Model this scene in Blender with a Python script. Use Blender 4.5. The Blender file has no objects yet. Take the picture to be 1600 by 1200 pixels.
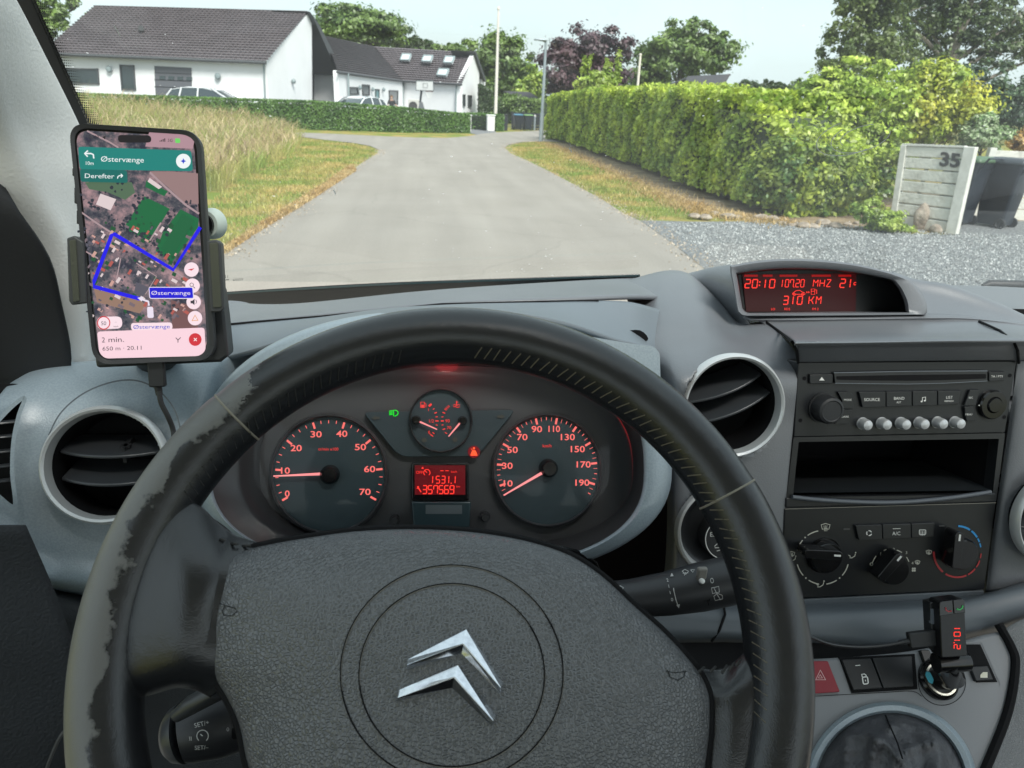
import bpy, bmesh, random
import numpy as np
from math import sin, cos, tan, radians, degrees, pi, hypot, atan2, sqrt
from mathutils import Vector as V, Matrix

S = bpy.context.scene
C = S.collection
random.seed(7)
rng = np.random.default_rng(7)

# ------------------------------------------------------------------ camera
F = 1109.0                       # focal length in pixels of a 1600 x 1200 frame
CP = V((0, 0, 1.5))
yaw, pit, rol = radians(7.7), radians(21.7), radians(2.4)
FW = V((sin(yaw)*cos(pit), cos(yaw)*cos(pit), -sin(pit)))
r0 = V((cos(yaw), -sin(yaw), 0)); u0 = r0.cross(FW)
RT = r0*cos(rol) + u0*sin(rol); UP = u0*cos(rol) - r0*sin(rol)
cam = bpy.data.cameras.new('camera'); cam.lens = 36*F/1600; cam.sensor_width = 36
cam.clip_start = .02; cam.clip_end = 2000
cam.dof.use_dof = True; cam.dof.focus_distance = .58; cam.dof.aperture_fstop = 20
co = bpy.data.objects.new('camera', cam); C.objects.link(co)
M = Matrix((RT, UP, -FW)).transposed().to_4x4(); M.translation = CP
co.matrix_world = M; S.camera = co

# ------------------------------------------------------------------ light
SUN_EL, SUN_AZ = radians(50), radians(160)
w = bpy.data.worlds.new('World'); S.world = w; w.use_nodes = True
nt = w.node_tree; nt.nodes.clear()
out = nt.nodes.new('ShaderNodeOutputWorld'); bg = nt.nodes.new('ShaderNodeBackground')
sky = nt.nodes.new('ShaderNodeTexSky'); sky.sky_type = 'NISHITA'; sky.sun_disc = False
sky.sun_elevation = SUN_EL; sky.sun_rotation = SUN_AZ; sky.air_density = 1.2; sky.dust_density = 3.0
# thin overcast: pale cloud over the blue
tc = nt.nodes.new('ShaderNodeTexCoord'); mp = nt.nodes.new('ShaderNodeMapping'); mp.inputs['Scale'].default_value = (1, 1, 3)
ns = nt.nodes.new('ShaderNodeTexNoise'); ns.inputs['Scale'].default_value = 2.2; ns.inputs['Detail'].default_value = 6
cr = nt.nodes.new('ShaderNodeMapRange'); cr.inputs[1].default_value = .35; cr.inputs[2].default_value = .7; cr.inputs[3].default_value = .62; cr.inputs[4].default_value = .95
mx = nt.nodes.new('ShaderNodeMix'); mx.data_type = 'RGBA'
CLOUD = (4.95, 5.8, 5.95, 1)
nt.links.new(tc.outputs['Generated'], mp.inputs[0]); nt.links.new(mp.outputs[0], ns.inputs[0]); nt.links.new(ns.outputs[0], cr.inputs[0])
nt.links.new(cr.outputs[0], mx.inputs[0]); nt.links.new(sky.outputs[0], mx.inputs[6]); mx.inputs[7].default_value = CLOUD
nt.links.new(mx.outputs[2], bg.inputs[0]); bg.inputs[1].default_value = .1
nt.links.new(bg.outputs[0], out.inputs[0])
sl = bpy.data.lights.new('sun', 'SUN'); sl.energy = 2.9; sl.angle = radians(24); sl.color = (1, .96, .9)
so = bpy.data.objects.new('sun', sl); C.objects.link(so)
sd = V((sin(SUN_AZ)*cos(SUN_EL), cos(SUN_AZ)*cos(SUN_EL), sin(SUN_EL)))
so.rotation_euler = sd.to_track_quat('Z', 'Y').to_euler(); so.location = (0, 0, 30)
S.view_settings.view_transform = 'Standard'; S.view_settings.look = 'None'
EXPO = 1.03; S.view_settings.exposure = EXPO; S.view_settings.gamma = 1
S.render.engine = 'CYCLES'
S.cycles.max_bounces = 6; S.cycles.transparent_max_bounces = 12; S.cycles.diffuse_bounces = 3; S.cycles.glossy_bounces = 3

# ------------------------------------------------------------------ helpers
def ray(px, py): return FW*F + RT*(px-800) + UP*(600-py)
def at_y(px, py, y): d = ray(px, py); return CP + d*(y/d.y)
def at_z(px, py, z): d = ray(px, py); return CP + d*((z-CP.z)/d.z)
def G(px, py): return at_z(px, py, 0)
def dep(px, py, t): return CP + ray(px, py)*(t/F)
def proj(P):
    P = P-CP; z = P.dot(FW); return (800+F*P.dot(RT)/z, 600-F*P.dot(UP)/z)
def top_z(P, py):
    a, b = -2., 40.
    for _ in range(40):
        m = (a+b)/2
        if proj(V((P.x, P.y, m)))[1] > py: a = m
        else: b = m
    return a

class Plane:
    def __init__(s, o, n, x=None):
        s.o = V(o); s.n = V(n).normalized()
        x = V(x) if x is not None else V((1, 0, 0))
        s.x = (x - s.n*x.dot(s.n)).normalized(); s.y = s.n.cross(s.x)
    def p(s, px, py, off=0):
        d = ray(px, py); o = s.o+s.n*off
        return CP + d*((o-CP).dot(s.n)/d.dot(s.n))
def vplane(A, B):               # vertical plane through two ground points
    d = (B-A); d.z = 0; d.normalize(); n = V((d.y, -d.x, 0))
    if n.dot(CP-A) < 0: n = -n
    return Plane(A, n, d)

def smooth_poly(pts, n=6, closed=True):
    o = []; N = len(pts)
    for i in range(N if closed else N-1):
        g = (lambda k: pts[k % N]) if closed else (lambda k: pts[min(max(k, 0), N-1)])
        a, b, c, d = [np.array(g(i+k), float) for k in (-1, 0, 1, 2)]
        for j in range(n):
            t = j/n
            o.append(tuple(.5*((2*b)+(c-a)*t+(2*a-5*b+4*c-d)*t*t+(3*b-a-3*c+d)*t**3)))
    if not closed: o.append(tuple(pts[-1]))
    return o
def rr(pts, r, n=5):            # rounded corners in pixel space
    o = []; N = len(pts)
    rs = r if isinstance(r, (list, tuple)) else [r]*N
    for i in range(N):
        a, b, c = [np.array(pts[(i+k) % N], float) for k in (-1, 0, 1)]
        u = a-b; v = c-b; lu = np.linalg.norm(u); lv = np.linalg.norm(v); q = min(rs[i], lu*.49, lv*.49)
        if q < .01: o.append(tuple(b)); continue
        p0 = b+u/lu*q; p2 = b+v/lv*q
        for j in range(n+1):
            t = j/n; o.append(tuple((1-t)**2*p0+2*t*(1-t)*b+t*t*p2))
    return o
def rect(x0, y0, x1, y1): return [(x0, y0), (x1, y0), (x1, y1), (x0, y1)]
def circ(cx, cy, rx, ry=None, n=40, a0=0, a1=360):
    ry = ry or rx; full = (a1-a0) >= 360
    k = n if full else n+1
    return [(cx+rx*cos(radians(a0+(a1-a0)*i/n)), cy-ry*sin(radians(a0+(a1-a0)*i/n))) for i in range(k)]

class MB:
    def __init__(s): s.v = []; s.f = []; s.m = []; s.k = 0
    def add(s, vs, fs):
        b = len(s.v); s.v += [tuple(q) for q in vs]
        for f in fs: s.f.append(tuple(b+i for i in f)); s.m.append(s.k)
        return s
    def poly(s, vs): return s.add(vs, [tuple(range(len(vs)))])
    def grid(s, rows, closed=False):
        R = len(rows); K = len(rows[0]); fs = []
        for i in range(R-1):
            for j in range(K if closed else K-1):
                j2 = (j+1) % K
                fs.append((i*K+j, i*K+j2, (i+1)*K+j2, (i+1)*K+j))
        return s.add([p for r in rows for p in r], fs)
    def prism(s, top, vec, cap=True):     # closed polygon 'top' pushed along vec
        n = len(top); vec = V(vec)
        vs = [V(p) for p in top]+[V(p)+vec for p in top]
        fs = [tuple(range(n))]+[(i, i+n, (i+1) % n+n, (i+1) % n) for i in range(n)]
        if cap: fs.append(tuple(range(2*n-1, n-1, -1)))
        return s.add(vs, fs)
    def box(s, c, d, ax=None):
        c = V(c); X, Y, Z = ax or (V((1, 0, 0)), V((0, 1, 0)), V((0, 0, 1)))
        vs = [c+X*(i*d[0]/2)+Y*(j*d[1]/2)+Z*(k*d[2]/2) for i in (-1, 1) for j in (-1, 1) for k in (-1, 1)]
        return s.add(vs, [(0, 1, 3, 2), (4, 6, 7, 5), (0, 4, 5, 1), (2, 3, 7, 6), (0, 2, 6, 4), (1, 5, 7, 3)])
    def tube(s, pts, r, n=12, caps=True, flat=None):
        pts = [V(p) for p in pts]; rs = r if isinstance(r, (list, tuple)) else [r]*len(pts)
        rows = []; u = None
        for i, p in enumerate(pts):
            t = (pts[min(i+1, len(pts)-1)]-pts[max(i-1, 0)]).normalized()
            if u is None:
                u = t.cross(V((0, 0, 1)))
                if u.length < .1: u = t.cross(V((0, 1, 0)))
            u = (u-t*u.dot(t)).normalized(); w_ = t.cross(u)
            if flat: w2 = w_*flat
            else: w2 = w_
            rows.append([p+(u*cos(2*pi*k/n)+w2*sin(2*pi*k/n))*rs[i] for k in range(n)])
        b = len(s.v); s.grid(rows, True)
        if caps:
            s.f.append(tuple(b+k for k in range(n))[::-1]); s.m.append(s.k)
            s.f.append(tuple(b+(len(rows)-1)*n+k for k in range(n))); s.m.append(s.k)
        return s
    def cyl(s, a, b, r, n=24, r2=None): return s.tube([a, b], [r, r2 if r2 is not None else r], n)
    def lathe(s, o, ax, prof, n=48):      # prof: (radius, height along ax)
        ax = V(ax).normalized(); u = ax.orthogonal().normalized(); w_ = ax.cross(u); o = V(o)
        return s.grid([[o+ax*h+(u*cos(2*pi*k/n)+w_*sin(2*pi*k/n))*r for k in range(n)] for r, h in prof], True)

def wloc(o):
    p = V((0, 0, 0))
    while o is not None: p = p+o.location; o = o.parent
    return p
def finish(me, mats, smooth, ang):
    for m in (mats if isinstance(mats, (list, tuple)) else [mats]): me.materials.append(m)
    if smooth:
        me.polygons.foreach_set('use_smooth', [True]*len(me.polygons))
        if ang: me.set_sharp_from_angle(angle=radians(ang))
def build(name, mb, mats, parent=None, smooth=True, ang=38, bevel=0, label=None, cat=None, group=None, kind=None, local=False, solid=0, fix=True, seg=2):
    me = bpy.data.meshes.new(name)
    vs = [V(v) for v in mb.v]
    if parent is None and not local:
        A = np.array([tuple(v) for v in vs]); lo = A.min(0); hi = A.max(0)
        org = V(((lo[0]+hi[0])/2, (lo[1]+hi[1])/2, lo[2]))
    elif local: org = V((0, 0, 0))
    else: org = wloc(parent)
    me.from_pydata([v-org for v in vs], [], mb.f)
    me.polygons.foreach_set('material_index', mb.m)
    if fix:
        bm = bmesh.new(); bm.from_mesh(me); bmesh.ops.recalc_face_normals(bm, faces=bm.faces); bm.to_mesh(me); bm.free()
    o = bpy.data.objects.new(name, me); C.objects.link(o)
    if parent is not None: o.parent = parent
    elif not local: o.location = org
    if solid:
        md = o.modifiers.new('s', 'SOLIDIFY'); md.thickness = solid; md.offset = -1
    if bevel:
        md = o.modifiers.new('b', 'BEVEL'); md.width = bevel; md.segments = seg; md.limit_method = 'ANGLE'; md.angle_limit = radians(40)
        md.harden_normals = False
    finish(me, mats, smooth, ang)
    tag(o, label, cat, group, kind)
    return o
def tag(o, label=None, cat=None, group=None, kind=None):
    if label: o['label'] = label
    if cat: o['category'] = cat
    if group: o['group'] = group
    if kind: o['kind'] = kind
    return o
def thing(name, loc, label, cat, group=None, rz=0):
    o = bpy.data.objects.new(name, None); C.objects.link(o); o.location = loc; o.rotation_euler = (0, 0, rz)
    o.empty_display_size = .05
    return tag(o, label, cat, group)
def copy_tree(o, parent=None):
    c = o.copy(); C.objects.link(c); c.parent = parent
    for ch in list(o.children): copy_tree(ch, c)
    return c
def loft(ctrl, nu=8, nv=8):               # ctrl rows of 3-D points, Catmull-Rom both ways
    rows = [smooth_poly([tuple(p) for p in r], nu, False) for r in ctrl]
    cols = list(zip(*rows))
    cols = [smooth_poly(list(c), nv, False) for c in cols]
    return [[V(p) for p in r] for r in zip(*cols)]
def inside(poly, x, y):
    c = False; n = len(poly)
    for i in range(n):
        x1, y1 = poly[i]; x2, y2 = poly[i-1]
        if (y1 > y) != (y2 > y) and x < (x2-x1)*(y-y1)/(y2-y1)+x1: c = not c
    return c
def cut(mb, poly):                        # open a hole: drop faces inside an outline
    f2 = []; m2 = []
    for f, m in zip(mb.f, mb.m):
        c = sum((V(mb.v[i]) for i in f), V())/len(f); x, y = proj(c)
        if not inside(poly, x, y): f2.append(f); m2.append(m)
    mb.f = f2; mb.m = m2; return mb
def slab(pl, pts, off, th):               # raised plate on a plane, outline given once
    mb = MB(); mb.prism([pl.p(x, y, off) for x, y in pts], -pl.n*th); return mb
def addslab(mb, pl, pts, off, th): mb.prism([pl.p(x, y, off) for x, y in pts], -pl.n*th); return mb
def flat(pl, pts, off, mb=None):
    mb = mb or MB(); mb.poly([pl.p(x, y, off) for x, y in pts]); return mb
def ribbon(pl, pts, wpx, off, mb=None, closed=False):
    mb = mb or MB(); P = [np.array(p, float) for p in pts]; L = []; R_ = []; n = len(P)
    for i in range(n):
        a = P[(i-1) % n] if closed or i > 0 else P[i]; b = P[(i+1) % n] if closed or i < n-1 else P[i]
        t = b-a; t = t/(np.linalg.norm(t)+1e-9); q = np.array((-t[1], t[0]))*wpx/2
        L.append(pl.p(*(P[i]+q), off)); R_.append(pl.p(*(P[i]-q), off))
    if closed: L.append(L[0]); R_.append(R_[0])
    mb.grid([L, R_]); return mb
def frame(pl, a, b, off, th, mb=None):    # ring plate between outlines a (outer) and b (inner), same count
    mb = mb or MB(); A = [pl.p(x, y, off) for x, y in a]; B = [pl.p(x, y, off) for x, y in b]; d = pl.n*th
    mb.grid([[p-d for p in A], A, B, [p-d for p in B]], True); return mb
def pillow(pl, poly, c, b0, b1, rows=10, power=2.4, mb=None):
    mb = mb or MB(); R_ = []
    for i in range(rows):
        s = 1-i/rows; off = b0+(b1-b0)*(1-s**power)
        R_.append([pl.p(c[0]+(x-c[0])*s, c[1]+(y-c[1])*s, off) for x, y in poly])
    b = len(mb.v); mb.grid(R_, True); n = len(poly); k = len(mb.v); mb.v.append(tuple(pl.p(*c, b1)))
    for j in range(n): mb.f.append((b+(rows-1)*n+j, b+(rows-1)*n+(j+1) % n, k)); mb.m.append(mb.k)
    return mb
_tc = {}
def text_mesh(s, bold=0):
    if (s, bold) in _tc: return _tc[(s, bold)]
    cu = bpy.data.curves.new('t', 'FONT'); cu.body = s; cu.size = 1; cu.resolution_u = 3; cu.offset = bold
    o = bpy.data.objects.new('t', cu); C.objects.link(o)
    bpy.context.view_layer.update()
    me = bpy.data.meshes.new_from_object(o.evaluated_get(bpy.context.evaluated_depsgraph_get()))
    r = ([tuple(v.co) for v in me.vertices], [tuple(p.vertices) for p in me.polygons])
    bpy.data.objects.remove(o); bpy.data.curves.remove(cu); bpy.data.meshes.remove(me)
    _tc[(s, bold)] = r; return r
def text(pl, s, px, py, h, off, mb=None, ang=0, align='c', wid=None, shear=0, bold=0):
    """capital height h px, (px,py) = centre (or left/right) of the line at mid height; ang clockwise in the picture"""
    mb = mb or MB(); vs, fs = text_mesh(s, bold)
    if not vs: return mb
    xs = [v[0] for v in vs]; x0, x1 = min(xs), max(xs); k = h/.70
    kx = k if wid is None else wid/(x1-x0)
    ox = {'c': (x0+x1)/2, 'l': x0, 'r': x1}[align]
    ca, sa = cos(radians(ang)), sin(radians(ang))
    P = []
    for v in vs:
        u = (v[0]-ox)*kx+shear*(v[1]-.35)*k; w_ = (v[1]-.35)*k
        P.append(pl.p(px+u*ca+w_*sa, py+u*sa-w_*ca, off))
    mb.add(P, fs)
    return mb
SEG = {'a': ((0, 2), (1, 2)), 'b': ((1, 2), (1, 1)), 'c': ((1, 1), (1, 0)), 'd': ((0, 0), (1, 0)), 'e': ((0, 0), (0, 1)), 'f': ((0, 1), (0, 2)),
       'g': ((0, 1), (1, 1)), 'h': ((0, 2), (.5, 1)), 'j': ((1, 2), (.5, 1)), 'k': ((0, 0), (.5, 1)), 'm': ((.5, 1), (1, 0)), 'i': ((.5, 1), (.5, 2)), 'l': ((.5, 0), (.5, 1)), 's': ((0, 0), (1, 2)), 't': ((0, 1), (.5, 1)), 'p': ((.55, 2), (.55, 1)), 'q': ((.55, 1), (.55, 0))}
CH = {'0': 'abcdef', '1': 'pq', '2': 'abged', '3': 'abgcd', '4': 'fgbc', '5': 'afgcd', '6': 'afgedc', '7': 'fabc', '8': 'abcdefg', '9': 'abfgcd',
      'M': 'efbchj', 'H': 'efbcg', 'Z': 'asd', 'K': 'eftjm', 'c': 'ged', 'O': 'abcdef', '-': 'g', ' ': ''}
def seg(pl, s, px, py, cw, chh, gap, wpx, off, mb=None, shear=.12, ang=0):
    mb = mb or MB(); x = 0; ca, sa = cos(radians(ang)), sin(radians(ang))
    def T(u, v_):
        X = x+u*cw+shear*(v_-1)*chh/2; Y = -(v_-1)*chh/2
        return (px+X*ca-Y*sa, py+X*sa+Y*ca)
    for ch in s:
        if ch in ':.':
            for v_ in ((.6, 1.4) if ch == ':' else (0,)):
                q = T(0 if ch == ':' else -.25, v_); mb.poly([pl.p(*c, off) for c in rect(q[0]-wpx*.6, q[1]-wpx*.6, q[0]+wpx*.6, q[1]+wpx*.6)])
            x += gap+wpx*.6 if ch == ':' else gap*.55; continue
        for k in CH[ch]:
            a, b = SEG[k]; a = np.array(T(*a)); b = np.array(T(*b)); m_ = (a+b)/2
            ribbon(pl, [m_+(a-m_)*.9, m_+(b-m_)*.9], wpx, off, mb)
        x += cw+gap
    return mb

# ------------------------------------------------------------------ materials
_m = {}
def mat(name, col=(.5, .5, .5), rough=.5, metal=0, spec=.5, bump=None, var=None, emit=None, trans=0, coat=0, vor=None, wave=None):
    if name in _m: return _m[name]
    m = bpy.data.materials.new(name); m.use_nodes = True; t = m.node_tree; b = t.nodes['Principled BSDF']
    N = t.nodes.new; L = t.links.new
    b.inputs['Base Color'].default_value = (*col, 1); b.inputs['Roughness'].default_value = rough; b.inputs['Metallic'].default_value = metal
    b.inputs['Specular IOR Level'].default_value = spec; b.inputs['Coat Weight'].default_value = coat
    tcn = N('ShaderNodeTexCoord'); src = tcn.outputs['Object']
    if var:                      # (scale, second colour, lo, hi)
        n = N('ShaderNodeTexNoise'); n.inputs['Scale'].default_value = var[0]; n.inputs['Detail'].default_value = 5; L(src, n.inputs[0])
        r = N('ShaderNodeMapRange'); r.inputs[1].default_value = var[2] if len(var) > 2 else .35; r.inputs[2].default_value = var[3] if len(var) > 3 else .65
        L(n.outputs[0], r.inputs[0]); x = N('ShaderNodeMix'); x.data_type = 'RGBA'; L(r.outputs[0], x.inputs[0])
        x.inputs[6].default_value = (*col, 1); x.inputs[7].default_value = (*var[1], 1); L(x.outputs[2], b.inputs['Base Color'])
    last = None
    if bump:                     # (scale, strength, distance)
        n = N('ShaderNodeTexNoise'); n.inputs['Scale'].default_value = bump[0]; n.inputs['Detail'].default_value = 3; L(src, n.inputs[0])
        q = N('ShaderNodeBump'); q.inputs['Strength'].default_value = bump[1]; q.inputs['Distance'].default_value = bump[2]; L(n.outputs[0], q.inputs['Height']); last = q
    if vor:
        n = N('ShaderNodeTexVoronoi'); n.feature = 'DISTANCE_TO_EDGE'; n.inputs['Scale'].default_value = vor[0]; L(src, n.inputs[0])
        r = N('ShaderNodeMapRange'); r.inputs[2].default_value = .22; L(n.outputs[0], r.inputs[0])
        q = N('ShaderNodeBump'); q.inputs['Strength'].default_value = vor[1]; q.inputs['Distance'].default_value = vor[2]; L(r.outputs[0], q.inputs['Height'])
        if last: L(last.outputs[0], q.inputs['Normal'])
        last = q
    if wave:                     # (scale, strength, distance, direction)
        n = N('ShaderNodeTexWave'); n.bands_direction = wave[3]; n.inputs['Scale'].default_value = wave[0]; L(src, n.inputs[0])
        q = N('ShaderNodeBump'); q.inputs['Strength'].default_value = wave[1]; q.inputs['Distance'].default_value = wave[2]; L(n.outputs[0], q.inputs['Height'])
        if last: L(last.outputs[0], q.inputs['Normal'])
        last = q
    if last: L(last.outputs[0], b.inputs['Normal'])
    if emit: b.inputs['Emission Color'].default_value = (*emit[0], 1); b.inputs['Emission Strength'].default_value = emit[1]
    if trans: b.inputs['Transmission Weight'].default_value = trans
    _m[name] = m; return m
def s2l(r, g, b): return tuple(((c/255+.055)/1.055)**2.4 if c > 10 else c/255/12.92 for c in (r, g, b))
def emis(name, rgb, st=1.0):     # a lit mark or screen area, colour as seen
    if name in _m: return _m[name]
    m = bpy.data.materials.new(name); m.use_nodes = True; b = m.node_tree.nodes['Principled BSDF']; c = s2l(*rgb)
    b.inputs['Base Color'].default_value = (.01, .01, .01, 1); b.inputs['Emission Color'].default_value = (*c, 1); b.inputs['Emission Strength'].default_value = st/2**EXPO
    b.inputs['Roughness'].default_value = .35; b.inputs['Specular IOR Level'].default_value = .2
    _m[name] = m; return m
def leafmat(name, c1, c2, scale=.8, tr=.35, c3=None):
    if name in _m: return _m[name]
    m = bpy.data.materials.new(name); m.use_nodes = True; t = m.node_tree; t.nodes.clear(); N = t.nodes.new; L = t.links.new
    o = N('ShaderNodeOutputMaterial'); tcn = N('ShaderNodeTexCoord'); n = N('ShaderNodeTexNoise'); n.inputs['Scale'].default_value = scale; n.inputs['Detail'].default_value = 3
    L(tcn.outputs['Object'], n.inputs[0]); r = N('ShaderNodeValToRGB'); L(n.outputs[0], r.inputs[0])
    r.color_ramp.elements[0].position = .36; r.color_ramp.elements[1].position = .64
    r.color_ramp.elements[0].color = (*c1, 1); r.color_ramp.elements[1].color = (*c2, 1)
    at = N('ShaderNodeAttribute'); at.attribute_name = 'leaf'; hv = N('ShaderNodeHueSaturation')
    mr = N('ShaderNodeMapRange'); mr.inputs[3].default_value = .55; mr.inputs[4].default_value = 1.45; L(at.outputs['Fac'], mr.inputs[0]); L(mr.outputs[0], hv.inputs['Value'])
    L(r.outputs[0], hv.inputs['Color']); src = hv.outputs[0]
    d = N('ShaderNodeBsdfDiffuse'); q = N('ShaderNodeBsdfTranslucent'); x = N('ShaderNodeMixShader'); x.inputs[0].default_value = tr
    gl = N('ShaderNodeBsdfGlossy'); gl.inputs['Roughness'].default_value = .45; x2 = N('ShaderNodeMixShader'); x2.inputs[0].default_value = .05
    L(src, d.inputs[0]); L(src, q.inputs[0]); L(d.outputs[0], x.inputs[1]); L(q.outputs[0], x.inputs[2]); L(x.outputs[0], x2.inputs[1]); L(gl.outputs[0], x2.inputs[2]); L(x2.outputs[0], o.inputs[0])
    _m[name] = m; return m

DASH = mat('dash_plastic', (.122, .129, .142), .42, bump=(750, .45, .0006), var=(9, (.142, .149, .162), .35, .7), spec=1)
PANEL = mat('blue_grey_panel', (.24, .295, .335), .34, bump=(900, .35, .0005), var=(700, (.28, .34, .38), .4, .6), spec=1)
PANELD = mat('dark_blue_grey_panel', (.10, .115, .130), .42, bump=(1800, .25, .0004), spec=.5)
BLACK = mat('black_plastic', (.016, .017, .019), .36, bump=(1500, .15, .0003))
MBLACK = mat('matt_black', (.006, .006, .007), .8, spec=.2)
GLOSS = mat('gloss_black', (.008, .008, .009), .12)
RUB = mat('soft_black', (.018, .019, .021), .55, bump=(1200, .2, .0003))
SILV = mat('silver_ring', (.62, .63, .63), .36, .35, bump=(900, .05, .0002))
CHROME = mat('polished_metal', (.78, .80, .84), .16, 1, bump=(60, .05, .001), var=(300, (.62, .64, .68), .45, .7))
WHITE = mat('white_mark', (.75, .75, .72), .5)
GREYM = mat('grey_mark', (.35, .36, .36), .5)
LEATH = mat('rim_leather', (.013, .014, .016), .34, vor=(850, .35, .0004), bump=(300, .2, .0004), spec=.55)
AIR = mat('airbag_leather_grain', (.080, .084, .090), .36, vor=(520, .6, .0005), spec=1)
TRIM = mat('pillar_trim_grain', (.80, .80, .78), .6, bump=(450, .5, .0006))
CLOTH = mat('door_mesh', (.025, .028, .032), .7, bump=(520, .9, .001))
# ================================================================== SETTING
GRASS = mat('lawn', (.15, .20, .04), .9, var=(1.3, (.34, .25, .09), .42, .62), bump=(60, .6, .02), spec=.1)
GB = mat('field_soil', (.11, .12, .04), .9, var=(.5, (.16, .15, .06)), spec=.1)
def terrain():
    mb = MB(); mb.poly([(-900, -300, -.03), (900, -300, -.03), (900, 1200, -.03), (-900, 1200, -.03)])
    build('ground', mb, GB, kind='structure', smooth=False)
terrain()
def sheet(name, mb, m, **k): return build(name, mb, m, smooth=False, fix=False, kind='structure', **k)
def gpoly(pts, z): mb = MB(); mb.poly([(p[0], p[1], z) for p in pts]); return mb
gg = lambda l: [tuple(G(*p))[:2] for p in l]
# lawn under everything near the road (left and right verges)
def asphalt():
    m = mat('asphalt_worn', (.258, .238, .208), .85, var=(.8, (.285, .265, .234), .35, .7), bump=(90, .5, .006), spec=.25)
    t = m.node_tree; N = t.nodes.new; L = t.links.new; b = t.nodes['Principled BSDF']
    src = b.inputs['Base Color'].links[0].from_socket
    tcn = N('ShaderNodeTexCoord'); n = N('ShaderNodeTexNoise'); n.inputs['Scale'].default_value = 55; n.inputs['Detail'].default_value = 6; n.inputs['Roughness'].default_value = .8
    L(tcn.outputs['Object'], n.inputs[0]); x = N('ShaderNodeMix'); x.data_type = 'RGBA'; x.blend_type = 'MULTIPLY'; x.inputs[0].default_value = 1
    r = N('ShaderNodeMapRange'); r.inputs[1].default_value = .3; r.inputs[2].default_value = .7; r.inputs[3].default_value = .78; r.inputs[4].default_value = 1.2
    L(n.outputs[0], r.inputs[0]); L(src, x.inputs[6]); L(r.outputs[0], x.inputs[7])
    # streaks worn along the road and long cracks
    mp2 = N('ShaderNodeMapping'); mp2.inputs['Scale'].default_value = (1.6, .12, 1); n2 = N('ShaderNodeTexNoise'); n2.inputs['Scale'].default_value = 1.4; n2.inputs['Detail'].default_value = 4
    L(tcn.outputs['Object'], mp2.inputs[0]); L(mp2.outputs[0], n2.inputs[0]); r2 = N('ShaderNodeMapRange'); r2.inputs[1].default_value = .35; r2.inputs[2].default_value = .7; r2.inputs[3].default_value = .93; r2.inputs[4].default_value = 1.07
    L(n2.outputs[0], r2.inputs[0]); x2 = N('ShaderNodeMix'); x2.data_type = 'RGBA'; x2.blend_type = 'MULTIPLY'; x2.inputs[0].default_value = 1
    L(x.outputs[2], x2.inputs[6]); L(r2.outputs[0], x2.inputs[7])
    v = N('ShaderNodeTexVoronoi'); v.feature = 'DISTANCE_TO_EDGE'; v.inputs['Scale'].default_value = .38; n3 = N('ShaderNodeTexNoise'); n3.inputs['Scale'].default_value = 2
    vm = N('ShaderNodeMixRGB'); vm.inputs[0].default_value = .25; L(tcn.outputs['Object'], vm.inputs[1]); L(n3.outputs['Color'], vm.inputs[2]); L(tcn.outputs['Object'], n3.inputs[0]); L(vm.outputs[0], v.inputs[0])
    r3 = N('ShaderNodeMapRange'); r3.inputs[2].default_value = .006; r3.inputs[3].default_value = .86; L(v.outputs[0], r3.inputs[0])
    x3 = N('ShaderNodeMix'); x3.data_type = 'RGBA'; x3.blend_type = 'MULTIPLY'; x3.inputs[0].default_value = .8; L(x2.outputs[2], x3.inputs[6]); L(r3.outputs[0], x3.inputs[7])
    L(x3.outputs[2], b.inputs['Base Color'])
    return m
road_l = [(340, 403), (352, 392), (400, 362), (440, 338), (470, 320), (508, 296), (540, 272), (570, 252), (590, 240), (592, 234), (578, 228), (556, 224), (520, 220), (495, 217), (465, 213), (430, 211)]
road_far = [(440, 206), (480, 207.5), (540, 210), (600, 213), (650, 215), (700, 215.5), (732, 213), (752, 209), (785, 206.5), (820, 205), (870, 203)]
road_r = [(848, 221), (815, 222), (795, 226), (789, 231), (798, 240), (830, 254), (862, 270), (900, 290), (930, 306), (950, 318), (975, 334), (1000, 345), (1050, 380), (1102, 422)]
L_ = gg(road_l); Rr = gg(road_r); Ff = gg(road_far)
asp = asphalt()
sheet('lawn', gpoly([(-30, -6), (-30, 46), (60, 46), (60, -6)], -.012), GRASS)
# clip the strongly oblique left end of the side road
L_[-1] = (-16, 29.5); Ff[0] = (-16, 34.5)
sheet('road', gpoly([(-2.1, -6), (-2.1, 4)]+[(a-.0, b) for a, b in L_]+Ff+[(26, 44), (26, 33)]+Rr+[(2.8, 5), (2.8, -6)], .004), asp)
GRAV = mat('gravel', (.17, .18, .185), .9, var=(26, (.38, .40, .39), .52, .66), bump=(45, 1, .04), spec=.3)
gr = gg([(1000, 345), (1050, 380), (1102, 422)])
gb = gg([(1680, 344), (1500, 348), (1492, 368), (1420, 366), (1300, 357), (1230, 350), (1150, 347), (1080, 347)])
sheet('gravel_driveway', gpoly([(2.8, -6), (2.8, 5)]+gr[::-1]+gb[::-1]+[(24, 10.8), (24, -6)], .008), GRAV)
SOIL = mat('soil', (.19, .145, .10), .95, var=(3, (.33, .26, .17)), bump=(30, .9, .03), spec=.1)
sb = gg([(852, 224), (880, 233), (905, 245), (940, 262), (990, 283), (1040, 305), (1075, 322), (1120, 335), (1250, 352), (1400, 362)])
sheet('soil_bed', gpoly(sb+[(12, 11), (12, 16), (8, 24), (6.4, 31)], .006), SOIL)
sheet('driveway', gpoly([(2.2, 36.9), (2.9, 33.2), (4.3, 36.5), (3.8, 38.5), (5, 50), (6, 62), (-26, 62), (-26, 36.8), (1.9, 38)], .0), mat('driveway_asphalt', (.16, .165, .17), .9))
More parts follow.
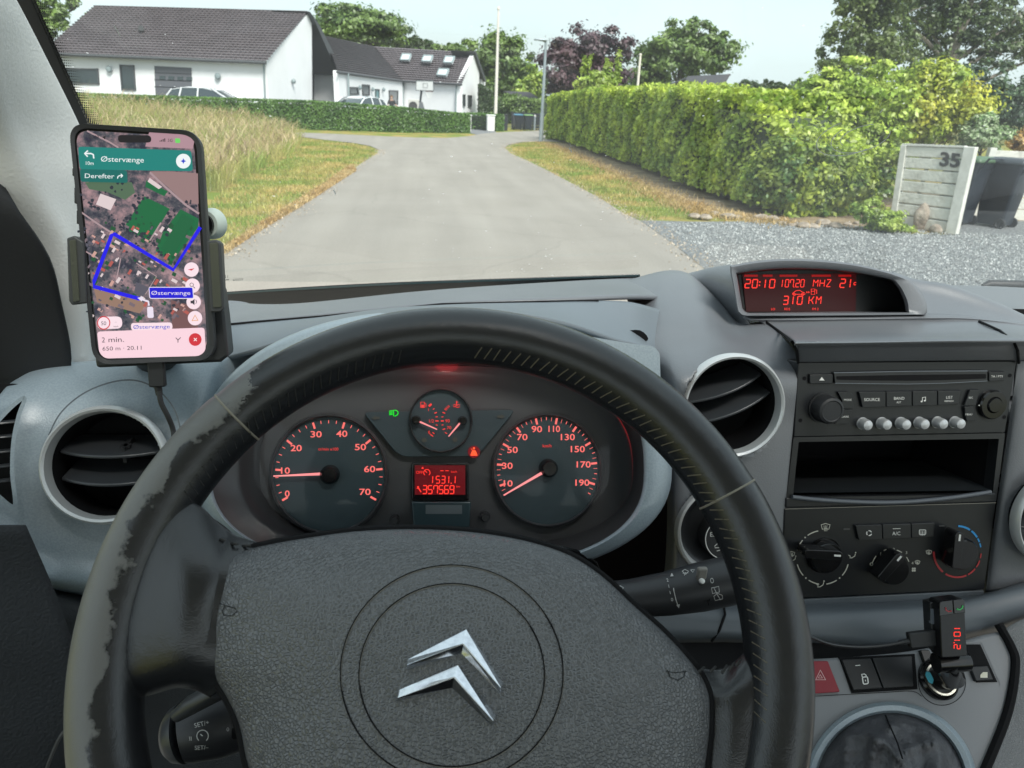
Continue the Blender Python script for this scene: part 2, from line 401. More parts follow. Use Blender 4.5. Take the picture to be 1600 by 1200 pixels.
PATCH = mat('dry_grass', (.44, .31, .13), .95, var=(5, (.26, .24, .07)), bump=(60, .6, .02), spec=.1)
dl = gg([(330, 405), (352, 388), (400, 356), (440, 330), (470, 312), (508, 288), (540, 264), (552, 258), (556, 268), (540, 278), (470, 324), (400, 366), (340, 407)])
sheet('dry_verge', gpoly([(-2.6, 4)]+dl+[(-2.0, 4)], .002), PATCH)

# ---------------- grass: blades as one mesh
def blades(name, pts, h, wd, m, lean=.35, label=None, heads=False):
    n = len(pts); P = np.asarray(pts, float); H = (h(P[:, 0], P[:, 1]) if callable(h) else h)*(.55+.75*rng.random(n)); a = rng.random(n)*2*pi; le = lean*H*(.3+rng.random(n)); b = rng.random(n)*2*pi
    W = wd*(.6+.8*rng.random(n)); dx = np.cos(a)*W/2; dy = np.sin(a)*W/2; tx = np.cos(b)*le; ty = np.sin(b)*le
    v = np.zeros((n, 5, 3)); v[:, 0] = P+np.stack([-dx, -dy, 0*H], 1); v[:, 1] = P+np.stack([dx, dy, 0*H], 1)
    mid = P+np.stack([tx*.35, ty*.35, H*.6], 1)
    v[:, 2] = mid+np.stack([dx, dy, 0*H], 1)*.75; v[:, 3] = mid-np.stack([dx, dy, 0*H], 1)*.75; v[:, 4] = P+np.stack([tx, ty, H], 1)
    fs = [(5*i, 5*i+1, 5*i+2, 5*i+3) for i in range(n)]+[(5*i+3, 5*i+2, 5*i+4) for i in range(n)]
    me = bpy.data.meshes.new(name); me.from_pydata(v.reshape(-1, 3).tolist(), [], fs); r = np.repeat(rng.random(n), 1)
    at = me.attributes.new('leaf', 'FLOAT', 'FACE'); at.data.foreach_set('value', np.concatenate([r, r]))
    me.materials.append(m); o = bpy.data.objects.new(name, me); C.objects.link(o); tag(o, label, 'grass', kind='stuff'); return o
def scatter(poly, n, fall=0):
    P = np.array(poly); lo = P.min(0); hi = P.max(0); o = []
    while len(o) < n:
        x = lo[0]+(hi[0]-lo[0])*random.random(); y = lo[1]+(hi[1]-lo[1])*(random.random()**(1.7 if fall else 1))
        if inside(poly, x, y): o.append((x, y, 0))
    return o
MEAD = leafmat('meadow_blade', (.24, .34, .06), (.54, .46, .18), .45, .4)
SEEDH = leafmat('meadow_seed_head', (.40, .29, .16), (.58, .47, .28), .6, .35)
mead_poly = gg([(318, 300), (345, 300), (380, 282), (420, 262), (450, 245), (468, 232), (468, 224), (450, 214), (430, 210)])+[(-14, 28.5), (-20, 27), (-20, 14), (-9, 8), (-5, 8)]
mp_ = scatter(mead_poly, 75000, 1)
DRYB = leafmat('dry_blade', (.42, .27, .10), (.56, .42, .20), 1.6, .3)
blades('bed_edge_grass', [(x+random.gauss(-.12, .22), y+random.gauss(-.05, .2), .0) for i in range(len(sb)-2) for _ in range(900) for t in [random.random()] for x, y in [(sb[i][0]*(1-t)+sb[i+1][0]*t, sb[i][1]*(1-t)+sb[i+1][1]*t)]], .075, .012, DRYB, .9, 'dry grass tufts creeping over the soil edge along the laurel hedge')
MH = lambda x, y: (.50+.80*np.clip((-x-3.5)/7, 0, 1))*(.85+.22*np.sin(x*1.7+y*.9)*np.sin(y*1.3-x*.5))
blades('meadow_grass', mp_, MH, .0105, MEAD, .85, 'tall uncut meadow grass, green at the foot and straw coloured on top, left of the road')
hp = [(x+random.gauss(0, .1), y, float(MH(x, y))*(.45+.5*random.random())) for x, y, z in random.sample(mp_, 30000)]
blades('seed_heads', hp, .24, .015, SEEDH, 1.2, 'pale brown seed heads rising above the meadow grass')
VG = leafmat('verge_blade', (.19, .29, .045), (.50, .38, .14), .8, .3)
vl = scatter(gg([(322, 330), (345, 302), (380, 284), (420, 264), (450, 247), (470, 232), (470, 221), (500, 219), (556, 226), (586, 234), (586, 242), (540, 268), (470, 316), (400, 358), (336, 402)])+[(-2.6, 5), (-3.8, 5.5)], 16000)
blades('dry_grass', scatter(dl, 9000), .05, .014, DRYB, .8, 'dry straw coloured grass band beside the asphalt')
vr = scatter(gg([(848, 223), (815, 224), (797, 230), (806, 242), (830, 252), (900, 288), (950, 316), (1000, 342), (1090, 344), (1065, 322), (1030, 304), (980, 281), (930, 260), (880, 236)]), 14000)
blades('verge_grass', vl+vr, .055, .012, VG, .6, 'short mown grass on the road verges')

def chips(name, pts, r0, r1, m, label):
    n = len(pts); P = np.asarray(pts, float); a = rng.random(n)*2*pi; R_ = rng.uniform(r0, r1, n)
    v = np.zeros((n, 4, 3))
    for k in range(3): v[:, k] = P+np.stack([R_*np.cos(a+2.1*k)*rng.uniform(.7, 1.3, n), R_*np.sin(a+2.1*k)*rng.uniform(.7, 1.3, n), 0*R_+.004], 1)
    v[:, 3] = P+np.stack([R_*.3*rng.normal(size=n), R_*.3*rng.normal(size=n), R_*1.1+.006], 1)
    fs = [t for i in range(n) for t in ((4*i, 4*i+1, 4*i+3), (4*i+1, 4*i+2, 4*i+3), (4*i+2, 4*i, 4*i+3))]
    me = bpy.data.meshes.new(name); me.from_pydata(v.reshape(-1, 3).tolist(), [], fs); at = me.attributes.new('leaf', 'FLOAT', 'FACE'); at.data.foreach_set('value', np.repeat(rng.random(n), 3))
    me.materials.append(m); o = bpy.data.objects.new(name, me); C.objects.link(o); tag(o, label, 'gravel', kind='stuff')
GCH = leafmat('gravel_chip', (.20, .21, .21), (.40, .42, .41), 9, 0)
chips('loose_gravel', [(x, y, .008) for x, y, z in scatter([(3.0, 6.0), (3.3, 9.6), (5, 10.1), (8.2, 9.2), (9.5, 9.2), (8.5, 5.8)], 19000)], .005, .014, GCH, 'loose grey and white chips covering the gravel driveway')
edge_ = [(x+random.gauss(.05, .12), y+random.gauss(0, .1), .004) for i in range(len(road_r)-1) for _ in range(160) for t in [random.random()] for x, y in [(Rr[i][0]*(1-t)+Rr[i+1][0]*t, Rr[i][1]*(1-t)+Rr[i+1][1]*t)]]
edge_ += [(x+random.gauss(-.02, .13), y+random.gauss(0, .1), .004) for i in range(9) for _ in range(180) for t in [random.random()] for x, y in [(L_[i][0]*(1-t)+L_[i+1][0]*t, L_[i][1]*(1-t)+L_[i+1][1]*t)]]
chips('roadside_grit', edge_, .004, .014, leafmat('grit', (.24, .19, .13), (.42, .36, .28), 7, 0), 'scattered brown grit and soil crumbs along both edges of the asphalt')

# ================================================================== BUILDINGS
WALLW = mat('white_render', (.80, .81, .82), .8, var=(.7, (.75, .76, .77)), bump=(9, .15, .01))
FASC = mat('dark_fascia', (.06, .065, .07), .6)
GLASSD = mat('window_glass', (.03, .045, .05), .08, spec=.9)
def tilemat(name, c, s):
    m = mat(name, c, .75, var=(1.2, tuple(v*1.25 for v in c)))
    t = m.node_tree; N = t.nodes.new; L = t.links.new; b = t.nodes['Principled BSDF']
    u = N('ShaderNodeUVMap'); u.uv_map = 'uv'; wv = N('ShaderNodeTexWave'); wv.wave_profile = 'SIN'; wv.inputs['Scale'].default_value = s
    q = N('ShaderNodeBump'); q.inputs['Strength'].default_value = 1; q.inputs['Distance'].default_value = .05; L(u.outputs[0], wv.inputs[0]); L(wv.outputs[0], q.inputs['Height']); L(q.outputs[0], b.inputs['Normal'])
    return m
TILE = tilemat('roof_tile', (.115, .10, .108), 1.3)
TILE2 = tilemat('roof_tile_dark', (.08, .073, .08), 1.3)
def roof_slope(name, e0, e1, r0_, r1, m, parent, n=22):
    """tiled slope from eave e0-e1 up to ridge r0-r1, every course a lapped step"""
    e0, e1, r0_, r1 = map(V, (e0, e1, r0_, r1)); mb = MB(); uv = []
    nn = (e1-e0).cross(r0_-e0).normalized()
    if nn.z < 0: nn = -nn
    Lx = (e1-e0).length
    for i in range(n):
        a, b = i/n, (i+1)/n
        A, B = e0.lerp(r0_, a)+nn*.09, e1.lerp(r1, a)+nn*.09; D, E_ = e0.lerp(r0_, b), e1.lerp(r1, b)
        A2, B2 = e0.lerp(r0_, a), e1.lerp(r1, a)
        mb.add([A, B, E_, D], [(0, 1, 2, 3)]); mb.add([A2, B2, B, A], [(0, 1, 2, 3)])
        uv += [(0, a), (Lx, a), (Lx, b), (0, b), (0, a), (Lx, a), (Lx, a), (0, a)]
    o = build(name, mb, m, parent, smooth=False, fix=False)
    l = o.data.uv_layers.new(name='uv'); l.data.foreach_set('uv', [c for q in uv for c in q]); return o
def wall(name, a, b, th, zs, m, parent, z0=0):
    """wall from ground point a to b; zs = list of (t along, height) for its top outline"""
    a, b = V(a), V(b); d = b-a; n = V((-d.y, d.x, 0)).normalized()*th
    top = [(a.x+d.x*t, a.y+d.y*t, z) for t, z in zs]; mb = MB()
    mb.prism([(a.x, a.y, z0)]+top+[(b.x, b.y, z0)], n)
    return build(name, mb, m, parent, smooth=False)
def opening(name, pl, pts, m, parent, fr=.06, off=.02, inset=None):
    P = [pl.p(*q, off) for q in pts]; mb = MB(); mb.prism(P, -pl.n*.05)
    o = build(name, mb, m, parent, smooth=False)
    if fr:
        f = MB(); n = len(P)
        for i in range(n):
            a, b = P[i], P[(i+1) % n]; f.box((a+b)/2+pl.n*.02, ((b-a).length+fr, fr, .06), ((b-a).normalized(), pl.n.cross((b-a).normalized()), pl.n))
        build('frame', f, FASC, o, smooth=False)
    return o
g2 = lambda p: V((p.x, p.y, 0))
# ---- near house with garage (left)
eL, eR = at_y(75, 80, 41.5), at_y(415, 95, 39.5); ap, rL = at_y(483, 20, 45.5), at_y(150, 8, 47.5); gR = at_y(528, 112, 51.5)
eL.z = eR.z = (eL.z+eR.z)/2
H1 = thing('house', g2(eL.lerp(eR, .5)), 'long white house with purple grey tiled roof and garage behind the tall grass', 'house', 'white houses at the end of the road')
wall('wall', g2(eL), g2(eR), .3, [(0, eL.z), (1, eR.z)], WALLW, H1)
gpl = vplane(g2(eR), g2(gR)); ap = gpl.p(483, 20)
mb = MB(); q = [g2(eR), eR, ap, gpl.p(487, 22), gpl.p(488, 170)]; mb.prism(q, -gpl.n*.35); build('gable_wall', mb, WALLW, H1, smooth=False)
mb = MB(); mb.prism([gpl.p(488, 24, -1.6), gpl.p(526, 108, -1.6), gpl.p(524, 190, -1.6), gpl.p(488, 190, -1.6)], -gpl.n*.2); build('recessed_wall', mb, mat('dark_cladding', (.12, .12, .11), .8), H1, smooth=False)
mb = MB(); mb.prism([gpl.p(489, 116, -1.5), gpl.p(521, 120, -1.5), gpl.p(520, 178, -1.5), gpl.p(489, 178, -1.5)], -gpl.n*.05)
gd = build('garage_door', mb, mat('grey_door', (.10, .105, .12), .6), H1, smooth=False)
mb = MB(); mb.prism([gpl.p(497, 146, -1.46), gpl.p(517, 148, -1.46), gpl.p(517, 158, -1.46), gpl.p(497, 157, -1.46)], -gpl.n*.03); build('pane', mb, GLASSD, gd, smooth=False)
mb = MB(); mb.prism([gpl.p(484, 18, .25), gpl.p(488, 24, .25), gpl.p(529, 118, .25), gpl.p(532, 104, .25), gpl.p(500, 40, .25)], -gpl.n*2.2); build('verge_board', mb, FASC, H1, smooth=False)
mb = MB(); mb.prism([gpl.p(527, 100), gpl.p(535, 98), gpl.p(534, 180), gpl.p(526, 180)], -gpl.n*2.0); build('gable_pier', mb, WALLW, H1, smooth=False)
roof_slope('roof', eL+V((-.2, -.35, -.1)), eR+V((.1, -.35, -.1)), rL, ap+V((0, 0, .1)), TILE, H1)
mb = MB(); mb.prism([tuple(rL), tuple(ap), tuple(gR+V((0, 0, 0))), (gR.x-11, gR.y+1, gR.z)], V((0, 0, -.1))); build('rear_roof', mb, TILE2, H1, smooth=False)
mb = MB(); mb.tube([eL+V((-.2, -.42, -.12)), eR+V((.1, -.42, -.12))], .07, 8); build('gutter', mb, FASC, H1)
fp = vplane(g2(eL), g2(eR))
mb = MB(); mb.tube([fp.p(412, 97, .1), fp.p(414.5, 160, .1)], .045, 8); build('downpipe', mb, mat('zinc', (.22, .27, .28), .5), H1)
for pts in ([(88, 107), (153, 108), (155, 131), (96, 130)], [(188, 102), (209, 103), (212, 140), (191, 140)]):
    opening('window', fp, pts, GLASSD, H1)
mb = MB(); mb.prism([fp.p(*c, -.1) for c in ((233, 101), (241, 102), (300, 106), (301, 150), (236, 150))], -fp.n*.1)
build('garage_recess', mb, mat('recess_render', (.72, .73, .74), .8), H1, smooth=False)
gd = opening('garage_door', fp, [(241, 103), (299, 106), (300, 150), (243, 150)], mat('grey_door', (.1, .105, .12)), H1, 0, .03)
mb = MB()
for k in range(4): addslab(mb, fp, rect(249+k*14, 118.5+k*.6, 258+k*14, 124+k*.6), .05, .02)
build('pane', mb, GLASSD, gd, smooth=False)
mb = MB()
for k in range(3): addslab(mb, fp, [(241, 113+k*11), (299, 115.5+k*11), (299, 116.2+k*11), (241, 113.7+k*11)], .045, .02)
build('panel_joint', mb, MBLACK, gd, smooth=False)
for c in ((170, 108), (340, 119)):
    mb = MB(); mb.lathe(fp.p(*c, .12), fp.n, [(0, -.1), (.12, -.1), (.16, 0), (.12, .08), (0, .1)], 16); build('wall_lamp', mb, mat('zinc'), H1)
mb = MB(); mb.lathe(gpl.p(459, 127, .12), gpl.n, [(0, -.1), (.1, -.1), (.14, 0), (.1, .08), (0, .1)], 16); build('wall_lamp', mb, mat('zinc'), H1)
mb = MB(); rp = Plane(eL, (eR-eL).cross(rL-eL), eR-eL); rp.n = rp.n if rp.n.z > 0 else -rp.n
mb.tube([rp.p(220, 44, -.05), rp.p(220, 44, .3)], .14, 10); build('roof_vent', mb, FASC, H1)

# ---- rear wing with skylights
a0, a1, b1 = at_y(528, 110, 46), at_y(630, 125, 62), at_y(719, 130, 58.5); r0a, r1a, r2a = at_y(506, 56, 53), at_y(584, 72.5, 68), at_y(742, 82, 63)
H2 = thing('house', g2(a1), 'white house with dark roof and four skylights behind the basketball hoop', 'house', 'white houses at the end of the road')
wall('wall', g2(a0), g2(a1), .3, [(0, a0.z), (1, a1.z)], WALLW, H2)
wall('wall', g2(a1), g2(b1), .3, [(0, a1.z), (1, b1.z)], WALLW, H2)
g1 = at_y(749, 96, 64.2); bpl = vplane(g2(b1), g2(at_y(749, 170, 64.2)))
mb = MB(); mb.prism([g2(b1), b1, bpl.p(742, 82), bpl.p(749, 96), bpl.p(748, 184)], -bpl.n*.3); build('gable_wall', mb, WALLW, H2, smooth=False)
mb = MB(); mb.prism([bpl.p(749, 96, -1), bpl.p(758, 126, -1), bpl.p(757, 184, -1), bpl.p(748, 184, -1)], -bpl.n*.3); build('recessed_wall', mb, mat('dark_cladding'), H2, smooth=False)
mb = MB(); mb.prism([bpl.p(753, 124), bpl.p(758.5, 128), bpl.p(757, 184), bpl.p(752, 184)], -bpl.n*.4); build('gable_pier', mb, WALLW, H2, smooth=False)
mb = MB(); mb.prism([bpl.p(742, 80, .2), bpl.p(744, 80, .2), bpl.p(759.5, 124, .2), bpl.p(758, 128, .2), bpl.p(750, 105, .2)], -bpl.n*2); build('verge_board', mb, FASC, H2, smooth=False)
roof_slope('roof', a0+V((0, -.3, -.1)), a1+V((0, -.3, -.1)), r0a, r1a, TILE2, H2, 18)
RB = roof_slope('roof', a1+V((0, -.35, -.1)), b1+V((.1, -.35, -.1)), r1a, r2a, TILE, H2, 16)
mb = MB(); mb.tube([a1+V((0, -.42, -.1)), b1+V((.1, -.42, -.1))], .08, 8); mb.tube([a0+V((0, -.42, -.1)), a1+V((0, -.42, -.1))], .08, 8); build('gutter', mb, FASC, H2)
rp = Plane(a1, (b1-a1).cross(r1a-a1), b1-a1); rp.n = rp.n if rp.n.z > 0 else -rp.n
for c in ([(629, 84), (642, 84.5), (639, 94), (625.5, 93.5)], [(662.5, 86.5), (676, 87), (672.5, 96), (659, 95.5)], [(696.5, 88), (710, 88.5), (706, 98), (693, 97.5)], [(686.5, 107.5), (701, 108), (697, 118), (682.5, 117)]):
    o = build('skylight', slab(rp, c, .22, .16), mat('skylight_glass', (.55, .60, .62), .15, spec=1), H2, smooth=False)
    fr_ = MB(); P = [rp.p(*k, .2) for k in c]
    for i in range(4): a_, b_ = P[i], P[(i+1) % 4]; fr_.tube([a_, b_], .07, 6)
    build('frame', fr_, mat('zinc'), o)
pa, pb = vplane(g2(a0), g2(a1)), vplane(g2(a1), g2(b1))
for pts in ([(545, 136.5), (558, 137), (560, 147), (547, 147)], [(566, 132.5), (577, 133.5), (577, 148), (567, 148)], [(608, 141.5), (621.5, 142), (621, 163), (609, 160)]):
    opening('window', pa, pts, GLASSD, H2, .07, .05)
opening('door', pa, [(586.5, 139.5), (592, 140), (592, 172), (587, 172)], mat('teal_door', (.12, .25, .26)), H2, .06, .05)
for pts in ([(723, 148), (726.5, 148), (726.5, 165.5), (723.5, 165)], [(731.5, 149), (737, 149.5), (736.5, 166), (731.5, 165.5)]):
    opening('window', bpl, pts, GLASSD, H2, .06, .05)
for q_, x0, y0, x1, y1 in ((pb, 630, 128, 630, 172), (pb, 713, 131, 712, 176), (pa, 544, 115, 545, 150)):
    mb = MB(); mb.tube([q_.p(x0, y0, .15), q_.p(x1, y1, .15)], .06, 8); build('downpipe', mb, mat('zinc'), H2)
for c in ((563, 137), (583, 139.5), (600, 140)):
    mb = MB(); mb.lathe(pa.p(*c, .15), pa.n, [(0, -.1), (.1, -.1), (.16, 0), (0, .12)], 12); build('wall_lamp', mb, mat('zinc'), H2)

# ---- grey roofed shed beyond the hedge, low roof behind dark bins
def shed(pts, y, label, name='shed', wall_m=None, back=4):
    e0, e1, r0_, r1 = [at_y(*p, y+d) for p, d in zip(pts, (0, 0, 2.2, 2.2))]
    H = thing(name, g2(e0.lerp(e1, .5)), label, name)
    roof_slope('roof', e0, e1, r0_, r1, mat('slate', (.14, .145, .16), .8), H, 10)
    w_ = MB(); w_.prism([g2(e0), e0, e1, g2(e1)], V((0, .3, 0))); build('wall', w_, wall_m or mat('brown_boards', (.13, .10, .08), .8), H, smooth=False)
    b = e1+V((0, 4.6, 0)); w_ = MB(); w_.prism([g2(e1), e1, r1, b, g2(b)], V((-.2, 0, 0))); build('gable_wall', w_, wall_m or mat('brown_boards'), H, smooth=False)
    b0 = e0+V((0, 4.6, 0)); w_ = MB(); w_.prism([tuple(r0_), tuple(r1), tuple(b), tuple(b0)], V((0, 0, -.1))); build('rear_roof', w_, mat('slate'), H, smooth=False)
    return H
shed([(1064, 137), (1128, 139.5), (1075, 119.5), (1142, 115.5)], 46, 'small brown shed with a dark grey roof beyond the bright hedge')
shed([(812, 155), (846, 156.5), (786, 142.5), (826, 144)], 70, 'low house of which only the pale grey roof shows between pole and street lamp', 'bungalow', mat('brown_boards'))

# ================================================================== FOLIAGE
def leaves(P, Nn, size, asp_=1.0, jit=.5):
    """diamond leaves at P facing Nn; returns verts, faces"""
    n = len(P); a = rng.normal(size=(n, 3)); nn = Nn+jit*rng.normal(size=(n, 3)); nn /= np.linalg.norm(nn, axis=1)[:, None]+1e-9
    u = np.cross(nn, a); u /= np.linalg.norm(u, axis=1)[:, None]+1e-9; v = np.cross(nn, u); s = size*(.6+.8*rng.random(n))[:, None]
    q = np.stack([P-u*s*.5, P-v*s*.28*asp_, P+u*s*.5, P+v*s*.28*asp_], 1); return q
def leafobj(name, P, Nn, size, m, parent=None, asp_=1.0, jit=.5, org=None, **k):
    q = leaves(P, Nn, size, asp_, jit); n = len(P)
    org = np.array(wloc(parent)) if parent is not None else (np.array(org) if org is not None else np.array([P[:, 0].mean(), P[:, 1].mean(), P[:, 2].min()]))
    me = bpy.data.meshes.new(name); me.vertices.add(4*n); me.vertices.foreach_set('co', (q-org).astype(np.float32).ravel())
    me.loops.add(4*n); me.loops.foreach_set('vertex_index', np.arange(4*n, dtype=np.int32)); me.polygons.add(n)
    me.polygons.foreach_set('loop_start', np.arange(0, 4*n, 4, dtype=np.int32)); me.update(calc_edges=True)
    at = me.attributes.new('leaf', 'FLOAT', 'FACE'); at.data.foreach_set('value', rng.random(n).astype(np.float32))
    me.materials.append(m); o = bpy.data.objects.new(name, me); C.objects.link(o)
    if parent is not None: o.parent = parent
    else: o.location = org
    tag(o, k.get('label'), k.get('cat'), k.get('group'), k.get('kind')); return o
BARK = mat('bark', (.11, .09, .07), .9, bump=(12, .8, .03)); BARKP = mat('pale_bark', (.25, .22, .19), .9, bump=(12, .8, .03))
def cluster_pts(blobs, n, clumps=60, cs=.22):
    """leaf positions gathered in clumps through the crown's volume, denser near its skin"""
    vol = np.array([b[1]*b[2]*b[3] for b in blobs]); pr = vol/vol.sum(); P = []; Nn = []
    for b, p in zip(blobs, pr):
        k = max(4, int(clumps*p)); c = np.array(b[0]); R_ = np.array(b[1:4])
        d = rng.normal(size=(k, 3)); d /= np.linalg.norm(d, axis=1)[:, None]; cc = d*((rng.uniform(.15, 1, k)**.7)[:, None])
        m_ = max(10, int(n*p)); i = rng.integers(0, k, m_); dd = rng.normal(size=(m_, 3)); dd /= np.linalg.norm(dd, axis=1)[:, None]
        r = np.minimum(np.abs(rng.normal(size=m_))*.62, 1.8)*cs*rng.uniform(.5, 1.6, k)[i]
        q = cc[i]+dd*r[:, None]*np.array([1, 1, .7]); P.append(c+q*R_); Nn.append(dd+cc[i]*.5+np.array([0, 0, .5]))
    return np.concatenate(P), np.concatenate(Nn)
def tree(label, blobs, y, n, ls, m, name='tree', cat='tree', group='trees beyond the hedges', trunk=None, bark=None, clumps=70, cs=.3, base=None, ry=None):
    """blobs in the picture: (px,py,rx,ry) at forward distance y"""
    B = []
    for px, py, rx, ryy in blobs:
        c = at_y(px, py, y+random.uniform(-1, 1)*rx*y/F*.3); k = y/F/1.0*1.02
        B.append((tuple(c), rx*k, (ry or .9)*rx*k, ryy*k))
    cx = sum(b[0][0]*b[1] for b in B)/sum(b[1] for b in B); gx = base if base is not None else cx
    T = thing(name, (gx, y, 0), label, cat, group)
    P, Nn = cluster_pts(B, int(n*2.4), int(clumps*2.2), cs*.95)
    P[:, 2] = np.maximum(P[:, 2], .05)
    leafobj('crown', P, Nn, ls*.78, m, T)
    mb = MB(); tr_ = trunk or .018*y/3; zt = max(b[0][2] for b in B)
    mb.tube([(gx, y, -.02), (gx+.05, y, zt*.35), (gx+(cx-gx)*.5, y, zt*.7), (cx, y, zt*.95)], [tr_*1.2, tr_, tr_*.7, tr_*.2], 10)
    for b in B:
        s_ = V((gx+(cx-gx)*.5, y, min(max(b[0][2]-b[3]*1.3, zt*.25), zt*.7))); hub_ = V(b[0])-V((0, 0, b[3]*.25)); mb.tube([s_, s_.lerp(hub_, .5)+V((0, 0, .08*b[3])), hub_], [tr_*.38, tr_*.26, tr_*.16], 6)
        for _ in range(4):
            d = rng.normal(size=3); d /= np.linalg.norm(d); e = V(b[0])+V((d[0]*b[1]*.75, d[1]*b[2]*.75, d[2]*b[3]*.6))
            mb.tube([hub_, hub_.lerp(e, .5)+V((0, 0, .06*b[3])), e], [tr_*.16, tr_*.1, tr_*.03], 5)
    build('trunk', mb, bark or BARK, T); return T
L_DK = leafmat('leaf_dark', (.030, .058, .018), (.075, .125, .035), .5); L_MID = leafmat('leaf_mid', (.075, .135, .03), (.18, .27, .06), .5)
L_PUR = leafmat('leaf_purple', (.05, .028, .04), (.12, .07, .08), .7, .25); L_LT = leafmat('leaf_light', (.20, .32, .05), (.42, .52, .09), 1.5)
L_YEL = leafmat('leaf_yellow', (.26, .38, .045), (.60, .58, .07), 1.2); L_LAU = leafmat('laurel_leaf', (.24, .36, .04), (.54, .64, .09), 1.8, .42)
L_HDG = leafmat('hedge_leaf', (.065, .15, .026), (.13, .25, .045), 1.5, .3); L_PINE = leafmat('pine_leaf', (.045, .08, .032), (.12, .17, .055), .9, .2)
tree('leafy tree behind the left end of the long white house roof', [(50, 22, 36, 34), (82, 50, 24, 26), (112, 8, 22, 20), (30, 70, 40, 30)], 52, 5000, .42, L_MID, clumps=40)
tree('bushy tree top above the ridge between the two dark roofs', [(505, 22, 24, 20), (540, 40, 42, 26), (585, 42, 44, 24), (612, 55, 24, 14)], 92, 9000, .6, L_MID)
tree('dark tree rising just behind the skylight roof', [(655, 70, 16, 10), (640, 75, 14, 9)], 94, 2500, .6, L_DK, clumps=25)
tree('low trees showing over the ridge left of the flagpole', [(690, 78, 22, 8), (712, 76, 16, 8), (668, 74, 12, 7)], 98, 2500, .6, L_MID, clumps=25)
tree('long dark green tree belt whose top shows over both white houses', [(520, 66, 40, 30), (590, 72, 40, 22), (650, 84, 40, 18), (710, 90, 40, 18), (560, 50, 50, 30)], 112, 9000, .6, L_MID)
tree('dark tree belt filling the gap behind flagpole and street lamp', [(770, 130, 40, 50), (830, 140, 40, 40), (890, 130, 50, 40), (960, 125, 50, 34), (1020, 128, 40, 26)], 100, 9000, .6, L_DK)
tree('tall dense green tree behind the flagpole', [(775, 100, 38, 42), (768, 150, 30, 46), (800, 105, 30, 38), (735, 80, 22, 16), (822, 120, 22, 34), (785, 62, 12, 16)], 82, 15000, .55, L_MID)
tree('yellow green tree beside the street lamp', [(832, 128, 16, 28), (818, 150, 20, 22)], 74, 4000, .45, L_LT, clumps=40)
tree('purple leaved beech between street lamp and green tree', [(905, 82, 42, 34), (880, 110, 34, 34), (945, 70, 36, 28), (925, 120, 50, 30), (868, 70, 14, 12), (970, 100, 20, 36)], 66, 16000, .45, L_PUR)
tree('slim yellow green sapling in front of the purple beech', [(918, 104, 9, 20), (948, 110, 9, 22), (967, 108, 8, 24), (935, 126, 26, 14), (905, 130, 14, 8)], 36, 3600, .22, L_LT, clumps=60)
tree('broad round green tree left of the shed roof', [(1075, 75, 50, 38), (1040, 82, 38, 34), (1105, 90, 44, 30), (1010, 90, 26, 36), (1090, 55, 30, 22), (1025, 118, 40, 20), (1125, 75, 22, 22)], 74, 16000, .5, L_MID)
for i, (x, r) in enumerate(((1168, 17), (1196, 14), (1222, 12), (1248, 14), (1275, 16))):
    tree(['dark bushy far tree right of the shed roof', 'second far tree right of the shed roof', 'lowest far tree on the skyline', 'rounded far tree before the big overhanging trees', 'far tree whose top touches the overhanging branches'][i],
         [(x, 143-i*1.5, r*1.1, r)], 95-i*2, 1500, .6, L_DK if i < 3 else L_MID, clumps=20, group='far trees on the skyline')
# big overhanging trees, right
tree('feathery green tree on the right whose branches reach over the hedge', [(1330, 50, 34, 46), (1310, 90, 30, 34), (1350, 10, 40, 34), (1375, 60, 50, 50), (1295, 108, 18, 18), (1340, 110, 44, 30), (1385, -30, 60, 40)], 24, 13000, .16, leafmat('leaf_olive', (.08, .13, .035), (.19, .25, .07), .8), base=13.5, clumps=150, cs=.26)
tree('dark conifer with open branches in the top right corner', [(1450, 20, 60, 60), (1520, 10, 60, 50), (1440, 90, 50, 44), (1580, 30, 60, 50), (1500, 80, 50, 30), (1560, 95, 40, 30), (1640, 60, 60, 80), (1480, -50, 90, 50), (1490, 130, 40, 40), (1410, 10, 50, 60), (1480, 50, 60, 50), (1550, 70, 50, 40)], 27, 21000, .17, L_PINE, base=19.5, clumps=190, cs=.24, bark=BARKP, trunk=.24)
tree('dark blue green conifer below the open pine branches', [(1510, 150, 44, 46), (1560, 150, 40, 50), (1590, 170, 40, 50), (1470, 150, 34, 40)], 25, 9000, .16, leafmat('leaf_blue', (.035, .07, .04), (.08, .14, .065), .9, .2), clumps=90)

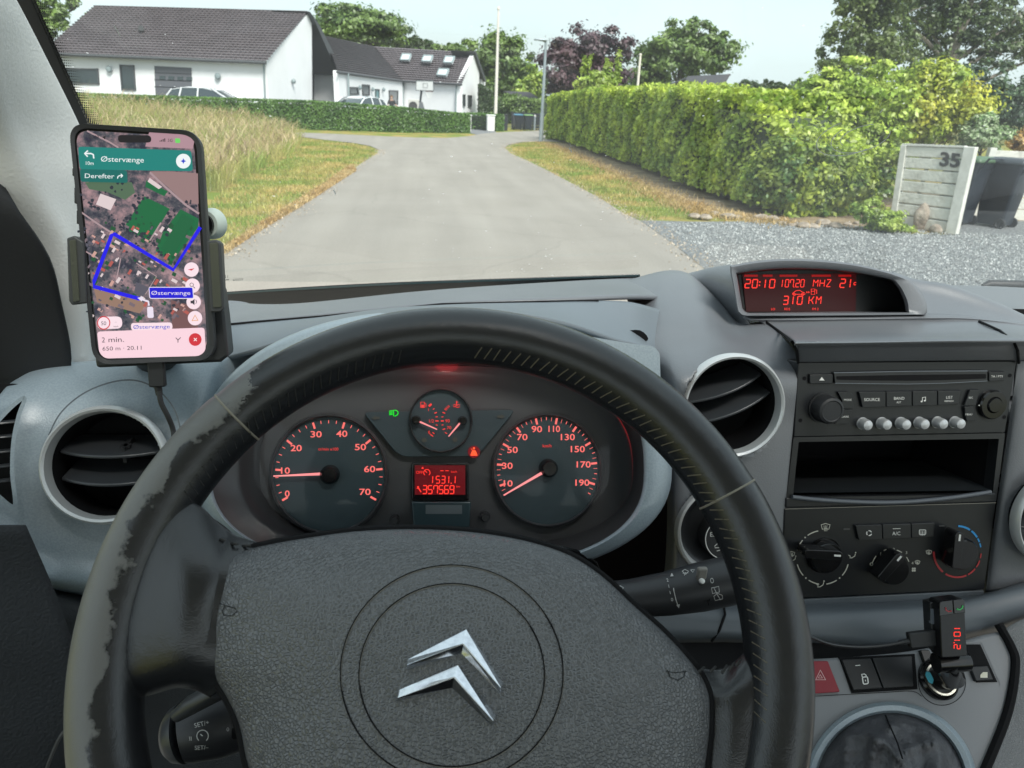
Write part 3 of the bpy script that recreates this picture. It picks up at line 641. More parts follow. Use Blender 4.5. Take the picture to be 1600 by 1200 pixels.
# ---- hedges
def hedge(name, label, pl_, depth, n, ls, m, dens_in=.12, core=None, bulge=0., asp_=1, low=0., jit=.8):
    """pl_: list of (ground point front, height). Leaves fill a shell over a dark twiggy core."""
    A = [V(p[0]) for p in pl_]; Hs = [p[1] for p in pl_]
    T = thing(name, g2(A[0].lerp(A[-1], .5)), label, 'hedge')
    seglen = [(A[i+1]-A[i]).length for i in range(len(A)-1)]; tot = sum(seglen); P = []; Nn = []
    mb = MB(); rows = []
    for i, a in enumerate(A):
        d = (A[min(i+1, len(A)-1)]-A[max(i-1, 0)]).normalized(); nn = V((d.y, -d.x, 0)); nn = nn if nn.dot(CP-a) > 0 else -nn
        ins = .16; zl = low+.03
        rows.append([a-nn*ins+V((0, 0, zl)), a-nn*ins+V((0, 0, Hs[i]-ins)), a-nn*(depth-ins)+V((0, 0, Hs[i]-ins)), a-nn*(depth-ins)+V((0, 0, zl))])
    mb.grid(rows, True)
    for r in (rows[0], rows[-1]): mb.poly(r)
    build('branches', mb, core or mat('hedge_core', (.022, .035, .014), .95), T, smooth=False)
    for _ in range(n):
        t = random.random()*tot; i = 0
        while t > seglen[i] and i < len(seglen)-1: t -= seglen[i]; i += 1
        f = t/seglen[i]; a = A[i].lerp(A[i+1], f); h = Hs[i]+(Hs[i+1]-Hs[i])*f; d = (A[i+1]-A[i]).normalized(); nn = V((d.y, -d.x, 0)); nn = nn if nn.dot(CP-a) > 0 else -nn
        u = random.random(); bump_ = bulge*(sin(a.x*3.1+a.y*2.3)+sin(a.x*1.3-a.y*4.1+1))*.5
        if u < .62: z = low+(h-low)*random.random(); q = a+V((0, 0, z))+nn*(bump_*sin(z*3+a.y*2)-abs(random.gauss(0, dens_in))); N0 = nn+V((0, 0, .5))
        elif u < .93: q = a-nn*depth*random.random()+V((0, 0, h+bump_*.6-abs(random.gauss(0, dens_in)))); N0 = V((0, 0, 1))
        else: q = a-nn*depth+V((0, 0, h*random.random())); N0 = -nn
        P.append(tuple(q)); Nn.append(tuple(N0))
    for e, s_ in ((0, -1), (-1, 1)):
        d = (A[1]-A[0] if e == 0 else A[-1]-A[-2]).normalized(); nn = V((d.y, -d.x, 0)); nn = nn if nn.dot(CP-A[e]) > 0 else -nn
        for _ in range(int(n*.05)):
            P.append(tuple(A[e]-nn*depth*random.random()+d*s_*(.05-abs(random.gauss(0, dens_in)))+V((0, 0, Hs[e]*random.random())))); Nn.append(tuple(d*s_))
    leafobj('leaves', np.array(P), np.array(Nn), ls, m, T, asp_, jit); return T
def hp_(base, toppy): g_ = G(*base); return (g_, top_z(g_, toppy))
A1 = hp_((734, 207.5), 178); A2 = hp_((640, 207), 168.5); A3 = hp_((500, 203), 158)
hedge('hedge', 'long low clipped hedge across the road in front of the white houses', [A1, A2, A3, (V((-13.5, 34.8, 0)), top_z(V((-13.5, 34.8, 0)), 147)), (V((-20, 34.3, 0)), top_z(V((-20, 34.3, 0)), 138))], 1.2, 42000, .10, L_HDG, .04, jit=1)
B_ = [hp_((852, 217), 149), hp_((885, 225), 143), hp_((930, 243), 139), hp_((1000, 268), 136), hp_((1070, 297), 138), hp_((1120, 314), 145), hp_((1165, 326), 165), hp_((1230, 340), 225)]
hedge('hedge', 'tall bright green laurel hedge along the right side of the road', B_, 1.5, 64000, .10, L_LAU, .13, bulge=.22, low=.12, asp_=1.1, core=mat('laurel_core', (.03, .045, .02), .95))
hedge('hedge', 'short stub of clipped hedge between white gatepost and dark enclosure', [hp_((775, 205), 179), hp_((787, 205), 179)], 2.5, 1800, .12, L_HDG, .04)
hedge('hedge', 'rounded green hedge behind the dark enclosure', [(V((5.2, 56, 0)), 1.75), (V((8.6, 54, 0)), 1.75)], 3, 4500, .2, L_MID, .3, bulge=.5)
# gable border hedge with dark leaves under the tall tree
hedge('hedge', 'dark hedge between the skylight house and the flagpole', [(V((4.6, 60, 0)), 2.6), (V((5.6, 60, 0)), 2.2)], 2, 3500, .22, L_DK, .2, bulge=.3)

def bush(label, blobs, y, n, ls, m, cat='bush', group='garden shrubs on the right', name='bush', stem=.03, **k):
    return tree(label, blobs, y, n, ls, m, name, cat, group, trunk=stem, **k)
bush('large light green shrub arching over the end of the laurel hedge', [(1330, 160, 90, 46), (1270, 185, 60, 50), (1390, 190, 70, 60), (1330, 240, 90, 60), (1210, 180, 50, 34), (1400, 130, 50, 30), (1360, 110, 50, 22), (1290, 150, 50, 40), (1240, 215, 60, 50), (1300, 120, 30, 24), (1440, 170, 50, 50)], 12.4, 24000, .115, leafmat('leaf_elder', (.26, .40, .05), (.50, .60, .10), 1.4), clumps=170, cs=.26)
bush('golden yellow leaved shrub behind the number fence', [(1450, 140, 56, 40), (1495, 175, 56, 48), (1430, 190, 50, 50), (1530, 190, 30, 34), (1475, 120, 44, 26)], 12.2, 17000, .095, L_YEL, clumps=170)
bush('shrub with small white flowers behind the wheelie bins', [(1540, 200, 26, 26), (1525, 215, 30, 22), (1560, 215, 22, 20)], 11.6, 4500, .09, leafmat('leaf_white', (.12, .24, .05), (.55, .62, .42), 14), clumps=60)
bush('orange tinted shrub at the right edge above the board fence', [(1590, 222, 16, 16), (1610, 215, 20, 22)], 13, 1800, .11, leafmat('leaf_orange', (.40, .22, .06), (.5, .34, .1), 4), clumps=30)
bush('dense mixed shrub with yellow flecked leaves left of the number fence', [(1240, 270, 60, 60), (1310, 280, 60, 50), (1370, 290, 40, 46), (1200, 300, 40, 34), (1270, 320, 40, 24), (1395, 250, 24, 40)], 10.9, 11000, .10, leafmat('leaf_mix', (.07, .15, .03), (.38, .46, .07), 3, .35), clumps=150)
bush('low bright green plant spilling onto the gravel before the number fence', [(1380, 345, 32, 20), (1350, 330, 20, 16), (1415, 358, 20, 9), (1365, 318, 16, 10)], 9.3, 3200, .075, L_LT, clumps=60, stem=.012)
# ================================================================== STREET OBJECTS
GALV = mat('galvanised_steel', (.38, .43, .47), .45, .6, var=(3, (.30, .35, .39)))
PAINTW = mat('white_paint', (.72, .72, .70), .55, var=(2, (.66, .66, .63)))
def pole(name, label, bx, by, tx, ty, r0_, r1, m, cat):
    g = G(bx, by); T = thing(name, g, label, cat); z = top_z(g, ty); mb = MB(); mb.tube([g, g+V((0, 0, z*.5)), g+V((0, 0, z))], [r0_, (r0_+r1)/2, r1], 14)
    build('pole', mb, m, T); return T, g, z
T, g, z = pole('street_lamp', 'thin galvanised street lamp with a flat head at the end of the laurel hedge', 845, 221, 851, 64, .075, .05, GALV, 'street lamp')
mb = MB(); mb.tube([g+V((.04, 0, z-.06)), g+V((-.12, 0, z+.0)), g+V((-.3, -.05, z+.02))], .03, 8); build('arm', mb, GALV, T)
mb = MB(); mb.box(g+V((-.22, -.03, z+.03)), (.5, .2, .06)); build('lamp_head', mb, GALV, T, bevel=.02)
mb = MB(); mb.tube([g+V((0, 0, 0)), g+V((0, 0, 1.1))], .085, 14); build('lower_sleeve', mb, GALV, T)
T, g, z = pole('flagpole', 'tall white flagpole by the white gatepost', 773.5, 202, 780, 16, .10, .045, mat('old_white_pole', (.66, .62, .56), .6), 'flagpole')
mb = MB(); mb.lathe(g+V((0, 0, z)), (0, 0, 1), [(.0, 0), (.07, .02), (.09, .09), (.06, .16), (0, .18)], 12); build('finial', mb, mat('old_white_pole'), T)
mb = MB(); mb.tube([g+V((.08, -.08, .9)), g+V((.07, -.08, z-.1))], .008, 5); build('halyard', mb, WHITE, T)
g = V((at_y(997, 135, 33).x, 33, 0)); T = thing('flagpole', g, 'short pale leaning mast rising from behind the laurel hedge', 'pole')
mb = MB(); tp = at_y(1000.5, 87, 33); mb.tube([g, tp], [.07, .05], 10); build('pole', mb, mat('old_white_pole'), T)
mb = MB(); mb.lathe(tp, (0, 0, 1), [(0, 0), (.06, .01), (.06, .08), (0, .1)], 10); build('cap', mb, mat('old_white_pole'), T)
for i, (x, yb, yt, wpx) in enumerate(((733, 206, 181, 6), (767, 205, 181, 11))):
    g = G(x, yb); k = wpx/2*hypot(g.y, 0)/F; z = top_z(g, yt)
    T = thing('gatepost', g, ['narrow white gatepost at the end of the long low hedge', 'wide white rendered gatepost beside the flagpole'][i], 'gatepost', 'gateposts of the white house')
    mb = MB(); mb.box(g+V((0, .3, z/2)), (2*k, .6, z)); build('post', mb, PAINTW, T, bevel=.02)
    mb = MB(); mb.box(g+V((0, .3, z+.025)), (2*k+.06, .66, .05)); build('cap', mb, PAINTW, T, bevel=.01)

# dark bin enclosure far end of road
e0 = V((at_y(802, 178, 43).x, 43, 0)); e1 = V((at_y(846, 178, 42.6).x, 42.6, 0)); ep = vplane(e0, e1)
T = thing('bin_enclosure', e0.lerp(e1, .5), 'black boarded bin enclosure at the far end of the road', 'enclosure')
mb = MB()
for k in range(6): addslab(mb, ep, [(799.5, 175.5+k*4.9), (849, 177.5+k*4.9), (849, 181.6+k*4.9), (799.3, 180+k*4.9)], -.75, .05)
build('boards', mb, mat('black_boards', (.018, .022, .028), .7), T, smooth=False)
mb = MB()
for x in (800, 818, 846): addslab(mb, ep, rect(x-1, 173.5, x+1, 205), -.74, .1)
build('post', mb, mat('black_boards'), T, smooth=False)
g = G(789.8, 204); T = thing('wheelie_bin_cabinet', g, 'narrow dark cabinet between the hedge stub and the bin enclosure', 'cabinet')
mb = MB(); zt = top_z(g, 180); mb.box(g+V((0, .3, zt/2)), (.24, .5, zt)); build('body', mb, mat('black_boards'), T, bevel=.02)
mb = MB(); mb.box(g+V((0, .3, zt+.02)), (.28, .54, .04)); build('lid', mb, RUB, T, bevel=.01)

BIN = mat('bin_plastic', (.018, .024, .033), .4, var=(6, (.026, .033, .044)))
def wheelie(loc, rz, label, lid_m, group, sc=1.0, h=1.07):
    R_ = bpy.data.objects.new('wheelie_bin', None); C.objects.link(R_); tag(R_, label, 'wheelie bin', group)
    def P(n, mb, m, par=R_, **k):
        o = build(n, mb, m, None, local=True, **k); o.parent = par; return o
    w0, w1, d0, d1 = .22, .29, .24, .35
    mb = MB(); rows = []
    for z, a, b in ((.06, w0, d0), (.10, w0+.01, d0+.01), (h*.72, w1-.02, d1-.03), (h*.84, w1, d1), (h*.90, w1+.015, d1+.015), (h*.92, w1+.015, d1+.015)):
        rows.append([V(q).to_3d()+V((0, 0, z)) for q in [(x, y) for x, y in rr([(-a, -b), (a, -b), (a, b), (-a, b)], .05, 3)]])
    mb.grid(rows, True); mb.poly(rows[0]); mb.poly(rows[-1]); P('body', mb, BIN, ang=50)
    mb = MB(); rows = []
    for z, s in ((h*.92, 1.04), (h*.94, 1.06), (h*.985, .96), (h, .8)):
        rows.append([V((x*s*(w1+.015), y*s*(d1+.02)+.0, z)) for x, y in rr([(-1, -1), (1, -1), (1, 1), (-1, 1)], .2, 3)])
    mb.grid(rows, True); mb.poly(rows[-1]); P('lid', mb, lid_m, ang=50)
    mb = MB(); mb.tube([(-.22, d1-.04, h*.76), (-.23, d1+.14, h*.985), (.23, d1+.14, h*.985), (.22, d1-.04, h*.76)], .021, 8); P('handle', mb, BIN)
    for s in (-1, 1):
        mb = MB(); mb.lathe((s*(w0+.01), d0-.02, .10), (s, 0, 0), [(0, .0), (.06, .0), (.10, .0), (.10, .05), (.07, .055), (.04, .03), (0, .03)], 24); P('wheel', mb, RUB)
    mb = MB(); mb.tube([(-w0, d0-.02, .1), (w0, d0-.02, .1)], .012, 8); P('axle', mb, GALV)
    mb = MB(); mb.box((-.1, d1-.075, h*.52), (.09, .03, .09)); P('sticker', mb, mat('blue_sticker', (.25, .42, .6), .5), smooth=False)
    R_.location = loc; R_.rotation_euler = (0, 0, rz); R_.scale = (sc,)*3; return R_
far = 'black bins inside the far enclosure'
wheelie((at_y(809.5, 190, 42.2).x, 42.3, 0), 0, 'dark bin with a blue lid in the far black enclosure', mat('blue_lid', (.05, .16, .24), .5), far, .80)
wheelie((at_y(825, 190, 42.2).x, 42.2, 0), 0, 'dark bin with a green yellow lid in the far black enclosure', mat('green_lid', (.12, .24, .08), .5), far, .80)
g = G(834.8, 203.5); T = thing('bollard', g, 'slim grey bollard with white cap before the dark enclosure', 'bollard')
mb = MB(); mb.tube([g, g+V((0, 0, .75))], .05, 10); build('post', mb, GALV, T); mb = MB(); mb.lathe(g+V((0, 0, .75)), (0, 0, 1), [(.055, 0), (.055, .06), (0, .08)], 10); build('cap', mb, WHITE, T)

# ---- concrete board fence with house number 35
CONC = mat('board_concrete', (.62, .62, .56), .9, var=(7, (.42, .41, .36), .5, .75), bump=(22, .9, .012), spec=.15)
CONC2 = mat('post_concrete', (.66, .66, .61), .85, var=(9, (.54, .54, .49)), bump=(40, .5, .005))
fa, fb = G(1397, 352), G(1488, 366); fpn = vplane(fa, fb)
T = thing('board_fence', fa.lerp(fb, .5), 'pale concrete board fence bay carrying the number 35', 'fence', 'concrete board fence bays')
tl, tr_, br, bl = (1412, 227), (1516, 231), (1483, 366), (1392, 352)
def qp(u, v): # bilinear in the picture of the bay
    a = np.array(tl)*(1-u)+np.array(tr_)*u; b = np.array(bl)*(1-u)+np.array(br)*u; return tuple(a*(1-v)+b*v)
for k in range(7):
    v0, v1 = k/7+.004, (k+1)/7-.006
    P4 = [fpn.p(*qp(0, v0), 0), fpn.p(*qp(1, v0), 0), fpn.p(*qp(1, v1), 0), fpn.p(*qp(0, v1), 0)]
    mb = MB(); nn = fpn.n; n_ = 8; rows = []
    for (i, off) in ((0, -.006), (.08, .012), (.92, .012), (1, -.006)):
        rows.append([P4[0].lerp(P4[3], i).lerp(P4[1].lerp(P4[2], i), j/n_)+nn*(off+.002*sin(j*3+k)) for j in range(n_+1)])
    mb.grid(rows); mb.prism([P4[0]-nn*.008, P4[1]-nn*.008, P4[2]-nn*.008, P4[3]-nn*.008], -nn*.035)
    build('board', mb, CONC, T, ang=25)
mb = MB(); mb.prism([fpn.p(1506, 229, .05), fpn.p(1524, 230, .05), fpn.p(1493, 367, .05), fpn.p(1476, 366, .05)], -fpn.n*.11); build('post', mb, CONC2, T, smooth=False, bevel=.008)
mb = MB(); mb.prism([fpn.p(1407, 226.5, .035), fpn.p(1416, 227, .035), fpn.p(1398, 350, .035), fpn.p(1389, 349, .035)], -fpn.n*.1); build('post', mb, CONC2, T, smooth=False, bevel=.006)
mb = MB(); mb.prism([fpn.p(1409, 224, .03), fpn.p(1507, 228, .03), fpn.p(1507, 231, .03), fpn.p(1409, 227.5, .03)], -fpn.n*.1); build('cap_rail', mb, CONC2, T, smooth=False)
mb = MB(); text(fpn, '35', 1484, 249.5, 21, .03, mb, 6, wid=31, bold=.03)
s_ = MB(); s_.add([V(v)-fpn.n*.0 for v in mb.v], mb.f)
nb = build('house_number', s_, mat('number_black', (.03, .03, .032), .4), T, smooth=False, fix=False); md = nb.modifiers.new('s', 'SOLIDIFY'); md.thickness = .012
# rear bays behind the bins
ra = fb+(fb-fa).normalized()*.1+V((.1, 1.1, 0)); ra = V((at_y(1533, 300, 10.9).x, 10.9, 0)); rb = V((ra.x+3.2, 10.3, 0)); rpn = vplane(ra, rb)
T = thing('board_fence', ra.lerp(rb, .5), 'weathered concrete board fence behind the two wheelie bins', 'fence', 'concrete board fence bays')
zt = top_z(ra, 234); n7 = 6; du = (rb-ra)
for k in range(n7):
    z0, z1 = zt*k/n7+.006, zt*(k+1)/n7-.006
    mb = MB()
    for s0, s1 in ((0, .47), (.5, 1)):
        a, b = ra+du*s0, ra+du*s1
        mb.prism([a+V((0, 0, z0)), b+V((0, 0, z0)), b+V((0, 0, z1)), a+V((0, 0, z1))], -rpn.n*.04)
    build('board', mb, CONC, T, smooth=False, bevel=.006)
for s0 in (0, .485, 1):
    mb = MB(); a = ra+du*s0+rpn.n*.03; u_ = du.normalized()*.05
    mb.prism([a-u_, a+u_, a+u_+V((0, 0, zt+.03)), a-u_+V((0, 0, zt+.03))], -rpn.n*.1); build('post', mb, CONC2, T, smooth=False)
near = 'wheelie bins by the number fence'
b1_, b2_ = G(1519, 357), G(1563, 358)
wheelie((b1_.x, b1_.y+.42, 0), radians(-158), 'wheelie bin partly hidden by the concrete post of the number fence', mat('green_bin_lid', (.07, .13, .07), .45), near, .76, 1.33)
wheelie((b2_.x+.05, b2_.y+.22, 0), radians(-154), 'outer wheelie bin with a black lid and handle, right of its neighbour', mat('lid_grey', (.05, .06, .07), .35), near, .76, 1.33)

# ---- stones
STONE = mat('field_stone', (.22, .18, .14), .9, var=(7, (.38, .33, .27), .4, .6), bump=(18, 1, .03))
def stone(c, r, lab, name='stone', cat='stone', grp='edging stones between gravel and shrubs', sq=.7):
    mb = MB(); bm = bmesh.new(); bmesh.ops.create_icosphere(bm, subdivisions=3, radius=1)
    sd_ = random.random()*50
    for v in bm.verts:
        p = v.co; k = 1+.16*sin(p.x*2.3+sd_)+.13*sin(p.y*3.1+sd_*2)+.08*sin(p.z*5+sd_)
        v.co = V((p.x*k*r[0], p.y*k*r[1], p.z*k*r[2]))+V(c)+V((0, 0, r[2]*sq))
    mb.add([v.co.copy() for v in bm.verts], [[v.index for v in f.verts] for f in bm.faces]); bm.free()
    return build(name, mb, STONE, label=lab, cat=cat, group=grp, ang=60)
random.seed(5)
ORD = 'first second third fourth fifth sixth seventh eighth ninth tenth eleventh twelfth thirteenth fourteenth fifteenth sixteenth'.split()
for i in range(16):
    t = i/15; px = 1085+t*255; py = 340+t*15-3*sin(t*7); g = G(px, py+random.uniform(-3, 3)); s = random.uniform(.045, .10)
    stone(g, (s*1.25, s*.9, s*.5), ORD[i]+' stone from the left in the row edging soil bed and gravel')
stone(G(1434, 359), (.10, .09, .20), 'upright brown boulder leaning against the foot of the number fence', 'boulder', 'boulder', None, .85)
stone(G(1462, 364), (.09, .07, .07), 'small reddish stone right of the upright boulder by the fence foot', 'stone', 'stone', None)

# ---- cars
def car(loc, rz, label, body_m, group):
    R_ = bpy.data.objects.new('parked_car', None); C.objects.link(R_); tag(R_, label, 'car', group)
    def P(n, mb, m, par=R_, **k):
        o = build(n, mb, m, None, local=True, **k); o.parent = par; return o
    prof = [(-2.05, .35), (-2.08, .62), (-1.98, .92), (-1.0, 1.0), (1.75, 1.02), (2.0, .95), (2.08, .6), (2.02, .33)]
    mb = MB(); rows = []
    for y, s, zz in ((-.86, .97, -.03), (-.88, 1, 0), (.88, 1, 0), (.86, .97, -.03)):
        rows.append([V((x*s, y, z+zz)) for x, z in prof])
    mb.grid(rows); mb.poly(rows[0]); mb.poly(rows[-1]); mb.poly([r[0] for r in rows]+[r[-1] for r in rows][::-1]); P('body', mb, body_m, bevel=.05, seg=3)
    cab0 = [(-1.0, .99), (-.25, 1.40), (.2, 1.47), (1.1, 1.46), (1.65, 1.36), (1.95, .99)]
    mb = MB(); L2 = []
    for y, zz in ((-.80, 0), (-.62, 1), (.62, 1), (.80, 0)):
        L2.append([V((x, y*(1 if z < 1.1 else .86) if zz == 0 else y, z-(.0 if zz else 0 if z < 1.1 else .04))) for x, z in cab0])
    mb.grid(L2); mb.poly(L2[0]); mb.poly(L2[-1]); P('windows', mb, GLASSD, ang=30)
    mb = MB(); rows = [[V((x, y*.8, z+.012-(abs(y)**3)*.05)) for x, z in [(-.32, 1.375), (0, 1.445), (.3, 1.482), (1.0, 1.475), (1.5, 1.40), (1.68, 1.35)]] for y in (-.86, -.6, -.3, 0, .3, .6, .86)]
    mb.grid(rows); o = P('roof', mb, body_m, ang=40); o.modifiers.new('s', 'SOLIDIFY').thickness = .03
    for s in (-1, 1):
        mb = MB()
        for a, b in (((-1.02, .98), (-.25, 1.40)), ((.45, 1.0), (.42, 1.45)), ((1.3, 1.0), (1.2, 1.43)), ((1.95, .98), (1.65, 1.36))):
            mb.tube([(a[0], s*.83, a[1]), (b[0], s*.69, b[1])], .035, 6)
        P('pillars', mb, body_m if True else 0)
        mb = MB(); mb.box((-.75, s*.98, 1.03), (.12, .2, .13)); P('mirror', mb, body_m, bevel=.03)
        mb = MB(); mb.box((-2.03, s*.62, .7), (.12, .36, .16)); P('headlight', mb, mat('lamp_glass', (.6, .62, .64), .1), bevel=.03)
        for x in (-1.3, 1.3):
            mb = MB(); mb.lathe((x, s*.74, .32), (0, s, 0), [(0, 0), (.32, 0), (.32, .16), (.22, .17)], 28); w_ = P('wheel', mb, RUB)
            mb = MB(); mb.lathe((x, s*.74, .32), (0, s, 0), [(.22, .165), (.18, .14), (.04, .15), (0, .16)], 20); P('rim', mb, SILV, w_)
    R_.location = loc; R_.rotation_euler = (0, 0, rz); return R_
CARW = mat('car_white', (.68, .70, .72), .25, coat=.6)
p1 = at_y(333, 136.5, 37.6); car((p1.x, 37.6, p1.z-1.49), radians(172), 'white hatchback before the garage, only its roof above the hedge', CARW, 'cars parked at the white houses')
p2 = at_y(556, 150, 42); car((p2.x, 42, p2.z-1.49), radians(62), 'pale car facing the road in the yard, right of the house pier', CARW, 'cars parked at the white houses')

# ---- heat pump, basketball hoop, person
hp0 = at_y(648, 172, 57.5); T = thing('heat_pump', (hp0.x, 57.5, 0), 'grey heat pump unit against the white wall behind the hoop', 'heat pump')
zc = at_y(648, 166, 57.5).z; mb = MB(); mb.box((hp0.x, 57.6, zc), (.95, .4, .95)); build('casing', mb, mat('pump_casing', (.45, .45, .42), .6), T, bevel=.03)
mb = MB(); mb.lathe((hp0.x-.12, 57.39, zc), (0, -1, 0), [(0, .02), (.1, .03), (.12, 0), (.28, .0), (.32, .02)], 24); build('fan_grille', mb, mat('pump_dark', (.05, .05, .05)), T)
bx = 50; T = thing('basketball_hoop', (at_y(657, 172, bx).x, bx, 0), 'portable basketball hoop with clear backboard above the low hedge', 'basketball hoop')
bp = Plane((0, bx, 0), (0, -1, 0)); DKM = mat('dark_pole', (.03, .04, .05), .5)
mb = MB(); b0 = bp.p(656, 172); b0.z = .2; mb.tube([b0, bp.p(656.5, 160), bp.p(660, 128, .1)], .07, 8); build('pole', mb, DKM, T)
mb = MB(); addslab(mb, bp, [(650.5, 125.5), (677, 126), (677.5, 142), (650, 141)], .3, .03); bb = build('backboard', mb, mat('backboard_clear', (.50, .52, .52), .3), T, smooth=False)
mb = MB(); ribbon(bp, [(650.5, 125.5), (677, 126), (677.5, 142), (650, 141)], 1.2, .34, mb, True); ribbon(bp, [(661, 130), (668, 130.3), (668, 137), (661, 136.7)], .7, .34, mb, True); build('backboard_frame', mb, DKM, bb, smooth=False)
mb = MB(); c0 = bp.p(671, 143, .55); mb.tube([c0+V((.22*cos(a*pi/8), .22*sin(a*pi/8), 0)) for a in range(17)], .02, 6); build('rim', mb, mat('rim_dark', (.1, .03, .02)), T)
mb = MB()
for a in range(10): mb.tube([c0+V((.22*cos(a*pi/5), .22*sin(a*pi/5), 0)), c0+V((.12*cos(a*pi/5+.4), .12*sin(a*pi/5+.4), -.4))], .008, 4)
build('net', mb, WHITE, T)
mb = MB(); q = bp.p(658, 172); mb.add([(q.x-.35, bx-.5, .0), (q.x+.45, bx-.5, 0), (q.x+.45, bx+.6, 0), (q.x-.35, bx+.6, 0), (q.x-.1, bx-.1, q.z+.5), (q.x+.1, bx-.1, q.z+.5), (q.x+.1, bx+.2, q.z+.5), (q.x-.1, bx+.2, q.z+.5)], [(0, 1, 5, 4), (1, 2, 6, 5), (2, 3, 7, 6), (3, 0, 4, 7), (4, 5, 6, 7)]); build('weighted_base', mb, DKM, T, smooth=False)

def person():
    hd = at_y(611.5, 149.5, 51); k = 1.0; f = V((hd.x, 51, hd.z-1.72)); T = thing('person', f, 'person in black clothes standing by the house behind the hedge, arms forward', 'person')
    SK = mat('skin', (.42, .26, .19), .6); BK = mat('black_cloth', (.02, .02, .023), .85)
    J = {'pel': (0, 0, .93), 'wa': (0, 0, 1.08), 'ch': (.0, .0, 1.30), 'nk': (0, 0, 1.47), 'n2': (.01, -.01, 1.53), 'hd': (.015, -.02, 1.62), 'ht': (.01, 0, 1.72),
         'sl': (-.17, 0, 1.40), 'sr': (.17, 0, 1.40), 'el': (-.24, -.04, 1.14), 'er': (.27, -.10, 1.16), 'wl': (-.20, -.18, .95), 'wr': (.40, -.30, 1.08), 'hl': (-.19, -.23, .88), 'hr': (.47, -.36, 1.06),
         'tl': (-.09, 0, .88), 'tr': (.09, 0, .88), 'kl': (-.10, -.02, .50), 'kr': (.12, .02, .50), 'al': (-.10, .02, .09), 'ar': (.14, .06, .09), 'fl': (-.11, -.14, .03), 'fr': (.15, -.10, .03)}
    Rr_ = {'pel': .14, 'wa': .13, 'ch': .155, 'nk': .06, 'n2': .055, 'hd': .095, 'ht': .07, 'sl': .07, 'sr': .07, 'el': .042, 'er': .042, 'wl': .03, 'wr': .03, 'hl': .035, 'hr': .035, 'tl': .09, 'tr': .09, 'kl': .06, 'kr': .06, 'al': .04, 'ar': .04, 'fl': .035, 'fr': .035}
    E_ = [('pel', 'wa'), ('wa', 'ch'), ('ch', 'nk'), ('nk', 'n2'), ('n2', 'hd'), ('hd', 'ht'), ('ch', 'sl'), ('ch', 'sr'), ('sl', 'el'), ('sr', 'er'), ('el', 'wl'), ('er', 'wr'), ('wl', 'hl'), ('wr', 'hr'), ('pel', 'tl'), ('pel', 'tr'), ('tl', 'kl'), ('tr', 'kr'), ('kl', 'al'), ('kr', 'ar'), ('al', 'fl'), ('ar', 'fr')]
    def skin(name, keys, sc, m, par):
        ks = [q for q in J if q in keys]; me = bpy.data.meshes.new(name); me.from_pydata([J[q] for q in ks], [(ks.index(a), ks.index(b)) for a, b in E_ if a in ks and b in ks], [])
        o = bpy.data.objects.new(name, me); C.objects.link(o); md = o.modifiers.new('k', 'SKIN'); sv = me.skin_vertices[0].data
        for i, q in enumerate(ks): sv[i].radius = (Rr_[q]*sc, Rr_[q]*sc*(.8 if q in ('ch', 'wa', 'pel') else 1)); sv[i].use_root = (i == 0)
        o.modifiers.new('s', 'SUBSURF').levels = 2; o.modifiers['s'].render_levels = 2; me.materials.append(m); o.parent = par; return o
    skin('body', set(J), 1, SK, T)
    skin('shirt', {'pel', 'wa', 'ch', 'nk', 'sl', 'sr', 'el', 'er'}, 1.12, BK, T)
    skin('trousers', {'pel', 'tl', 'tr', 'kl', 'kr', 'al', 'ar'}, 1.13, BK, T)
    mb = MB(); mb.lathe(f+V((.012, .012, 1.60)), (0, .12, 1), [(.098, 0), (.105, .06), (.09, .12), (.05, .155), (0, .165)], 16); build('hair', mb, mat('brown_hair', (.10, .06, .035), .8), T)
person()
# ================================================================== VAN INTERIOR
def wmat(o):
    m = Matrix.Identity(4)
    while o is not None:
        m = Matrix.LocRotScale(o.location, o.rotation_euler, o.scale) @ m; o = o.parent
    return m
_b0 = build
def build(name, mb, mats, parent=None, **k):          # world-space geometry under a turned root
    if parent is not None and not k.get('local'):
        r = parent
        while r.parent: r = r.parent
        if r.rotation_euler.to_matrix() != Matrix.Identity(3):
            inv = wmat(parent).inverted(); m2 = MB(); m2.v = [tuple(inv @ V(v)) for v in mb.v]; m2.f = mb.f; m2.m = mb.m
            o = _b0(name, m2, mats, None, local=True, **k); o.parent = parent; return o
    return _b0(name, mb, mats, parent, **k)
class Sdf:                                            # marks laid on a round stalk
    def __init__(s, pts, rs): s.a = [V(p) for p in pts]; s.r = rs
    def d(s, P):
        b = 9
        for i in range(len(s.a)-1):
            A, B = s.a[i], s.a[i+1]; t = min(1, max(0, (P-A).dot(B-A)/(B-A).length_squared)); b = min(b, (P-A.lerp(B, t)).length-(s.r[i]+(s.r[i+1]-s.r[i])*t))
        return b
    def p(s, px, py, off=0):
        d = ray(px, py).normalized(); t = .2
        for _ in range(60):
            q = s.d(CP+d*t)-off
            if q < 2e-5 or t > 1.2: break
            t += q*.9
        return CP+d*t
    n = V((0, 0, 0))
def Z(ox, oy, s): return lambda *pts: [(ox+x/s, oy+y/s) for x, y in pts]

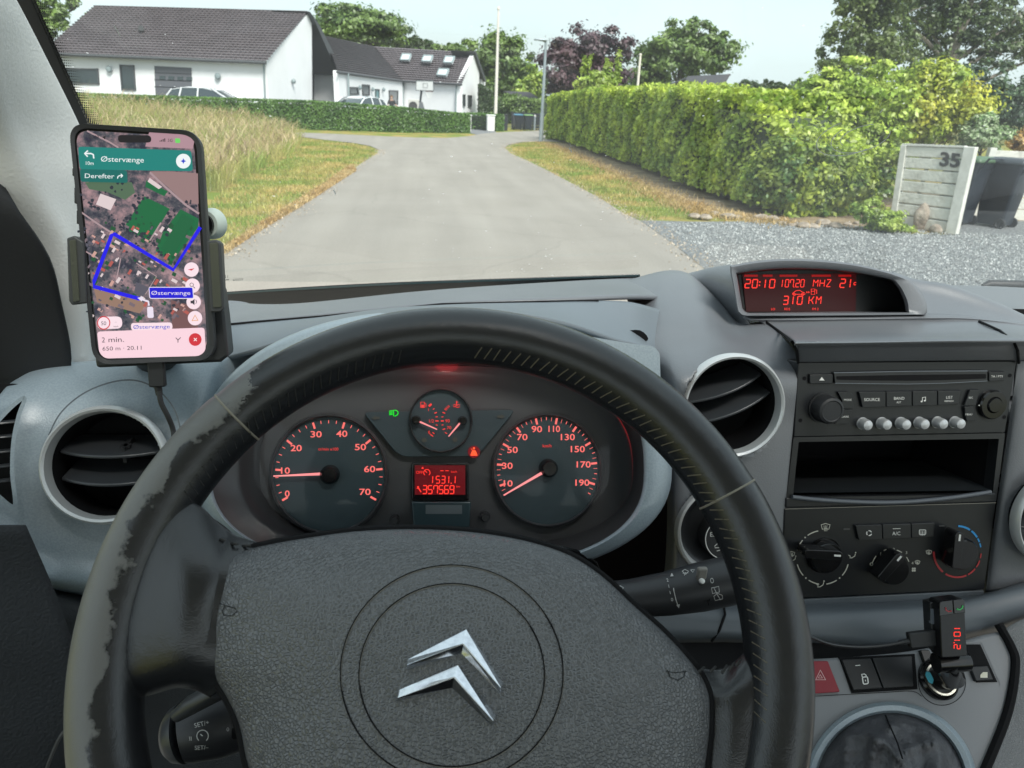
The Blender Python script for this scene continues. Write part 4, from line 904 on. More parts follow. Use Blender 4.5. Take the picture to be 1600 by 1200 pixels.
# ---- windscreen
WS = Plane((0, .97, 1.262), (0, -.57, -.82))
def glass_mat():
    m = bpy.data.materials.new('windscreen_glass'); m.use_nodes = True; t = m.node_tree; t.nodes.clear(); N = t.nodes.new; L = t.links.new
    o = N('ShaderNodeOutputMaterial'); tr = N('ShaderNodeBsdfTransparent'); tr.inputs[0].default_value = (.955, .985, .98, 1); gl = N('ShaderNodeBsdfGlossy'); gl.inputs['Roughness'].default_value = .02
    fr = N('ShaderNodeFresnel'); fr.inputs[0].default_value = 1.5; mx_ = N('ShaderNodeMixShader'); L(fr.outputs[0], mx_.inputs[0]); L(tr.outputs[0], mx_.inputs[1]); L(gl.outputs[0], mx_.inputs[2])
    # dust and grit on the pane, plus an even veil painting reflection haze
    tcn = N('ShaderNodeTexCoord'); v = N('ShaderNodeTexVoronoi'); v.inputs['Scale'].default_value = 75; L(tcn.outputs['Object'], v.inputs[0])
    n2 = N('ShaderNodeTexNoise'); n2.inputs['Scale'].default_value = 9; n2.inputs['Detail'].default_value = 4; L(tcn.outputs['Object'], n2.inputs[0])
    r = N('ShaderNodeMapRange'); r.inputs[1].default_value = .45; r.inputs[2].default_value = .8; r.inputs[3].default_value = .02; r.inputs[4].default_value = .14; L(n2.outputs[0], r.inputs[0])
    lt = N('ShaderNodeMath'); lt.operation = 'LESS_THAN'; L(v.outputs['Distance'], lt.inputs[0]); L(r.outputs[0], lt.inputs[1])
    k = N('ShaderNodeMath'); k.operation = 'MULTIPLY'; k.inputs[1].default_value = .42; L(lt.outputs[0], k.inputs[0])
    ad = N('ShaderNodeMath'); ad.operation = 'ADD'; ad.inputs[1].default_value = .026; L(k.outputs[0], ad.inputs[0])
    df = N('ShaderNodeBsdfTranslucent'); df.inputs[0].default_value = (.85, .85, .83, 1); m2 = N('ShaderNodeMixShader'); L(ad.outputs[0], m2.inputs[0]); L(mx_.outputs[0], m2.inputs[1]); L(df.outputs[0], m2.inputs[2]); L(m2.outputs[0], o.inputs[0])
    return m
WT = thing('windscreen', (0, .97, 1.262), 'dusty raked windscreen with a black dotted edge in front of the dashboard', 'windscreen')
mb = MB(); rows = []
for i in range(9):
    s = i/8; rows.append([WS.o+WS.x*(-.78+1.75*j/16)-WS.n.cross(WS.x)*(0)+V((0, -.82*1.0*s*.95, .57*1.0*s*.95)) for j in range(17)])
mb.grid(rows); build('glass', mb, glass_mat(), WT, fix=False)
FRIT = mat('frit_black', (.006, .007, .008), .35)
mb = MB(); addslab(mb, WS, [(-160, -260), (-60, -130), (14, 0), (62, 88), (116, 196), (170, 320), (260, 480), (175, 420), (136, 190), (92, 98), (48, 0), (-40, -200)], .012, .004)
build('frit_band', mb, FRIT, WT, smooth=False)
mb = MB(); addslab(mb, WS, smooth_poly([(240, 468), (420, 456), (600, 446), (780, 439.5), (1000, 432)], 5, False)+smooth_poly([(1000, 442), (780, 447), (600, 462), (430, 482), (240, 500)], 5, False), .012, .004)
build('lower_frit', mb, FRIT, WT, smooth=False)
mb = MB(); ribbon(WS, smooth_poly([(240, 466), (420, 454.5), (600, 444.5), (780, 438), (1000, 430.5)], 5, False), 3, .016, mb); build('glass_edge', mb, mat('glass_edge_teal', (.10, .19, .20), .2), WT, smooth=False)
mb = MB(); E1 = np.array(smooth_poly([(46, -6), (92, 98), (136, 190), (152, 225)], 24, False)); 
for i, q in enumerate(E1):
    for k in range(7):
        r = 1.75*(1-k/8.5); x = q[0]+2+k*3.3+(1.6 if i % 2 else 0); mb.poly([WS.p(*c, .012) for c in circ(x, q[1]+k*.2, r, n=6)])
build('dot_pattern', mb, FRIT, WT, smooth=False)
mb = MB()
for i in range(150):
    x = 350+i*2.9; y = 461-(x-350)*.047-3*sin((x-350)/600); mb.poly([WS.p(*c, .013) for c in rect(x, y, x+1.5, y+2)])
build('dot_pattern', mb, FRIT, WT, smooth=False)
REFL_SCR = mat('reflection_and_scratch', (.80, .84, .84), .4)
for cx, cy, rx, ry, a0, a1 in ((1345, 214, 48, 22, 120, 350), (1330, 214, 56, 26, 100, 290), (1350, 212, 38, 15, 60, 200)):  # pale arcs paint a reflection in the glass
    mb = MB(); pts = [(cx+(x-cx)*cos(-.28)-(y-cy)*sin(-.28), cy+(x-cx)*sin(-.28)+(y-cy)*cos(-.28)) for x, y in circ(cx, cy, rx, ry, 30, a0, a1)]
    ribbon(WS, pts, 1.1, .003, mb); build('reflection_and_scratch', mb, REFL_SCR, WT, smooth=False, fix=False)
for a, b in (((1290, 174), (1294, 166)), ((521, 297), (524, 304)), ((178, 40), (188, 57)), ((1375, 176), (1379, 170)), ((548, 198), (550, 202)), ((889, 231), (893, 238))):
    mb = MB(); ribbon(WS, [a, ((a[0]+b[0])/2+.8, (a[1]+b[1])/2), b], 1.5, .003, mb); build('reflection_and_scratch', mb, REFL_SCR, WT, smooth=False, fix=False)
mb = MB(); text(WS, 'E11', 352, 432, 5, .005, mb, -2); ribbon(WS, [(345, 438), (358, 437)], 1, .005, mb); text(WS, 'SAFETY', 372, 437, 3.5, .005, mb, -2)
build('etched_mark', mb, mat('etch', (.12, .13, .13), .5), WT, smooth=False, fix=False)

# ---- unseen cab, added to shade the interior: roof, bulkhead, doors with open window bays
CB = thing('unseen_van_cab', (.15, -.6, .6), 'unseen van cab shell, added for shade, with grey headliner and bulkhead around the driver seat', 'van')
HL = mat('headliner', (.65, .65, .64), .9, bump=(300, .3, .001))
mb = MB(); mb.box((.15, -.72, 1.88), (1.62, 1.66, .03)); build('roof', mb, HL, CB)
mb = MB(); mb.box((.15, -1.0, .80), (1.62, .03, .9)); build('bulkhead', mb, mat('bulkhead_grey', (.10, .10, .10), .8), CB)
for x in (-.66, .96):
    mb = MB(); mb.box((x, -.6, .70), (.03, 1.76, .50)); mb.box((x, -1.46, 1.47), (.05, .08, .80)); build('side_wall', mb, mat('bulkhead_grey'), CB, smooth=False)
mb = MB(); mb.box((.15, -.5, .42), (1.62, 2.0, .03)); build('floor', mb, MBLACK, CB)
# ---- left side: pillar trim, door frame, door
PT = thing('pillar_trim', at_y(80, 560, .62), 'light grey grained trim on the windscreen pillar behind the phone', 'pillar trim')
rows = []
for a, b, y in (((-330, -330), (-60, -130), .40), ((-120, -60), (14, -2), .46), ((-85, 60), (62, 88), .50), ((-60, 180), (117, 196), .54), ((-10, 285), (150, 280), .56), ((62, 380), (168, 370), .585), ((95, 465), (182, 460), .60), ((112, 585), (196, 590), .62)):
    c = ((a[0]+b[0])/2, (a[1]+b[1])/2); rows.append([at_y(*a, y-.02), at_y(a[0]*.7+b[0]*.3, a[1]*.7+b[1]*.3, y-.015), at_y(*c, y+.0), at_y(a[0]*.2+b[0]*.8, a[1]*.2+b[1]*.8, y+.03), at_y(*b, y+.055)])
mb = MB(); mb.grid(loft(rows, 6, 6)); build('trim_panel', mb, TRIM, PT, solid=.004)
DR = thing('door', at_y(20, 1000, .40), 'black driver door with rubber seal and grained pocket at the left edge', 'door')
rows = []
for a, b, y in (((-200, 120), (-8, 286), .50), ((-200, 240), (30, 330), .50), ((-190, 330), (78, 402), .51), ((-170, 430), (97, 475), .52), ((-160, 520), (112, 560), .53), ((-160, 620), (100, 640), .54)):
    rows.append([at_y(a[0]+(b[0]-a[0])*t, a[1]+(b[1]-a[1])*t, y+.04*t) for t in (0, .35, .7, 1)])
mb = MB(); mb.grid(loft(rows, 4, 4)); build('frame_cover', mb, mat('door_black', (.014, .015, .017), .6, bump=(500, .4, .0006)), DR, solid=.004)
rows = []
for x0, x1, py, y in ((-260, 40, 820, .43), (-260, 75, 900, .425), (-260, 112, 1000, .41), (-260, 130, 1080, .40), (-260, 112, 1160, .385), (-260, 90, 1260, .37)):
    rows.append([at_y(x0+(x1-x0)*t, py, y-.05*(1-t)) for t in (0, .33, .66, 1)])
mb = MB(); mb.grid(loft(rows, 4, 4)); build('door_panel', mb, CLOTH, DR, solid=.004)
mb = MB(); mb.tube([at_y(*q, .37) for q in smooth_poly([(68, 1215), (85, 1170), (104, 1140), (150, 1118)], 5, False)], .0012, 6); build('panel_seam', mb, mat('seam_grey', (.10, .10, .10), .5), DR)

# ---- planes used by dashboard furniture
CN = Plane(CP+ray(1248, 566)*(.64/F), V((1, .0098, -.002)).cross(V((.003, .2046, .979))), (1, .0098, -.002))
CL = Plane(CP+ray(684, 735)*(.60/F), (0, -cos(radians(24)), sin(radians(24))))
DP = Plane(at_y(1290, 460, .72), (0, -cos(radians(14)), sin(radians(14))))
LC = Plane(at_y(1400, 1060, .455), (-.05, -cos(radians(50)), sin(radians(50))))

DB = thing('dashboard', (0.1, .55, .95), 'blue grey moulded van dashboard with round silver ringed air vents', 'dashboard')
Y = lambda rows: [[at_y(*q) for q in r] for r in rows]
# left painted panel
mb = MB(); mb.grid(loft(Y([
 [(-60, 705, .48), (0, 622, .545), (25, 599, .57), (75, 576, .60), (150, 567, .61), (250, 564, .61), (335, 560, .60), (420, 556, .63)],
 [(-60, 700, .47), (0, 617, .52), (25, 594, .545), (75, 572, .57), (150, 565, .58), (250, 563, .58), (335, 556, .575), (420, 550, .62)],
 [(-70, 740, .455), (-5, 650, .50), (30, 620, .52), (85, 598, .54), (150, 592, .545), (250, 590, .545), (335, 588, .555), (410, 590, .63)],
 [(-80, 800, .445), (-10, 720, .485), (30, 690, .50), (90, 670, .51), (165, 665, .515), (250, 665, .515), (335, 665, .53), (380, 665, .62)],
 [(-80, 860, .44), (-5, 790, .475), (35, 775, .485), (95, 770, .495), (165, 770, .497), (250, 770, .497), (335, 770, .515), (370, 770, .60)],
 [(-70, 930, .43), (10, 855, .46), (50, 855, .47), (100, 860, .475), (165, 865, .48), (250, 870, .48), (335, 870, .50), (370, 870, .58)],
 [(-50, 990, .43), (40, 900, .455), (75, 910, .46), (115, 918, .465), (170, 922, .465), (250, 927, .47), (335, 935, .48), (370, 935, .55)],
 [(-50, 1010, .47), (42, 918, .49), (76, 930, .50), (116, 938, .50), (171, 945, .50), (251, 950, .50), (336, 955, .51), (370, 955, .58)]]), 26, 22))
cut(mb, circ(166, 726, 88, 85)); cut(mb, smooth_poly([(36, 622), (28, 650), (20, 690), (18, 740), (22, 788), (0, 775), (-28, 745), (-30, 700), (4, 652)], 4))
build('side_panel', mb, PANEL, DB, solid=.0035)
mb = MB(); ribbon(Plane(at_y(180, 640, .508), (0, -.9, .43)), smooth_poly([(76, 680), (95, 645), (130, 615), (175, 597), (215, 595), (250, 612), (275, 645), (285, 690)], 6, False), 2.4, .006, mb); build('panel_groove', mb, PANELD, DB, smooth=False)
# dark top strip left, under the phone
mb = MB(); mb.grid(loft(Y([
 [(-70, 690, .56), (0, 612, .58), (60, 575, .60), (120, 545, .64), (200, 525, .66), (345, 508, .66), (500, 492, .64), (690, 474, .64), (850, 468, .64), (1000, 462, .70), (1075, 470, .86)],
 [(-70, 668, .60), (10, 600, .63), (75, 560, .66), (135, 530, .72), (220, 508, .74), (345, 488, .76), (500, 474, .76), (690, 456, .78), (850, 447, .79), (1000, 441, .86), (1075, 448, .96)],
 [(-70, 658, .62), (10, 590, .66), (80, 550, .72), (140, 524, .80), (230, 498, .82), (345, 474, .84), (450, 476, .84), (632, 457.5, .86), (780, 446, .87), (1000, 434, .92), (1075, 438, 1.0)],
 [(-70, 668, .66), (10, 600, .70), (80, 560, .80), (140, 534, .88), (230, 508, .92), (345, 486, .93), (450, 487, .93), (632, 468, .95), (780, 457, .95), (1000, 444, .99), (1075, 448, 1.06)]]), 8, 6))
build('top_pad', mb, DASH, DB, solid=.004)
mb = MB(); sp = Plane(at_y(370, 478, .84), (0, -.2, .98)); mb.prism([sp.p(x, y, .006) for x, y in circ(352, 476, 40, 7, 30)], -sp.n*.004); build('tweeter_cover', mb, DASH, DB, bevel=.001)
# seam slab between pad and hood
mb = MB(); mb.grid(loft(Y([
 [(345, 560, .585), (400, 545, .56), (500, 514, .545), (600, 492, .54), (690, 484, .54), (780, 486, .54), (880, 503, .55), (960, 530, .56), (1015, 548, .57), (1045, 600, .60)],
 [(345, 545, .60), (400, 530, .58), (500, 503, .57), (600, 487, .565), (690, 480, .565), (780, 482, .565), (880, 492, .58), (960, 505, .60), (1000, 520, .61), (1050, 545, .64)],
 [(300, 512, .655), (400, 503, .645), (500, 495, .63), (600, 482, .63), (690, 476, .63), (780, 473, .63), (880, 471, .63), (960, 470, .64), (1000, 475, .65), (1050, 490, .72)]]), 8, 6))
build('hood_slab', mb, mat('hood_grey', (.155, .178, .20), .45, bump=(1600, .3, .0004)), DB, solid=.004)
mb = MB(); mb.tube([at_y(*q) for q in [(300, 512.5, .652), (400, 503, .643), (500, 495, .628), (690, 475.5, .628), (850, 471.5, .628), (935, 470, .635)]], .0012, 6); build('pad_seam', mb, MBLACK, DB)
mb = MB(); mb.prism([at_y(x, y, .60) for x, y in smooth_poly([(956, 524), (968, 519), (1000, 516), (1012, 532), (975, 534)], 4)], V((0, .01, -.004))); build('side_slot', mb, MBLACK, DB, smooth=False)
for poly_, yy, zq in ((((-.30, .56), (.45, .60), (.45, .86), (-.45, .86)), 0, 1.245), (((.20, .62), (1.0, .62), (1.0, .88), (.20, .88)), 0, 1.243)):
    mb = MB(); mb.prism([(x, y, zq) for x, y in poly_], (0, 0, -.01)); build('inner_shelf', mb, DASH, DB, smooth=False)
mb = MB(); pr_ = [(.97, 1.235), (.66, 1.235), (.59, 1.215), (.555, 1.16), (.55, 1.05), (.575, .93), (.63, .84), (.72, .80), (.97, .80)]
mb.prism([(.60, y_, z_) for y_, z_ in pr_], (.36, 0, 0)); build('passenger_side', mb, DASH, DB, bevel=.012, seg=3)
mb = MB(); mb.prism([(.30, .74, .42), (.96, .74, .42), (.96, .74, .82), (.30, .74, .82)], (0, .02, 0)); build('footwell_board', mb, MBLACK, DB, smooth=False)
# centre hump with vents
def cn(px, py, off): P = CN.p(px, py, off); return (px, py, P.y)
mb = MB(); mb.grid(loft(Y([
 [(972, 450, .95), (1035, 436, .95), (1072, 434, .95), (1101, 446, .90), (1127, 470, .84), (1152, 500, .78), (1180, 504, .75), (1200, 498, .74)],
 [(975, 441, .87), (1035, 424.5, .86), (1072, 427, .84), (1101, 449, .80), (1127, 475, .76), (1152, 504, .70), (1175, 506, .685), (1203, 504, .68)],
 [(985, 490, .72), (1040, 476, .70), (1085, 478, .69), (1115, 492, .68), (1140, 510, .67), (1160, 518, .655), (1190, 519, .645), (1222, 525, .63)],
 [(1006, 540, .62), (1045, 535, .61), (1085, 535, .605), (1120, 540, .60), (1155, 545, .60), (1190, 548, .60), (1218, 550, .60), (1243, 552, .602)],
 [cn(1026, 590, -.03), cn(1050, 590, .012), cn(1085, 590, .022), cn(1120, 590, .022), cn(1155, 590, .020), cn(1190, 590, .016), cn(1218, 590, .008), cn(1246, 590, .001)],
 [cn(1036, 660, -.03), cn(1055, 660, .008), cn(1085, 660, .015), cn(1120, 660, .015), cn(1150, 660, .013), cn(1190, 660, .010), cn(1218, 660, .006), cn(1240, 660, .001)],
 [cn(1042, 760, -.02), cn(1055, 760, .006), cn(1085, 760, .010), cn(1120, 760, .010), cn(1150, 760, .010), cn(1185, 760, .008), cn(1210, 760, .006), cn(1231, 760, .001)],
 [cn(1040, 870, -.02), cn(1055, 870, .004), cn(1085, 870, .008), cn(1120, 870, .008), cn(1150, 870, .008), cn(1180, 870, .006), cn(1205, 870, .004), cn(1225, 870, .001)],
 [cn(1030, 960, -.02), cn(1050, 960, .0), cn(1085, 960, .004), cn(1120, 960, .004), cn(1150, 960, .004), cn(1180, 960, .003), cn(1205, 960, .002), cn(1222, 960, .0)]]), 16, 14))
cut(mb, circ(1144, 634, 76, 79)); cut(mb, circ(1131, 826, 73, 71))
build('centre_cowl', mb, DASH, DB, solid=.0035)
mb = MB(); mb.grid(loft(Y([
 [(1050, 440, .93), (1085, 432, .91), (1112, 426, .88), (1142, 420, .85)],
 [(1050, 434, .88), (1085, 425, .86), (1112, 418.5, .83), (1143, 413.5, .79)],
 [(1080, 450, .84), (1100, 448, .82), (1125, 446, .77), (1149, 446, .715)],
 [(1100, 480, .82), (1120, 480, .79), (1138, 480, .74), (1155, 480, .69)],
 [(1120, 514, .80), (1140, 514, .76), (1155, 514, .72), (1172, 514, .68)]]), 8, 8)); build('display_shoulder', mb, DASH, DB, solid=.003)
# vents
def vent(par, c, px, py, R_px, nrm, vanes, knob=False, ring=.93):
    c = V(c); n = V(nrm).normalized(); t = (c-CP).dot(FW); R = R_px*t/F; x = V((1, 0, 0)); x = (x-n*x.dot(n)).normalized(); y = n.cross(x)
    mb = MB(); mb.lathe(c, n, [(R*1.0, -.004), (R*1.01, .001), (R*.985, .005), (R*.95, .0065), (R*.91, .005), (R*(ring-.04), .0), (R*(ring-.05), -.006)], 72)
    rg = build('vent', mb, SILV, par)
    mb = MB(); r = R*(ring-.05); mb.lathe(c, n, [(r, -.0055), (r*.985, -.012), (r*.97, -.045), (0, -.05)], 48); build('barrel', mb, MBLACK, rg)
    for v, w_, roll, tilt, dp in vanes:
        mb = MB(); cx = x*cos(roll)+y*sin(roll); cy = y*cos(roll)-x*sin(roll); m = cy*cos(tilt)+n*sin(tilt); f = n*cos(tilt)-cy*sin(tilt)
        o = c+cy*(v*R)-n*.012; hw = w_*R; k = 14
        top = [o+cx*(hw*(2*i/k-1))+f*(.010*(1-(2*i/k-1)**2)) for i in range(k+1)]+[o+cx*hw*.96-f*dp, o-cx*hw*.96-f*dp]
        mb.prism([p+m*.0013 for p in top], -m*.0026); build('vane', mb, mat('vane_plastic', (.045, .049, .054), .34), rg, bevel=.0009)
    return rg
vl = vent(DB, at_y(166, 726, .492), 166, 726, 92, (.08, -.90, .40), [(.20, .82, -.02, .38, .03), (-.27, .78, -.03, .42, .03)])
n_ = V((.08, -.9, .4)).normalized(); c_ = at_y(166, 726, .492)
mb = MB(); mb.box(c_+V((.008, .022, .001)), (.0025, .02, .012)); mb.box(c_+V((.008, .018, .006)), (.007, .004, .002)); build('vent_lever', mb, RUB, vl)
vent(DB, CN.p(1144, 634, .016), 1144, 634, 82.5, (-.05, -.96, .22), [(.30, .80, .36, .30, .03), (-.12, .86, .38, .30, .03)], ring=.94)
# lower round switch housing
c_ = CN.p(1131, 826, .010); t_ = (c_-CP).dot(FW); R_ = 78*t_/F; nn = V((-.03, -.97, .2)).normalized()
mb = MB(); mb.lathe(c_, nn, [(R_, -.003), (R_*1.01, .001), (R_*.985, .005), (R_*.94, .006), (R_*.90, .002), (R_*.88, -.004)], 72); rg = build('vent', mb, SILV, DB, label='silver ring round the stability control switch')
mb = MB(); mb.lathe(c_, nn, [(R_*.88, -.0035), (R_*.80, -.006), (R_*.62, -.018), (R_*.52, -.02), (0, -.02)], 56); build('bowl', mb, BLACK, rg)
kp = Plane(c_-nn*.002, nn); mb = MB(); q = kp.p(1133, 843); r_ = 33*t_/F; mb.lathe(q, nn, [(r_*1.02, -.02), (r_*1.0, 0), (r_*.96, .001), (0, .001)], 48); build('switch_knob', mb, RUB, rg)
mb = MB(); ribbon(kp, circ(1133, 843, 30.5, 31, 48), 1.3, .0014, mb, True); text(kp, 'ESP', 1116, 835, 6.5, .0014, mb); ribbon(kp, [(1117, 853), (1124, 847), (1131, 848), (1134, 855), (1117, 856)], 1.2, .0014, mb, True); ribbon(kp, [(1120, 861), (1127, 859), (1133, 862)], 1.2, .0014, mb); build('switch_mark', mb, WHITE, rg, smooth=False, fix=False)
# right edge vent and dash right
vent(DB, CN.p(1658, 808, .02), 1658, 808, 80, (-.05, -.96, .2), [(.2, .8, 0, .4, .03), (-.25, .8, 0, .4, .03)])
mb = MB(); mb.grid(loft([
 [CN.p(1590, 563, -.004), CN.p(1640, 562, .0), CN.p(1720, 560, .0), CN.p(1800, 558, .0)],
 [CN.p(1582, 620, -.004), CN.p(1610, 625, .004), CN.p(1700, 625, .01), CN.p(1800, 620, .01)],
 [CN.p(1566, 730, -.004), CN.p(1590, 735, .004), CN.p(1680, 735, .01), CN.p(1800, 735, .01)],
 [CN.p(1553, 820, -.004), CN.p(1575, 825, .004), CN.p(1670, 825, .01), CN.p(1800, 825, .01)],
 [CN.p(1540, 925, -.004), CN.p(1565, 925, .002), CN.p(1660, 925, .008), CN.p(1800, 925, .008)]], 10, 10)); cut(mb, circ(1658, 808, 72))
build('right_cheek', mb, DASH, DB, solid=.003)
# shelf and lid above the radio
mb = MB(); mb.grid(loft([
 [at_y(1120, 470, .90), at_y(1250, 462, .90), at_y(1350, 462, .90), at_y(1400, 470, .90), at_y(1450, 478, .90), at_y(1560, 495, .90)],
 [at_y(1160, 492, .695), at_y(1250, 492, .69), at_y(1350, 491, .69), at_y(1450, 491, .69), at_y(1520, 494, .70), at_y(1620, 507, .71)],
 [at_y(1195, 506, .672), at_y(1265, 504, .668), at_y(1350, 503, .668), at_y(1450, 502, .668), at_y(1530, 503, .675), at_y(1640, 514, .68)],
 [at_y(1226, 522, .625), at_y(1280, 521, .622), at_y(1360, 520, .622), at_y(1460, 519, .622), at_y(1562, 518, .625), at_y(1650, 522, .63)],
 [CN.p(1241, 533, .024), CN.p(1290, 533, .026), CN.p(1370, 532, .026), CN.p(1470, 530, .026), CN.p(1580, 529, .024), CN.p(1660, 530, .02)],
 [CN.p(1246, 545, .020), CN.p(1290, 545, .020), CN.p(1370, 544, .020), CN.p(1470, 543, .020), CN.p(1586, 542, .020), CN.p(1665, 541, .02)],
 [CN.p(1247, 566, .004), CN.p(1290, 566, .005), CN.p(1370, 565, .005), CN.p(1470, 564, .005), CN.p(1590, 563, .004), CN.p(1668, 561, .004)]], 8, 8))
build('storage_lid', mb, DASH, DB, solid=.003)
mb = MB(); mb.tube([at_y(1194, 501, .682), at_y(1219, 519, .636)]+[CN.p(1238, 534, .028), CN.p(1245, 548, .022), CN.p(1247, 567, .006)], .0013, 6); build('lid_seam', mb, MBLACK, DB); mb = MB(); mb.tube([at_y(1530, 502, .672), at_y(1562, 516.5, .626), CN.p(1584, 534, .027), CN.p(1590, 548, .022), CN.p(1592, 567, .004)], .0013, 6); build('lid_seam', mb, MBLACK, DB)
# right wing and far top
mb = MB(); mb.grid(loft(Y([
 [(1395, 428, .80), (1431, 440, .80), (1487, 449, .80), (1562, 476, .78), (1600, 494, .77), (1700, 540, .74)],
 [(1395, 425, .76), (1431, 437, .76), (1487, 447, .755), (1562, 475, .74), (1600, 492, .73), (1700, 538, .70)],
 [(1410, 455, .74), (1440, 460, .74), (1487, 470, .735), (1560, 492, .72), (1600, 505, .71), (1700, 548, .69)],
 [(1430, 497, .69), (1455, 499, .69), (1500, 501, .69), (1560, 510, .685), (1610, 520, .68), (1700, 560, .67)]]), 8, 8))
build('display_wing', mb, DASH, DB, solid=.003)
mb = MB(); mb.grid(loft(Y([
 [(1380, 448, 1.0), (1450, 446, 1.0), (1540, 447, 1.0), (1640, 452, 1.0), (1800, 460, 1.0)],
 [(1380, 450, .96), (1450, 447.5, .96), (1540, 449, .96), (1640, 454, .96), (1800, 462, .96)],
 [(1400, 470, .90), (1470, 468, .90), (1560, 470, .90), (1640, 474, .90), (1800, 480, .9)],
 [(1420, 520, .84), (1500, 510, .84), (1560, 486, .84), (1640, 486, .84), (1800, 495, .84)]]), 6, 6)); build('right_top_pad', mb, mat('top_pad_light', (.16, .17, .18), .5, bump=(1200, .3, .0004)), DB, solid=.004)
mb = MB(); mb.prism([at_y(x, y, .82) for x, y in ((1566, 482), (1640, 484), (1640, 512), (1600, 497))], V((0, .02, -.01))); build('demister_slot', mb, MBLACK, DB, smooth=False)
# band below the console and lower dash
mb = MB(); mb.grid(loft([
 [CN.p(1000, 925, -.01), CN.p(1080, 935, -.005), CN.p(1150, 940, -.002), CN.p(1256, 942, -.001), CN.p(1400, 938, .0), CN.p(1540, 926, .0), CN.p(1620, 900, .0), CN.p(1720, 870, .0)],
 [CN.p(1000, 940, .004), CN.p(1080, 948, .008), CN.p(1150, 953, .014), CN.p(1256, 957, .018), CN.p(1400, 953, .018), CN.p(1500, 942, .018), CN.p(1600, 917, .018), CN.p(1720, 890, .018)],
 [CN.p(1000, 970, .012), CN.p(1080, 975, .018), CN.p(1150, 978, .024), CN.p(1256, 982, .028), CN.p(1400, 985, .028), CN.p(1530, 968, .028), CN.p(1610, 945, .028), CN.p(1720, 920, .028)],
 [CN.p(1000, 998, .01), CN.p(1080, 998, .014), CN.p(1150, 998, .02), CN.p(1262, 1003, .022), CN.p(1400, 1012, .022), CN.p(1540, 990, .022), CN.p(1615, 968, .022), CN.p(1720, 950, .022)],
 [CN.p(1000, 1004, -.03), CN.p(1080, 1004, -.03), CN.p(1150, 1004, -.03), CN.p(1262, 1009, -.03), CN.p(1400, 1016, -.03), CN.p(1540, 995, -.03), CN.p(1615, 974, -.03), CN.p(1720, 956, -.03)]], 8, 8))
build('knee_band', mb, PANELD, DB, solid=.003)
mb = MB(); mb.tube([CN.p(1130, 944, .012), CN.p(1133, 960, .020), CN.p(1124, 985, .024), CN.p(1112, 1002, .018)], .0012, 6); build('band_seam', mb, MBLACK, DB)
# dark backing inside the lower dash and column area
mb = MB(); mb.prism([at_y(x, y, .66) for x, y in ((-60, 800), (360, 700), (700, 640), (1040, 600), (1240, 640), (1560, 600), (1760, 640), (1760, 1300), (-60, 1300))], V((0, .02, 0))); build('inner_structure', mb, MBLACK, DB, smooth=False)
mb = MB(); mb.grid(loft(Y([
 [(30, 905, .50), (150, 930, .50), (300, 940, .50), (450, 945, .50), (700, 950, .50), (950, 950, .50)],
 [(50, 915, .47), (150, 940, .475), (300, 950, .48), (450, 955, .48), (700, 960, .48), (950, 960, .48)],
 [(95, 990, .45), (180, 1000, .455), (300, 1010, .46), (450, 1010, .46), (700, 1020, .46), (950, 1020, .46)],
 [(120, 1250, .42), (200, 1260, .42), (300, 1260, .42), (450, 1260, .42), (700, 1260, .42), (950, 1260, .42)]]), 6, 6)); build('knee_panel', mb, mat('knee_dark', (.016, .018, .021), .6, vor=(600, .4, .0005)), DB, solid=.003)
mb = MB(); mb.tube([at_y(41, 916, .462), at_y(50, 900, .458)], .0012, 6); build('panel_gap', mb, MBLACK, DB)

# side slot vent
mb = MB(); so_ = Plane(at_y(5, 710, .50), (.35, -.9, .25)); mb.prism([so_.p(x, y, -.02) for x, y in rect(-60, 600, 60, 830)], -so_.n*.004); sv = build('side_vent', mb, MBLACK, DB, smooth=False)
for k, y in enumerate((661, 683, 706, 729, 752)):
    mb = MB(); mb.tube([so_.p(-30, y+3, .003), so_.p(-5, y, .006), so_.p(26-k*2, y-3, .002)], .0022, 8, flat=.5); build('vane', mb, mat('vane_plastic', (.045, .049, .054), .34), sv)
mb = MB(); ribbon(Plane(at_y(10, 710, .483), (.3, -.9, .3)), smooth_poly([(38, 621), (29, 650), (21, 690), (19, 740), (23, 790), (0, 777), (-29, 747), (-31, 700), (3, 651)], 6), 6.5, .008, mb, True); build('vent_lip', mb, PANEL, DB, smooth=False)

# ---- lower console
LCs = smooth_poly([(1180, 1034), (1258, 1030), (1400, 1020), (1500, 1002), (1545, 990), (1572, 990), (1585, 1025), (1578, 1080), (1560, 1150), (1530, 1240), (1480, 1330), (1180, 1330)], 5)
CO = thing('gear_console', LC.p(1390, 1200), 'grey lower console with red hazard button, lock button and power socket', 'console')
LGREY = mat('console_grey', (.21, .215, .225), .5, bump=(1400, .35, .0004))
o = build('console_plate', slab(LC, LCs, 0, .012), LGREY, CO, bevel=.003)
mb = MB(); mb.prism([LC.p(x, y, -.012) for x, y in rect(1000, 1004, 1700, 1330)], -LC.n*.004); build('console_base', mb, MBLACK, CO, smooth=False)
z8 = Z(1200, 780, 2.857)
HZ = mat('hazard_red', (.26, .022, .035), .38, bump=(1500, .1, .0002))
hb = build('hazard_button', slab(LC, rr(z8((150, 722), (268, 722), (322, 860), (160, 870)), 2), .0035, .006), HZ, CO, bevel=.0008)
mb = MB(); ribbon(LC, z8((234, 763), (213, 806), (257, 806)), 1.6, .0037, mb, True); ribbon(LC, z8((233, 783), (224, 798), (243, 798)), 1.3, .0037, mb, True); build('triangle_mark', mb, mat('pink_mark', (.75, .5, .5), .5), hb, smooth=False, fix=False)
